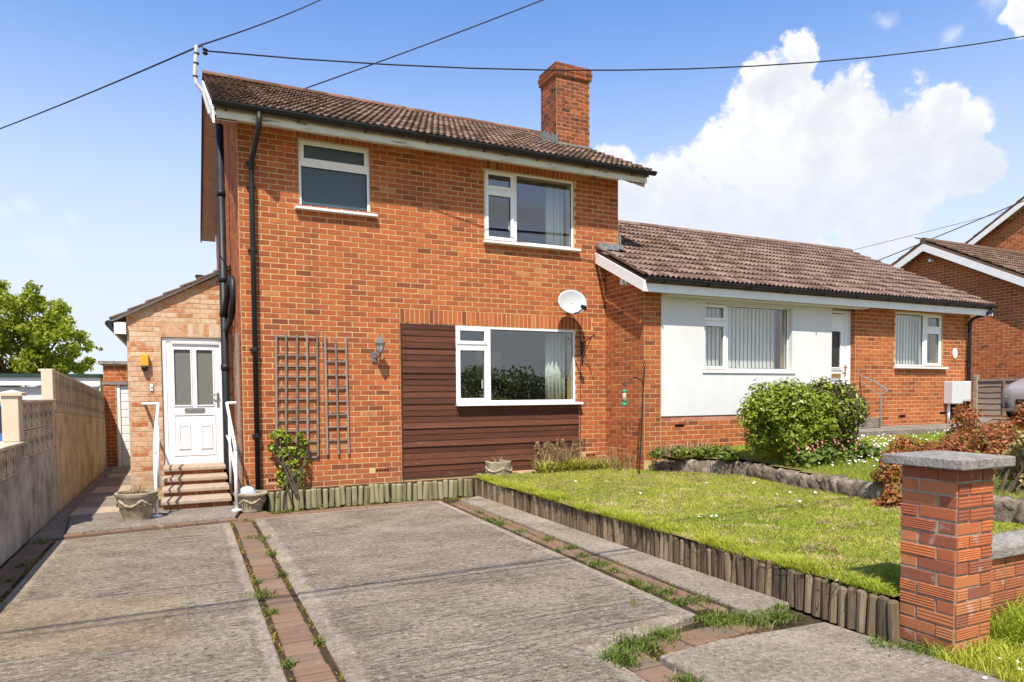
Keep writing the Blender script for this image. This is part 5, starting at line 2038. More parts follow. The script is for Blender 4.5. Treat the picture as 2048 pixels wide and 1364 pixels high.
mb.add([(-1.725, 8.53, 1.521), (WF + 0.035, 8.53, 1.521), (WF + 0.035, 8.78, 1.521), (-1.725, 8.78, 1.521),
        (-1.725, 8.53, 1.55), (WF + 0.035, 8.53, 1.55), (WF + 0.035, 8.78, 1.55), (-1.725, 8.78, 1.55), (-1.62, 8.655, 1.585)],
       [(0, 3, 2, 1), (0, 1, 5, 4), (1, 2, 6, 5), (2, 3, 7, 6), (3, 0, 4, 7), (4, 5, 8), (5, 6, 8), (6, 7, 8), (7, 4, 8)])
obj('cap', mb, M_PILASTER, pp)
mb = MB()
mb.box(-1.68, WF + 0.002, 10.705, 10.83, 1.325, 1.875)
mb.box(-1.68, WF - 0.002, 10.67, 10.704, 0.86, 1.875)
obj('pilaster', mb, M_PILASTER, bw, bevel=0.006)

# ------------------------------------------------------------------ garages and tree at the back left
gar = thing('brick_garage', 'flat-roofed red brick garage with white panelled door at the end of the path', 'garage', (-0.6, 18, 0))
GY = 16.95
mb = MB()
wall_panels(mb, -1.56, 0.9, -0.1, 2.2, [(-1.33, 0.7, -0.2, 1.77)], lambda m, a, b, c, d: m.box(a, b, GY, GY + 0.2, c, d))
mb.box(-1.56, -1.36, GY + 0.2, 21.5, -0.1, 2.2)
gw = obj('wall', mb, M_MORTAR, gar)
grc = brick_courses('front', GY, -1.56, -0.2, 0.0, 2.2, gw, M_BRICK, [(-1.33, 0.7, -0.2, 1.77)], lo=0.0, hi=0.85)
emit_bricks(grc, 30)
obj('roof', MB().box(-1.64, 1.0, GY - 0.08, 21.6, 2.205, 2.27), M_CAP, gar)
obj('lintel', MB().box(-1.58, 0.9, GY - 0.02, GY - 0.001, 1.77, 1.83), M_CAP, gar)
mb = MB()
mb.box(-1.33, -1.26, GY + 0.02, GY + 0.1, 0.0, 1.77)
obj('door_frame', mb, M_PAINT, gar)
gdr = obj('garage_door', MB().box(-1.258, 0.7, GY + 0.062, GY + 0.1, 0.0, 1.74), M_PAINT, gar)
for i in range(10):
    obj('door_board', MB().box(-1.25, 0.69, GY + 0.045, GY + 0.0615, 0.012 + i * 0.174, 0.012 + i * 0.174 + 0.164), M_PAINT, gdr, bevel=0.006)

g2 = thing('white_garage', 'low white garage with flat roof and dark green edge behind the screen wall', 'garage', (-4.5, 20, 0))
G2Y = 18.0
mb = MB()
wall_panels(mb, -8.0, -1.78, -0.1, 1.74, [(-5.2, -2.75, -0.2, 1.45)], lambda m, a, b, c, d: m.box(a, b, G2Y + 0.12, G2Y + 0.3, c, d))
mb.box(-1.98, -1.78, G2Y + 0.3, 23, -0.1, 1.74)
obj('wall', mb, M_WHITE_WALL, g2)
obj('fascia', MB().box(-8.1, -1.72, G2Y, G2Y + 0.03, 1.77, 1.945), M_PAINT, g2)
obj('fascia', MB().box(-1.75, -1.721, G2Y + 0.031, 23, 1.60, 1.945), M_METER, g2)
obj('roof', MB().box(-8.15, -1.68, G2Y - 0.05, 23.1, 1.95, 2.025), M_GREENFELT, g2)
gd = obj('garage_door', MB().box(-5.2, -2.75, G2Y + 0.18, G2Y + 0.22, 0.0, 1.45), M_METER, g2)
for i in range(9):
    obj('door_slat', MB().box(-5.19, -2.76, G2Y + 0.165, G2Y + 0.1795, 0.01 + i * 0.16, 0.15 + i * 0.16), M_METER, gd, bevel=0.005)


def leaf_cloud(name, centers, radii, n, size, m, parent=None, flat=0.35, lo=0.0, hi=1.0, shell=0.55, aspect=2.0, seed=1, outward=0.6):
    """n leaf faces spread through several ellipsoids, each leaf a folded pair of triangles"""
    rg = np.random.default_rng(seed)
    centers = np.asarray(centers, float)
    radii = np.asarray(radii, float)
    wts = np.prod(radii, axis=1) ** (2 / 3)
    idx = rg.choice(len(centers), n, p=wts / wts.sum())
    d = rg.normal(size=(n, 3))
    d /= np.linalg.norm(d, axis=1)[:, None]
    rr = shell + (1 - shell) * rg.random(n) ** 0.6
    rr *= 1 + 0.10 * rg.normal(size=n)
    P = centers[idx] + d * radii[idx] * rr[:, None]
    nd = d / radii[idx]
    nd /= np.linalg.norm(nd, axis=1)[:, None]
    rnd_dir = rg.normal(size=(n, 3))
    rnd_dir /= np.linalg.norm(rnd_dir, axis=1)[:, None]
    N = nd * outward + rnd_dir * (1 - outward) + np.array([0, 0, 0.25])
    N /= np.linalg.norm(N, axis=1)[:, None]
    T = np.cross(N, rg.normal(size=(n, 3)))
    T /= np.linalg.norm(T, axis=1)[:, None]
    B = np.cross(N, T)
    s = size * (0.6 + 0.8 * rg.random(n))[:, None]
    a = P - T * s * aspect / 2
    b = P + B * s / 2 + N * s * 0.10
    c = P + T * s * aspect / 2
    e = P - B * s / 2 + N * s * 0.10
    V = np.stack([a, b, c, e], axis=1).reshape(-1, 3)
    k = np.arange(n) * 4
    F = np.stack([k, k + 1, k + 2, k, k + 2, k + 3], axis=1).ravel()
    inner = (rr - shell) / max(1e-6, 1 - shell)
    r = np.clip(lo + (hi - lo) * (0.5 * rg.random(n) + 0.5 * rg.random(n)), 0, 1)
    R = np.repeat(r, 4)
    return np_obj(name, V, F, 3, R, m, parent)


# tree behind the garages
tr = thing('garden_tree', 'leafy green tree rising behind the flat garage roofs', 'tree', (-5.2, 28, 0))
mb = MB()
mb.tube([(-5.2, 28, 0), (-5.15, 28, 1.0), (-5.3, 28.1, 2.2)], [0.22, 0.17, 0.13], 9)
rb_ = random.Random(3)
tips = []
for k in range(11):
    a = 2 * math.pi * k / 11
    l = rb_.uniform(1.0, 2.3)
    p0 = Vector((-5.3, 28.1, rb_.uniform(1.4, 2.3)))
    p1 = p0 + Vector((math.cos(a) * l * 0.6, math.sin(a) * l * 0.6, rb_.uniform(0.5, 1.1)))
    p2 = p1 + Vector((math.cos(a) * l * 0.5, math.sin(a) * l * 0.4, rb_.uniform(0.3, 1.3)))
    mb.tube([p0, p1, p2], [0.09, 0.06, 0.025], 6)
    tips += [p1.lerp(p2, 0.5), p2]
obj('trunk', mb, M_BARK, tr, smooth=True)
cs, rs = [], []
for (u, v, rr_) in ((0, 640, .95), (-70, 610, 1.1), (-150, 600, 1.2), (40, 605, .6), (62, 590, .45), (100, 640, .7), (130, 665, .55), (60, 690, .95), (-40, 700, 1.1), (-130, 690, 1.2), (118, 615, .35), (150, 700, .48), (110, 715, .7), (20, 740, 1.0), (172, 690, .25), (160, 672, .18), (-10, 590, .5), (90, 602, .22), (70, 735, .7), (130, 740, .55), (-60, 745, .9), (165, 735, .4), (30, 660, .7), (80, 665, .6), (190, 690, .12), (182, 720, .2)):
    p = onY(u, v, 28.0 + rb_.uniform(-0.8, 0.8))
    for q in range(6):
        cs.append((p[0] + rb_.gauss(0, rr_ * 0.38), p[1] + rb_.gauss(0, 0.6), p[2] + rb_.gauss(0, rr_ * 0.34)))
        rs.append((rr_ * rb_.uniform(0.28, 0.55),) * 3)
o = leaf_cloud('crown', cs, rs, 30000, 0.085, M_TREE, tr, shell=0.25, seed=5, outward=0.35, aspect=1.6)
o['kind'] = 'stuff'

# ------------------------------------------------------------------ neighbours on the right
def gable_house(name, label, X, ya, yb, zbase, apexy, apexz, depthx, slope, ztile, detail=True):
    t = thing(name, label, 'house', (X + depthx / 2, (ya + yb) / 2, zbase))
    ez_a = apexz - (apexy - ya) * slope
    ez_b = apexz - (yb - apexy) * slope
    mb = MB()
    mb.prism([(ya, zbase - 0.3), (yb, zbase - 0.3), (yb, ez_b), (apexy, apexz), (ya, ez_a)], X, X + depthx, 'X')
    w = obj('wall', mb, M_MORTAR, t)

    def top(s):
        return apexz - abs(s - apexy) * slope
    rc = brick_courses('left', X, ya, yb, zbase, zbase + round((apexz - zbase) / CB) * CB, w, M_BRICK, ztop=top, lo=0.0, hi=0.9)
    rc += brick_courses('front', ya, X, X + 5.0, zbase, zbase + int((ez_a - zbase) / CB) * CB, w, M_BRICK, lo=0.0, hi=0.9)
    emit_bricks(rc, 0)
    oh = 0.25
    mb = MB()
    y0_, y1_ = ya - 0.35, yb + 0.35
    mb.prism([(y0_, apexz - (apexy - y0_) * slope + 0.10), (apexy, apexz + 0.10), (y1_, apexz - (y1_ - apexy) * slope + 0.10),
              (y1_, apexz - (y1_ - apexy) * slope + 0.03), (apexy, apexz + 0.03), (y0_, apexz - (apexy - y0_) * slope + 0.03)], X - oh, X + depthx, 'X')
    rf = obj('roof', mb, M_TILE, t)
    # tile rows on the slope that faces the street
    mb = MB()
    ang = math.atan(slope)
    n_ = int((apexy - y0_) / math.cos(ang) / 0.31)
    vs, fs = tile_local(0.2, 0.31)
    for r in range(n_ + 1):
        for i in range(int(min(depthx, 6.0) / 0.2)):
            p = (X - oh + i * 0.2, y0_ + r * 0.31 * math.cos(ang), apexz - (apexy - y0_) * slope + 0.10 + r * 0.31 * math.sin(ang))
            if p[1] > apexy:
                continue
            mb.add([(p[0] + v[0], p[1] + v[1] * math.cos(ang) - v[2] * math.sin(ang), p[2] + v[1] * math.sin(ang) + v[2] * math.cos(ang)) for v in vs], fs, RNG.random())
    o = obj('roof_tiling', mb, M_TILE, rf, smooth=True)
    o['kind'] = 'stuff'
    # tile ends stepping up the far verge
    k = 0
    y_ = y1_
    while y_ > apexy + 0.2:
        mb = MB()
        z_ = apexz - (y_ - apexy) * slope + 0.10
        mb.prism([(y_, z_), (y_, z_ + 0.045), (y_ - 0.34, z_ + 0.34 * slope + 0.02), (y_ - 0.34, z_ + 0.34 * slope)], X - oh - 0.01, X + 0.3, 'X', RNG.random())
        obj('verge_tile', mb, M_TILE, rf)
        y_ -= 0.33
    obj('ridge', MB().tube([(X - oh - 0.02, apexy, apexz + 0.11), (X + depthx, apexy, apexz + 0.11)], 0.09, 8), M_TILE, rf)
    for (yy, s_) in ((y0_, 1), (y1_, -1)):
        ze = apexz - abs(yy - apexy) * slope
        mb = MB()
        mb.prism([(yy, ze + 0.029), (yy, ze - 0.16), (apexy - s_ * 0.001, apexz - 0.16), (apexy - s_ * 0.001, apexz + 0.029)], X - oh - 0.02, X - oh + 0.005, 'X')
        obj('bargeboard', mb, M_PAINT, t)
    return t


nb1 = gable_house('gabled_house', 'red brick neighbour with white bargeboards on its low gable beyond the fence', 18.2, 8.9, 14.9, 0.86, 11.9, 5.42, 9.0, 0.53, None)
isb = thing('cable_bracket', 'small pale cable bracket near the apex of the neighbouring brick gable', 'bracket', (18.1, 11.7, 4.9))
ip = onX(1862, 521, 18.1)
obj('insulator', MB().tube([(18.19, ip[1], ip[2]), (18.03, ip[1], ip[2])], 0.04, 8), M_UPVC, isb)
obj('hook', MB().tube([(18.19, ip[1], ip[2]), (18.06, ip[1], ip[2] + 0.03), (18.03, ip[1], ip[2] + 0.10)], 0.012, 6), M_STEEL, isb)
nb2 = gable_house('tall_gabled_house', 'taller red brick house behind the neighbouring gable', 24.5, 6.5, 16.3, 0.8, 11.2, 8.55, 8.0, 0.62, None)

# fence
fen = thing('panel_fence', 'weathered brown lap panel fence with concrete post beside the bungalow drive', 'fence', (17.6, 9.0, 0.86))
for k, yb_ in enumerate((10.20,)):
    ya_ = yb_ - 1.80
    for i in range(6):
        mb = MB()
        za = 0.92 + i * 0.138
        zz = [za + RNG.gauss(0, 0.006) for _ in range(7)]
        vs = []
        ys = np.linspace(ya_, yb_, 7)
        for j in range(7):
            vs += [(17.572, ys[j], zz[j]), (17.588, ys[j], za + 0.15), (17.60, ys[j], za + 0.15), (17.60, ys[j], zz[j])]
        fs = []
        for j in range(6):
            for q in range(4):
                fs.append((4 * j + q, 4 * j + (q + 1) % 4, 4 * j + 4 + (q + 1) % 4, 4 * j + 4 + q))
        mb.add(vs, fs, RNG.random())
        obj('lap_board', mb, M_FENCE, fen)
    obj('top_rail', MB().box(17.55, 17.61, ya_, yb_, 1.735, 1.79, 0.7), M_FENCE, fen)
    for yy in (yb_ - 0.60, yb_ - 1.2):
        obj('batten', MB().box(17.545, 17.57, yy - 0.022, yy + 0.022, 0.90, 1.734, 0.4), M_FENCE, fen)
    pt = obj('post', MB().box(17.54, 17.64, yb_ + 0.005, yb_ + 0.105, 0.8, 1.90), M_POST, fen, bevel=0.01)

# grey parked car on the neighbour's drive: body lofted from cross sections
def loft_car(name, label, x, y, z, paint, rot, parts=True):
    t = thing(name, label, 'car', (x, y, z))
    t.rotation_euler = (0, 0, rot)

    def put(nm, mb, m, smooth=False, bevel=0):
        me, org = mesh_from(nm, mb, m, smooth)
        o = bpy.data.objects.new(nm, me)
        COL.objects.link(o)
        o.parent = t
        o.location = org
        WL[o] = Vector(org)
        if bevel:
            b = o.modifiers.new('bevel', 'BEVEL')
            b.width = bevel
            b.segments = 2
            b.limit_method = 'ANGLE'
        return o
    # stations along -Y (front at y = -2.0): (y, half width, z low, z shoulder, z top, top half width)
    st = [(-2.02, 0.52, 0.30, 0.50, 0.58, 0.46), (-1.95, 0.70, 0.20, 0.60, 0.70, 0.60), (-1.75, 0.82, 0.18, 0.68, 0.80, 0.66), (-1.3, 0.86, 0.18, 0.76, 0.90, 0.70),
          (-0.75, 0.87, 0.18, 0.86, 0.99, 0.72), (0.0, 0.875, 0.18, 0.90, 1.02, 0.72), (1.2, 0.87, 0.18, 0.93, 1.03, 0.72), (1.75, 0.84, 0.2, 0.93, 1.02, 0.70), (2.0, 0.74, 0.3, 0.85, 0.95, 0.62)]
    vs, fs = [], []
    for (yy, w, zl_, zs, zt, wt_) in st:
        vs += [(-w * 0.92, yy, zl_), (-w, yy, zl_ + 0.12), (-w, yy, zs), (-wt_, yy, zt), (wt_, yy, zt), (w, yy, zs), (w, yy, zl_ + 0.12), (w * 0.92, yy, zl_)]
    n_ = 8
    for i in range(len(st) - 1):
        for k in range(n_):
            fs.append((i * n_ + k, i * n_ + (k + 1) % n_, (i + 1) * n_ + (k + 1) % n_, (i + 1) * n_ + k))
    fs += [tuple(range(n_ - 1, -1, -1)), tuple((len(st) - 1) * n_ + k for k in range(n_))]
    mb = MB()
    mb.add(vs, fs)
    body = put('body', mb, paint, True, 0)
    bv = body.modifiers.new('bevel', 'BEVEL')
    bv.width = 0.045
    bv.segments = 3
    bv.limit_method = 'ANGLE'
    bv.angle_limit = rad(12)
    mb = MB()
    cab = [(-0.85, 0.70, 0.98), (-0.15, 0.60, 1.42), (0.9, 0.60, 1.46), (1.75, 0.66, 1.0)]
    vs = []
    for (yy, w, zt) in cab:
        vs += [(-0.72, yy, 0.96), (-w, yy, zt), (w, yy, zt), (0.72, yy, 0.96)]
    fs = []
    for i in range(3):
        for k in range(4):
            fs.append((4 * i + k, 4 * i + (k + 1) % 4, 4 * i + 4 + (k + 1) % 4, 4 * i + 4 + k))
    fs += [(3, 2, 1, 0), (12, 13, 14, 15)]
    mb.add(vs, fs)
    put('cabin_glass', mb, M_BLACK, False, 0.05)
    mb = MB()
    mb.box(-0.57, 0.57, -0.12, 0.95, 1.42, 1.475)
    put('roof', mb, paint, False, 0.03)
    for sx in (-1, 1):
        mb = MB()
        A_ = [(0.60, -2.0, 0.49), (0.845, -1.74, 0.57), (0.85, -1.52, 0.70), (0.66, -1.93, 0.63)]
        mb.add([(sx * a, b - 0.012, c) for a, b, c in A_] + [(sx * a * 0.9, b + 0.10, c) for a, b, c in A_],
               [(0, 1, 2, 3), (4, 7, 6, 5), (0, 4, 5, 1), (1, 5, 6, 2), (2, 6, 7, 3), (3, 7, 4, 0)])
        hl = put('headlight', mb, M_CHROME, False, 0.02)
        mb = MB()
        A_ = [(0.56, -2.02, 0.27), (0.78, -1.87, 0.27), (0.77, -1.88, 0.38), (0.58, -2.02, 0.38)]
        mb.add([(sx * a, b, c) for a, b, c in A_] + [(sx * a * 0.9, b + 0.10, c) for a, b, c in A_],
               [(0, 1, 2, 3), (4, 7, 6, 5), (0, 4, 5, 1), (1, 5, 6, 2), (2, 6, 7, 3), (3, 7, 4, 0)])
        put('fog_light_recess', mb, M_BLACK)
        for yy in (-1.25, 1.3):
            mb = MB()
            mb.tube([(sx * 0.68, yy, 0.31), (sx * 0.875, yy, 0.31)], 0.31, 24)
            wh = put('tyre', mb, M_RUBBER, False, 0.03)
            mb = MB()
            mb.tube([(sx * 0.86, yy, 0.31), (sx * 0.885, yy, 0.31)], 0.20, 16)
            put('rim', mb, M_CHROME)
    mb = MB()
    mb.box(-0.40, 0.40, -2.035, -1.95, 0.34, 0.46)
    put('grille', mb, M_BLACK)
    return t


loft_car('parked_car', 'grey car with only its nose showing beside the lap panel fence', 17.72, 7.95, 0.86, M_CARGREY, -math.pi / 2)
loft_car('parked_car', 'blue car parked behind the low screen wall at the white garage', -3.55, 15.6, -0.10, M_CARBLUE, 0.0)

# ------------------------------------------------------------------ gate pier and low front wall
PXa, PXb, PYa, PYb = 3.945, 4.285, 2.39, 2.73
pier = thing('gate_pier', 'square rustic brick gate pier with overhanging concrete cap at the lawn edge', 'pier', ((PXa + PXb) / 2, (PYa + PYb) / 2, -0.02))
mb = MB()
mb.box(PXa + 0.004, PXb - 0.004, PYa + 0.004, PYb - 0.004, -0.1, 1.05)
core = obj('core', mb, M_MORTAR_PIER, pier)
prec = []
cb_ = 0.0768
for k in range(14):
    zc = -0.022 + (k + 0.5) * cb_
    if k == 13:
        m_, rz_ = M_BRICK_PIER, 0
    lng = 0.228
    for face, p0, s0, s1, flip in (('front', PYa, PXa, PXb, k % 2), ('left', PXa, PYa, PYb, (k + 1) % 2)):
        cut = s0 + (lng if flip else (s1 - s0 - lng))
        for (a, b) in ((s0, cut), (cut, s1)):
            prec.append(dict(pl=face, p0=p0 + 0.003, s=(a + b) / 2 + RNG.gauss(0, 0.002), z=zc + RNG.gauss(0, 0.0015), L=b - a - 0.012 + RNG.uniform(-0.005, 0.002), h=cb_ - 0.012, full=True,
                             single=True, wall=core, m=M_BRICK_PIER, r=RNG.random() if k < 13 else 0.02, ridges=(RNG.choice((3, 4, 4, 5)) if (RNG.random() < (0.85 if face == 'front' else 0.4)) else 0)))
emit_bricks(prec, 100)
mb = MB()
cx0, cx1, cy0, cy1 = PXa - 0.075, PXb + 0.085, PYa - 0.075, PYb + 0.075
mb.add([(cx0, cy0, 1.058), (cx1, cy0, 1.058), (cx1, cy1, 1.058), (cx0, cy1, 1.058), (cx0, cy0, 1.118), (cx1, cy0, 1.118), (cx1, cy1, 1.118), (cx0, cy1, 1.118), ((cx0 + cx1) / 2, (cy0 + cy1) / 2, 1.142)],
       [(0, 3, 2, 1), (0, 1, 5, 4), (1, 2, 6, 5), (2, 3, 7, 6), (3, 0, 4, 7), (4, 5, 8), (5, 6, 8), (6, 7, 8), (7, 4, 8)])
obj('cap', mb, M_CAP, pier, bevel=0.008, seg=2)
lw = thing('front_wall', 'low brick garden wall with concrete coping running from the gate pier', 'wall', (6.5, 2.6, 0.0))
mb = MB()
mb.box(PXb + 0.002, 9.5, 2.50, 2.70, -0.05, 0.46)
lc = obj('core', mb, M_MORTAR_PIER, lw)
lrec = brick_courses('front', 2.50, PXb + 0.002, 9.5, 0.02, 0.47, lc, M_BRICK_PIER, cb=0.075, ridges=4)
emit_bricks(lrec, 60)
for i in range(6):
    mb = MB()
    xa = PXb + 0.004 + i * 0.87
    mb.prism([(2.46, 0.465), (2.74, 0.465), (2.74, 0.53), (2.60, 0.575), (2.46, 0.53)], xa, xa + 0.862, 'X')
    obj('coping_stone', mb, M_CAP, lw, bevel=0.008)

# ------------------------------------------------------------------ log edging
def log_edging(label, pts_fn, n_, m, hgt, r=0.04):
    t = thing('log_edging', label, 'edging', (*pts_fn(0.5)[:2], 0.0))
    cache = []
    for q in range(7):
        mb = MB()
        prof = [(r, -0.02), (r, hgt - 0.012), (r - 0.008, hgt), (0.004, hgt + 0.004)]
        mb.lathe(prof, 0, 0, 10, q / 6, wob=lambda i, a, q=q: 0.003 * math.sin(3 * a + q))
        cache.append(mesh_from('log', mb, m, False, np.zeros(3))[0])
    for i in range(n_):
        p = pts_fn((i + 0.5) / n_)
        o = bpy.data.objects.new('log', RNG.choice(cache))
        link(o, t, (p[0] + RNG.gauss(0, 0.006), p[1] + RNG.gauss(0, 0.004), p[2] - 0.012 + RNG.gauss(0, 0.009)))
        o.rotation_euler = (RNG.gauss(0, 0.03), RNG.gauss(0, 0.03), RNG.random() * 6)
        sc_ = RNG.uniform(0.84, 1.05)
        o.scale = (sc_, sc_, 1)
    return t


log_edging('pale green treated log edging along the foot of the brick house', lambda t: (0.97 + t * 2.93, 9.555 + 0.02 * math.sin(t * 5), 0.0), 37, M_LOG, 0.235)
log_edging('short log edging round the bed below the brown boards', lambda t: (3.95 + t * 1.0, 9.53 - t * 0.02, 0.10), 13, M_LOG, 0.20)
log_edging('long weathered log edging holding up the lawn along the drive', lambda t: (3.905 + 0.03 * math.sin(t * 4) - 0.0 * t, 9.40 - t * 6.72, 0.0), 94, M_LOG_OLD, 0.245, 0.037)

# ------------------------------------------------------------------ rough stone edging between the gardens
se = thing('stone_edging', 'rough lichened stone edging between the lawn and the higher garden', 'edging', (7.1, 6.5, 0.25))
rs_ = random.Random(21)
y = 9.15
while y > 3.0:
    L_ = rs_.uniform(0.22, 0.5)
    yc = y - L_ / 2
    x = stone_line(yc)
    zb = zl(min(x, 6.9), yc) - 0.06
    hgt = rs_.uniform(0.20, 0.29) + (0.02 if yc < 6.5 else 0)
    mb = MB()
    nx_, ny_, nz_ = 5, 7, 5
    grid = {}
    vs, fs = [], []
    sx = stone_line(yc + 0.2) - stone_line(yc - 0.2)

    def sv(i, j, k):
        key = (i, j, k)
        if key not in grid:
            a, b, c = i / (nx_ - 1) * 2 - 1, j / (ny_ - 1) * 2 - 1, k / (nz_ - 1) * 2 - 1
            n0 = math.sqrt(a * a + b * b + c * c) + 1e-6
            mx_ = max(abs(a), abs(b), abs(c))
            f_ = 1 - 0.20 * (1 - mx_ / n0 * 1.0)
            w_ = 1 + rs_.uniform(-0.2, 0.2)
            grid[key] = len(vs)
            vs.append((x + sx * b * L_ + a * 0.13 * f_ * w_, yc + b * L_ * 0.53 * f_, zb + hgt / 2 + c * hgt / 2 * f_ * w_))
        return grid[key]
    for i in range(nx_ - 1):
        for j in range(ny_ - 1):
            fs += [(sv(i, j, 0), sv(i, j + 1, 0), sv(i + 1, j + 1, 0), sv(i + 1, j, 0)), (sv(i, j, nz_ - 1), sv(i + 1, j, nz_ - 1), sv(i + 1, j + 1, nz_ - 1), sv(i, j + 1, nz_ - 1))]
    for j in range(ny_ - 1):
        for k in range(nz_ - 1):
            fs += [(sv(0, j, k), sv(0, j, k + 1), sv(0, j + 1, k + 1), sv(0, j + 1, k)), (sv(nx_ - 1, j, k), sv(nx_ - 1, j + 1, k), sv(nx_ - 1, j + 1, k + 1), sv(nx_ - 1, j, k + 1))]
    for i in range(nx_ - 1):
        for k in range(nz_ - 1):
            fs += [(sv(i, 0, k), sv(i + 1, 0, k), sv(i + 1, 0, k + 1), sv(i, 0, k + 1)), (sv(i, ny_ - 1, k), sv(i, ny_ - 1, k + 1), sv(i + 1, ny_ - 1, k + 1), sv(i + 1, ny_ - 1, k))]
    mb.add(vs, fs, rs_.random())
    obj('stone', mb, M_STONE, se, smooth=True)
    y -= L_ * 0.97

# ------------------------------------------------------------------ pots
def pot(label, x, y, z, prof, m, garland=None, soil_r=None, soil_z=None):
    t = thing('planter', label, 'planter', (x, y, z))
    mb = MB()
    mb.lathe([(r, z + h) for r, h in prof], x, y, 32)
    p = obj('bowl', mb, m, t, smooth=True)
    p.modifiers.new('e', 'EDGE_SPLIT').split_angle = rad(50)
    mb = MB()
    mb.lathe([(soil_r, z + soil_z - 0.02), (soil_r, z + soil_z), (0.01, z + soil_z + 0.01)], x, y, 24)
    obj('soil', mb, M_SOIL, t)
    if garland:
        R, zc_, sw, nn = garland
        mb = MB()
        pts = []
        for k in range(nn * 10 + 1):
            a = 2 * math.pi * k / (nn * 10)
            zz = zc_ - sw * abs(math.sin(a * nn / 2))
            rr_ = np.interp(zz, [h for _, h in prof if True][:4], [r for r, _ in prof][:4])
            pts.append((x + (rr_ + 0.004) * math.cos(a), y + (rr_ + 0.004) * math.sin(a), z + zz))
        mb.tube(pts, [0.017 + 0.006 * math.sin(k * 2.3) for k in range(len(pts))], 6)
        obj('garland', mb, m, p, smooth=True)
        for k in range(nn):
            a = 2 * math.pi * k / nn
            mb = MB()
            rr_ = np.interp(zc_ - 0.04, [h for _, h in prof][:4], [r for r, _ in prof][:4]) + 0.004
            c_ = Vector((x + rr_ * math.cos(a), y + rr_ * math.sin(a), z + zc_))
            for q in (-0.35, 0, 0.35):
                mb.tube([c_, c_ + Vector((-math.sin(a) * q * 0.10, math.cos(a) * q * 0.10, -0.075))], [0.012, 0.006], 5)
            obj('tassel', mb, m, p)
    return t


pot('large stone pot with draped garland beside the left handrail', -0.55, 9.30, 0.035, [(0.150, 0.0), (0.152, 0.03), (0.165, 0.06), (0.215, 0.27), (0.232, 0.29), (0.232, 0.325), (0.20, 0.33), (0.195, 0.30)], M_POT, (0.2, 0.25, 0.075, 5), 0.19, 0.305)
pot('stone pot with rope rim and pale blue sack at the drainpipe foot', 0.745, 9.50, 0.0, [(0.135, 0.0), (0.14, 0.03), (0.165, 0.13), (0.185, 0.205), (0.20, 0.215), (0.20, 0.245), (0.17, 0.25), (0.165, 0.22)], M_POT, (0.2, 0.17, 0.05, 6), 0.165, 0.225)
mb = MB()
for k in range(40):
    a0, a1 = 2 * math.pi * k / 40, 2 * math.pi * (k + 0.9) / 40
    mb.tube([(0.745 + 0.202 * math.cos(a0), 9.50 + 0.202 * math.sin(a0), 0.217), (0.745 + 0.202 * math.cos(a1), 9.50 + 0.202 * math.sin(a1), 0.243)], 0.011, 5)
obj('rope_rim', mb, M_POT, bpy.data.objects['planter.001'])
pot('pale stone trough pot standing in front of the brown boards', 4.36, 9.62, 0.22, [(0.20, 0.0), (0.20, 0.02), (0.205, 0.05), (0.20, 0.20), (0.205, 0.215), (0.205, 0.245), (0.175, 0.25), (0.17, 0.22)], M_POT, (0.2, 0.16, 0.06, 4), 0.17, 0.225)
mb = MB()
vs, fs = [], []
bg_ = random.Random(5)
for i in range(7):
    th = math.pi * i / 6 / 2
    for k in range(14):
        a = 2 * math.pi * k / 14
        vs.append((0.70 + 0.115 * math.cos(th) * math.cos(a) * bg_.uniform(.86, 1.1), 9.46 + 0.08 * math.cos(th) * math.sin(a) * bg_.uniform(.86, 1.1), 0.23 + 0.10 * math.sin(th) * bg_.uniform(.9, 1.1)))
for i in range(6):
    for k in range(14):
        fs.append((i * 14 + k, i * 14 + (k + 1) % 14, (i + 1) * 14 + (k + 1) % 14, (i + 1) * 14 + k))
mb.add(vs, fs)
tag(obj('plastic_sack', mb, M_BAG, None, smooth=True), 'pale blue plastic sack lying in the rope rimmed pot', 'sack')
mb = MB()
mb.box(4.60, 5.16, 9.50, 9.74, 0.245, 0.285)
o = tag(obj('paving_slab', mb, M_SLAB, None, bevel=0.006), 'loose terracotta slab laid on the bed beside the trough pot', 'slab')
o.rotation_euler = (0, 0, 0.04)

# ------------------------------------------------------------------ bird feeder pole
fd = thing('feeder_pole', 'black shepherd crook pole with leaf finial stuck in the lawn', 'pole', (6.0, 8.22, 0.28))
P0 = Vector((6.02, 8.25, 0.26))
P1 = Vector(onY(1289, 735, 8.32))
mb = MB()
mb.tube([P0, P1], 0.0105, 8)
obj('pole', mb, M_IRON, fd)
mb = MB()
for k in range(4):
    a = math.pi / 2 * k
    mb.tube([P1, P1 + Vector((0.028 * math.cos(a), 0.028 * math.sin(a), 0.035)), P1 + Vector((0, 0, 0.075))], 0.005, 5)
mb.tube([P1 + Vector((0, 0, 0.07)), P1 + Vector((0, 0, 0.12))], [0.008, 0.003], 5)
obj('finial', mb, M_IRON, fd)
A = P0.lerp(P1, 0.82)
H_ = Vector(onY(1250, 765, 8.30))
mb = MB()
mb.tube([A, A + Vector((-0.03, 0, 0.10)), A.lerp(H_, 0.45) + Vector((0, 0, 0.115)), A.lerp(H_, 0.75) + Vector((0, 0, 0.06)), H_ + Vector((0.02, 0, -0.035)), H_ + Vector((-0.015, 0, -0.045)), H_ + Vector((-0.035, 0, -0.01)), H_ + Vector((-0.015, 0, 0.015)), H_ + Vector((0.0, 0, -0.01))], 0.009, 6)
obj('crook', mb, M_IRON, fd)
ff = thing('bird_feeder', 'green capped seed feeder hanging from the shepherd crook', 'bird feeder', tuple(H_ + Vector((0, 0, -0.4))))
hx, hy = H_.x, H_.y
zt = H_.z - 0.10
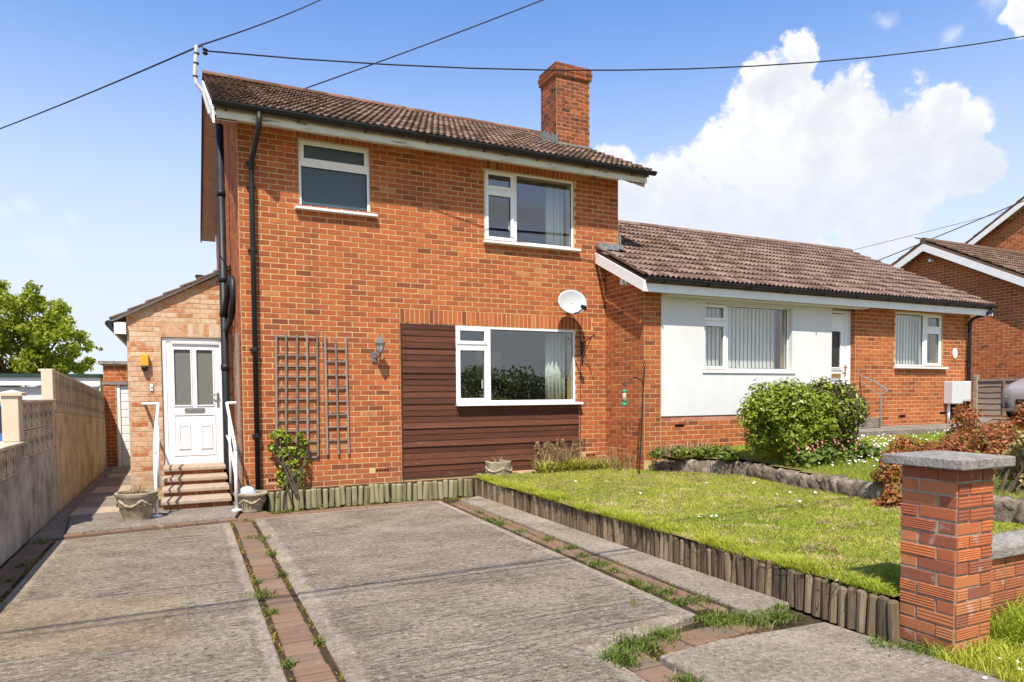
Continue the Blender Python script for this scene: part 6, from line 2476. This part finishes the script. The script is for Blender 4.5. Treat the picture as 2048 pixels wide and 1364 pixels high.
obj('hanger', MB().tube([(hx, hy, H_.z - 0.045), (hx - 0.012, hy, zt)], 0.0025, 5), M_IRON, ff)
obj('lid', MB().lathe([(0.033, zt - 0.045), (0.037, zt - 0.03), (0.03, zt - 0.012), (0.008, zt)], hx - 0.012, hy, 14), M_GREENPL, ff, smooth=True)
obj('seed_tube', MB().lathe([(0.029, zt - 0.195), (0.029, zt - 0.045)], hx - 0.012, hy, 14), M_SEED, ff, smooth=True)
obj('base', MB().lathe([(0.045, zt - 0.235), (0.05, zt - 0.225), (0.032, zt - 0.205), (0.03, zt - 0.19)], hx - 0.012, hy, 14), M_GREENPL, ff, smooth=True)
obj('port', MB().tube([(hx - 0.012, hy - 0.02, zt - 0.165), (hx + 0.004, hy - 0.045, zt - 0.165)], 0.016, 8), M_GREENPL, ff)

# ------------------------------------------------------------------ planting
def blades(n, sampler, zf, hmin, hmax, width, lean, seed, rndf):
    rg = np.random.default_rng(seed)
    pts = sampler(rg, n)
    n = len(pts)
    z = np.array([zf(x, y) for x, y in pts])
    hgt = (hmin + (hmax - hmin) * rg.random(n) ** 1.6) * (1 + 0.45 * patch_noise(pts, 3.1, 5.0))
    a = rg.random(n) * 2 * np.pi
    ln = lean * (0.3 + rg.random(n)) * hgt
    ux, uy = np.cos(a), np.sin(a)
    b = rg.random(n) * 2 * np.pi
    wx, wy = np.cos(b) * width / 2, np.sin(b) * width / 2
    base = np.stack([pts[:, 0], pts[:, 1], z - 0.005], 1)
    W_ = np.stack([wx, wy, np.zeros(n)], 1)
    midp = base + np.stack([ux * ln * 0.35, uy * ln * 0.35, hgt * 0.6], 1)
    tip = base + np.stack([ux * ln, uy * ln, hgt * (1 - 0.15 * lean)], 1)
    V = np.stack([base - W_, base + W_, midp - W_ * 0.8, midp + W_ * 0.8, tip], 1).reshape(-1, 3)
    k = np.arange(n) * 5
    F = np.stack([k, k + 1, k + 3, k, k + 3, k + 2, k + 2, k + 3, k + 4], 1).ravel()
    R = np.repeat(np.clip(rndf(rg, pts), 0, 1), 5)
    return V, F, R


def patch_noise(pts, s, ph):
    x, y = pts[:, 0] * s, pts[:, 1] * s
    return (np.sin(x * 1.3 + ph) * np.cos(y * 1.7 - ph) + np.sin(x * 2.9 + y * 2.3 + ph * 2) * 0.6 + np.sin(x * 5.3 - y * 4.1) * 0.4 + np.sin(x * 9.1 + y * 8.3 + ph) * 0.3) / 2.3


def lawn_sampler(rg, n):
    out = []
    while len(out) < n:
        m_ = n * 2
        x = rg.uniform(3.87, 7.8, m_)
        y = rg.uniform(2.72, 9.45, m_)
        d2 = (x * CF[0] + y * CF[1])
        keep = rg.random(m_) < np.clip(3.2 / d2, 0.0, 1.0) ** 1.35
        for a, b, k in zip(x, y, keep):
            if k and in_lawn(a, b) and a < stone_line(b) - 0.08:
                out.append((a, b))
    return np.array(out[:n])


def lawn_rnd(rg, pts):
    p = patch_noise(pts, 1.6, 0.7)
    r = 0.34 + 0.17 * rg.normal(size=len(pts)) + 0.20 * p
    dry = (patch_noise(pts, 5.0, 2.0) + 0.35 * patch_noise(pts, 1.2, 4.0)) > 0.44
    r = np.where(dry & (rg.random(len(pts)) < 0.8), 0.95, r)
    return r


V, F, R = blades(105000, lawn_sampler, zl, 0.014, 0.042, 0.006, 1.0, 1, lawn_rnd)
stuff(np_obj('lawn_grass', V, F, 3, R, M_GRASS), 'short sunlit yellow green lawn grass with dry clippings', 'grass')


# dry clippings lying in clumps
def clip_sampler(rg, n):
    c = lawn_sampler(rg, 95)
    k = rg.integers(0, 95, n)
    s_ = (0.03 + 0.05 * rg.random(95))[k]
    return c[k] + np.stack([rg.normal(0, 1.5, n) * s_, rg.normal(0, 0.7, n) * s_], 1)


V, F, R = blades(3600, clip_sampler, lambda x, y: zl(x, y) + 0.025, 0.010, 0.028, 0.010, 2.6, 71, lambda rg, p: rg.random(len(p)))
stuff(np_obj('lawn_clippings', V, F, 3, R, M_STRAW), 'small dry brown clumps of clippings lying on the lawn', 'clippings')


# overhanging tufts along the lawn edge
def edge_sampler(rg, n):
    t = rg.random(n)
    cl = np.sin(t * 60) + np.sin(t * 23 + 1) + rg.normal(size=n) * 0.4
    t = t[cl > -0.6]
    return np.stack([3.90 + rg.uniform(-0.02, 0.14, len(t)), 9.35 - t * 6.62], 1)


V, F, R = blades(17000, edge_sampler, lambda x, y: zl(x, y) - 0.01, 0.03, 0.11, 0.006, 1.6, 2, lambda rg, p: 0.25 + 0.25 * rg.random(len(p)))
stuff(np_obj('edge_grass', V, F, 3, R, M_GRASS), 'longer grass hanging over the lawn log edging', 'grass')


def nb_sampler(rg, n):
    x = rg.uniform(6.8, 14.7, n * 2)
    y = rg.uniform(2.8, 8.6, n * 2)
    k = np.array([in_garden(a, b) and not (a > 9.1 and b > 7.7) and a > stone_line(b) + 0.12 for a, b in zip(x, y)])
    return np.stack([x[k], y[k]], 1)[:n]


V, F, R = blades(56000, nb_sampler, zn, 0.03, 0.085, 0.008, 0.7, 3, lambda rg, p: 0.16 + 0.22 * rg.random(len(p)) + 0.10 * patch_noise(p, 1.4, 1.0))
stuff(np_obj('garden_grass', V, F, 3, R, M_GRASS), 'bright green grass in the higher neighbouring garden', 'grass')


def verge_sampler(rg, n):
    x = rg.uniform(3.75, 7.0, n)
    y = rg.uniform(1.2, 2.48, n)
    lim = 3.80 + (2.42 - y) * 0.12 + 0.05 * np.sin(y * 21)
    k = (x > lim) & ~((x > PXa - 0.01) & (x < PXb + 0.01) & (y > PYa - 0.01))
    return np.stack([x[k], y[k]], 1)


V, F, R = blades(30000, verge_sampler, zv, 0.03, 0.11, 0.006, 1.0, 4, lambda rg, p: 0.26 + 0.30 * rg.random(len(p)) + 0.08 * patch_noise(p, 4, 1))
stuff(np_obj('verge_grass', V, F, 3, R, M_GRASS), 'rough green verge grass at the foot of the gate pier', 'grass')


def tall_verge(rg, n):
    return np.stack([rg.uniform(4.3, 5.6, n), rg.uniform(2.2, 2.49, n)], 1)


V, F, R = blades(2600, tall_verge, zv, 0.10, 0.32, 0.009, 0.9, 44, lambda rg, p: 0.12 + 0.3 * rg.random(len(p)))
stuff(np_obj('tall_grass', V, F, 3, R, M_GRASS), 'long grass growing against the low front wall', 'grass')


# daisies
def daisies(name, pts, zf, label, r=0.014, hh=0.07):
    rg = np.random.default_rng(8)
    mb = MB()
    for (x, y) in pts:
        z = zf(x, y) + hh * rg.uniform(0.6, 1.1)
        n_ = 7
        c = Vector((x, y, z))
        t1 = Vector((1, 0, rg.normal() * 0.3)).normalized()
        t2 = Vector((0, 1, rg.normal() * 0.3 + 0.35)).normalized()
        rr_ = r * rg.uniform(0.8, 1.3)
        vs = [c] + [c + t1 * (rr_ * math.cos(2 * math.pi * k / n_)) + t2 * (rr_ * math.sin(2 * math.pi * k / n_)) for k in range(n_)]
        mb.add(vs, [(0, 1 + k, 1 + (k + 1) % n_) for k in range(n_)])
    return stuff(obj(name, mb, M_DAISY), label, 'flowers')


rg = np.random.default_rng(9)
dp_ = []
for (cx_, cy_, sx_, sy_, n_) in ((9.0, 6.7, 0.75, 0.45, 230), (10.6, 7.2, 1.3, 0.3, 110), (12.5, 7.4, 0.8, 0.2, 60), (8.3, 6.0, 0.5, 0.4, 60)):
    for _ in range(n_):
        x, y = rg.normal(cx_, sx_), rg.normal(cy_, sy_)
        if in_garden(x, y) and y < 7.68 and x > stone_line(y) + 0.2:
            dp_.append((x, y))
daisies('daisies', dp_, zn, 'white daisies scattered in the higher garden grass', 0.015, 0.075)
dp_ = []
for (u, v) in ((1410, 1030), (1425, 1026), (1590, 1000), (1570, 985), (1410, 965), (1285, 985), (1150, 960), (1500, 965), (1640, 985)):
    p = onZ(u, v, 0.30)
    dp_ += [(p[0] + rg.normal(0, 0.04), p[1] + rg.normal(0, 0.03)) for _ in range(2)]
daisies('daisies', [p for p in dp_ if in_lawn(*p)], zl, 'few white daisies on the short lawn', 0.016, 0.03)
dp_ = [(p[0], p[1]) for p in [onZ(u, v, 0.03) for (u, v) in ((1975, 1332), (2000, 1322), (2035, 1322), (2040, 1335), (1970, 1348), (2046, 1272), (2040, 1225))]]
daisies('daisies', dp_, zv, 'white daisies in the verge beside the gate pier', 0.010, 0.06)


# bushes
def bush(name, label, cat, base, lobes_, n, size, m, m2=None, frac=0.0, seed=1, shell=0.6, stems=9, aspect=1.9):
    t = thing(name, label, cat, base)
    mb = MB()
    rr_ = random.Random(seed)
    for k in range(stems):
        c, r = lobes_[k % len(lobes_)]
        e = Vector(c) + Vector((rr_.gauss(0, r[0] * 0.4), rr_.gauss(0, r[1] * 0.4), rr_.gauss(0, r[2] * 0.3)))
        b = Vector(base) + Vector((rr_.gauss(0, 0.10), rr_.gauss(0, 0.10), -0.03))
        mb.tube([b, b.lerp(e, 0.5) + Vector((rr_.gauss(0, 0.05), rr_.gauss(0, 0.05), 0.03)), e], [0.02, 0.013, 0.005], 5)
    obj('stem', mb, M_BARK, t)
    cs = [c for c, r in lobes_]
    rs = [r for c, r in lobes_]
    n2 = int(n * frac)
    o = leaf_cloud('foliage', cs, rs, n - n2, size, m, t, shell=shell, seed=seed, outward=0.55, aspect=aspect)
    o['kind'] = 'stuff'
    return t


def lump(c, r, k, seed, rs=0.42):
    """a clipped mass broken into many small lobes over its surface and inside"""
    rr_ = random.Random(seed)
    out = []
    for _ in range(k):
        d = Vector((rr_.gauss(0, 1), rr_.gauss(0, 1), rr_.gauss(0, 1))).normalized()
        f = rr_.uniform(0.60, 0.78)
        # squarish clipped section
        q = [math.copysign(abs(v) ** 0.85, v) for v in d]
        if q[2] < 0:
            q[0] *= 1 + 0.25 * q[2]
            q[1] *= 1 + 0.25 * q[2]
        p = (c[0] + q[0] * r[0] * f, c[1] + q[1] * r[1] * f, c[2] + q[2] * r[2] * f)
        s = rr_.uniform(0.24, 0.33)
        out.append((p, (r[0] * s * 1.1, r[1] * s * 1.1, r[2] * s * 1.25)))
    return out


BC = (8.02, 7.05, 1.14)
bush('clipped_bush', 'large clipped evergreen bush in front of the white wall', 'bush', (8.0, 7.05, 0.55), lump((7.74, 7.05, 1.11), (0.68, 0.66, 0.58), 70, 3), 26000, 0.032, M_BUSH, seed=4, shell=0.30)
bb_ = bpy.data.objects['clipped_bush']
cs = lump((8.32, 7.02, 1.13), (0.66, 0.62, 0.56), 52, 6)
o = leaf_cloud('foliage', [c for c, r in cs], [r for c, r in cs], 13000, 0.032, M_BUSH, bb_, shell=0.35, seed=14, outward=0.5)
o['kind'] = 'stuff'
o = leaf_cloud('bronze_foliage', [c for c, r in cs], [(r[0] * 1.03, r[1] * 1.03, r[2] * 1.0) for c, r in cs], 9500, 0.032, M_BUSH_P, bb_, shell=0.35, seed=15, outward=0.5)
o['kind'] = 'stuff'
# skirt of low leaves and pink blossom under the bush
und = bush('ground_cover', 'dark green low planting under the clipped bush', 'plants', (7.75, 6.55, 0.5), [((7.55 + 0.13 * i, 6.65 + 0.10 * math.sin(i * 2.1), 0.60 + 0.06 * math.sin(i)), (0.24, 0.22, 0.15)) for i in range(12)], 4200, 0.045, M_WEED, seed=31, shell=0.2)
rg = np.random.default_rng(33)
mb = MB()
for k in range(34):
    x, y, z = rg.uniform(7.3, 8.9), rg.uniform(6.40, 6.6), rg.uniform(0.70, 0.86)
    c = Vector((x, y, z))
    q = 0.013
    mb.add([c + Vector((-q, 0, -q)), c + Vector((q, 0, -q)), c + Vector((q, 0.01, q)), c + Vector((-q, 0.01, q))], [(0, 1, 2, 3)])
o = obj('blossom', mb, M_PINK, und)
o['kind'] = 'stuff'

rl = []
rq = random.Random(12)
for (u, v, Y_, r) in ((1775, 935, 5.0, .16), (1800, 905, 5.3, .2), (1840, 885, 5.6, .22), (1880, 875, 5.8, .22), (1920, 868, 5.8, .26), (1950, 855, 5.8, .3), (1990, 848, 5.7, .34), (2040, 848, 5.6, .36), (2090, 850, 5.5, .4),
                      (1900, 905, 5.2, .26), (1960, 890, 5.2, .32), (2020, 890, 5.1, .34), (2080, 890, 5.1, .36), (1800, 955, 4.9, .16), (1780, 985, 4.8, .14), (1850, 920, 5.1, .22)):
    p = onY(u, v, Y_)
    for k in range(5):
        rl.append(((p[0] + rq.gauss(0, r * .55), p[1] + rq.gauss(0, r * .5), p[2] - r * 0.45 + rq.gauss(0, r * .38)), (r * rq.uniform(.55, .85),) * 3))
bush('russet_shrub', 'spreading russet and green heathery shrub behind the gate pier', 'shrub', (8.3, 5.2, 0.5), rl, 48000, 0.024, M_RED, seed=17, shell=0.2, stems=24, aspect=2.2)
yl = []
for (u, v, r) in ((2040, 900, .13), (2060, 930, .18), (2075, 880, .18), (2040, 955, .10), (2090, 960, .2), (2060, 985, .14)):
    p = onY(u, v, 4.1)
    for k in range(4):
        yl.append(((p[0] + rq.gauss(0, r * .5), p[1] + rq.gauss(0, r * .5), p[2] + rq.gauss(0, r * .4)), (r * .6,) * 3))
bush('golden_shrub', 'pale golden variegated shrub beside the russet shrub', 'shrub', (7.6, 4.1, 0.4), yl, 2600, 0.034, M_YEL, seed=19, shell=0.2, aspect=2.4)

# climber on the wide trellis
cl = []
rq = random.Random(8)
for (u, v, r) in ((548, 872, .07), (560, 866, .07), (575, 880, .08), (545, 895, .06), (565, 905, .08), (585, 900, .07), (570, 930, .08), (580, 945, .09), (572, 965, .10), (590, 965, .10), (600, 950, .09), (605, 905, .06), (608, 885, .06), (600, 870, .05), (612, 925, .05), (585, 925, .08), (595, 975, .10), (560, 950, .06)):
    p = onY(u, v, 9.68)
    cl.append(((p[0], 9.69, p[2]), (r * 1.05, 0.05, r)))
cb__ = bush('climbing_plant', 'leafy climber scrambling up the foot of the wide trellis', 'plant', (1.30, 9.67, 0.2), cl, 1500, 0.034, M_BUSH, seed=23, shell=0.15, stems=16, aspect=1.6)


# irises and stalks below the boards
def stalks(name, label, xs, ys, z, n, hmin, hmax, m, width, seed, heads=None, lean=0.25):
    V, F, R = blades(n, lambda rg, k: np.stack([rg.uniform(*xs, k), rg.uniform(*ys, k)], 1), lambda a, b: z, hmin, hmax, width, lean, seed, lambda rg, p: rg.random(len(p)))
    t = np_obj(name, V, F, 3, R, m)
    return tag(t, label, 'plants')


stalks('seeding_stalks', 'tall dry brown seed stalks against the brown boards', (5.0, 5.88), (9.52, 9.72), 0.24, 420, 0.25, 0.52, M_STRAW, 0.012, 41)
rg = np.random.default_rng(77)
cs, rs = [], []
for k in range(26):
    x = rg.choice([5.05, 5.25, 5.33, 5.42, 5.52, 5.62, 5.75, 5.82]) + rg.normal(0, 0.025)
    cs.append((x, rg.uniform(9.55, 9.68), rg.uniform(0.48, 0.74)))
    rs.append((0.03, 0.03, 0.07))
o = leaf_cloud('seed_heads', cs, rs, 1500, 0.016, M_STRAW, bpy.data.objects['seeding_stalks'], shell=0.1, seed=78, outward=0.3)
o['kind'] = 'stuff'
stalks('iris_leaves', 'yellow green strap leaves along the lawn edge below the seed stalks', (4.95, 6.4), (9.24, 9.52), 0.29, 900, 0.08, 0.24, M_IRIS, 0.022, 42, lean=1.6)
stalks('wall_foot_weeds', 'thin dry weeds at the foot of the bungalow side wall', (6.0, 6.42), (8.8, 9.7), 0.28, 240, 0.12, 0.45, M_STRAW, 0.006, 43, lean=0.4)
stalks('bed_weeds', 'dry and green weeds at the foot of the white wall', (6.5, 7.6), (8.2, 8.65), 0.55, 500, 0.06, 0.26, M_STRAW, 0.010, 47, lean=0.6)
leaf_cloud('weeds_tmp', [(6.8, 8.3, 0.6), (7.1, 8.2, 0.6), (7.4, 8.1, 0.62), (6.6, 8.5, 0.58), (7.2, 7.7, 0.6)], [(0.22, 0.15, 0.09)] * 5, 1300, 0.035, M_WEED, bpy.data.objects['bed_weeds'], shell=0.1, seed=48).name = 'leafy_weeds'
for (lab, pos_, n_, m_) in (('withered plant stems in the large garland pot', (-0.55, 9.30, 0.34), 60, M_STRAW), ('withered stems and weeds in the trough pot', (4.36, 9.62, 0.44), 70, M_STRAW),
                            ('green sprig in the rope rimmed pot', (0.62, 9.52, 0.22), 40, M_WEED)):
    V, F, R = blades(n_, lambda rg, k: np.stack([pos_[0] + rg.normal(0, 0.045, k), pos_[1] + rg.normal(0, 0.04, k)], 1), lambda a, b: pos_[2], 0.03, 0.17, 0.008, 0.9, 50 + n_, lambda rg, p: rg.random(len(p)))
    o = tag(np_obj('potted_plant', V, F, 3, R, m_), lab, 'plant')


# weeds and moss in the joints of the drive
def joint_weeds():
    rg = np.random.default_rng(61)
    tufts = []
    for (u, v, r, n_) in ((497, 1075, 8, 40), (527, 1076, 16, 90), (493, 1040, 12, 40), (545, 1110, 8, 60), (528, 1190, 26, 130), (562, 1150, 8, 60), (640, 1285, 9, 40), (577, 1330, 14, 80), (543, 1225, 10, 50), (515, 1165, 8, 40),
                          (985, 1040, 22, 160), (1040, 1062, 14, 70), (1120, 1098, 12, 60), (1165, 1112, 14, 80), (1225, 1140, 16, 90), (1330, 1185, 18, 110), (1360, 1205, 20, 120), (960, 1025, 14, 70), (1000, 1048, 14, 100), (1098, 1078, 14, 80), (1142, 1095, 12, 80), (1195, 1128, 24, 170), (1270, 1165, 16, 120), (1300, 1175, 18, 120), (1395, 1200, 34, 160), (935, 1000, 14, 50), (910, 998, 10, 40),
                          (1430, 1240, 40, 420), (1500, 1240, 44, 420), (1560, 1235, 30, 220), (1270, 1290, 46, 420), (1240, 1320, 34, 320), (1330, 1270, 30, 200), (1370, 1360, 26, 120), (1265, 1210, 12, 20),
                          (175, 1058, 10, 50), (85, 1085, 10, 50), (45, 1130, 14, 60), (20, 1160, 14, 60), (330, 1060, 8, 20), (1560, 1215, 14, 60), (1760, 1290, 40, 200), (1840, 1300, 40, 260),
                          (640, 1010, 30, 60), (720, 1005, 40, 90), (790, 1000, 26, 60), (570, 1022, 26, 80)):
        p = onZ(u, v, 0.0)
        d = depth(p)
        s = r / FPX * d
        for _ in range(n_):
            tufts.append((p[0] + rg.normal(0, s * 0.55), p[1] + rg.normal(0, s * 0.55)))
    return np.array(tufts)


tw = joint_weeds()
V, F, R = blades(len(tw), lambda rg, n_: tw, lambda a, b: -0.005, 0.015, 0.075, 0.007, 1.4, 62, lambda rg, p: 0.1 + 0.7 * rg.random(len(p)))
stuff(np_obj('joint_weeds', V, F, 3, R, M_WEED), 'green weeds growing in the paving joints of the drive', 'weeds')
rg = np.random.default_rng(64)
mp = []
for (x0_, x1_, ya, yb, n_) in ((0.455, 0.485, 2.4, 8.8, 1500), (0.705, 0.735, 2.4, 8.8, 1000), (3.20, 3.5, 3.6, 9.0, 900), (-1.29, -1.25, 4.5, 8.6, 700), (0.9, 3.8, 9.25, 9.48, 900), (2.3, 3.2, 3.12, 3.4, 500)):
    yy = rg.uniform(ya, yb, n_)
    cl_ = np.sin(yy * 9) + np.sin(yy * 4.3 + 1) > -0.3
    mp += [(x, y) for x, y in zip(rg.uniform(x0_, x1_, n_)[cl_], yy[cl_])]
mp = np.array(mp)
V, F, R = blades(len(mp), lambda rg_, n_: mp, lambda a, b: -0.02, 0.012, 0.032, 0.012, 1.0, 65, lambda rg_, p: rg_.random(len(p)))
stuff(np_obj('joint_moss', V, F, 3, R, M_MOSS), 'yellow brown moss in the paving joints of the drive', 'moss')

# ------------------------------------------------------------------ far side of the street, seen only in the window panes
rg = np.random.default_rng(90)
cs, rs = [], []
for k in range(520):
    x = rg.uniform(-80, 95)
    top = 4.4 + 1.5 * math.sin(x * 0.06 + 1.0) + 0.7 * math.sin(x * 0.21) + rg.normal(0, 0.3)
    r = rg.uniform(1.2, 2.1)
    cs.append((x, -60 + rg.normal(0, 4), rg.uniform(0.2, 1.0) * (top - r * 0.5)))
    rs.append((r * 1.3, r, r))
stuff(leaf_cloud('far_wood', cs, rs, 60000, 0.30, M_WOODFAR, None, shell=0.3, seed=91, outward=0.4, aspect=1.4), 'dark wood far across the street reflected in the panes', 'wood')

# ------------------------------------------------------------------ sets of like things
GROUPS = {'overhead_cable': 'overhead cables', 'trellis': 'trellises on the brick wall', 'planter': 'stone planters', 'handrail': 'handrails beside doors',
          'log_edging': 'log edgings', 'curtain': 'curtains at the windows', 'vertical_blind': 'blinds in the bungalow windows', 'parked_car': 'parked cars', 'potted_plant': 'plants in the pots'}
for o in bpy.data.objects:
    if o.parent is None and o.get('category') and o.name.split('.')[0] in GROUPS:
        o['group'] = GROUPS[o.name.split('.')[0]]
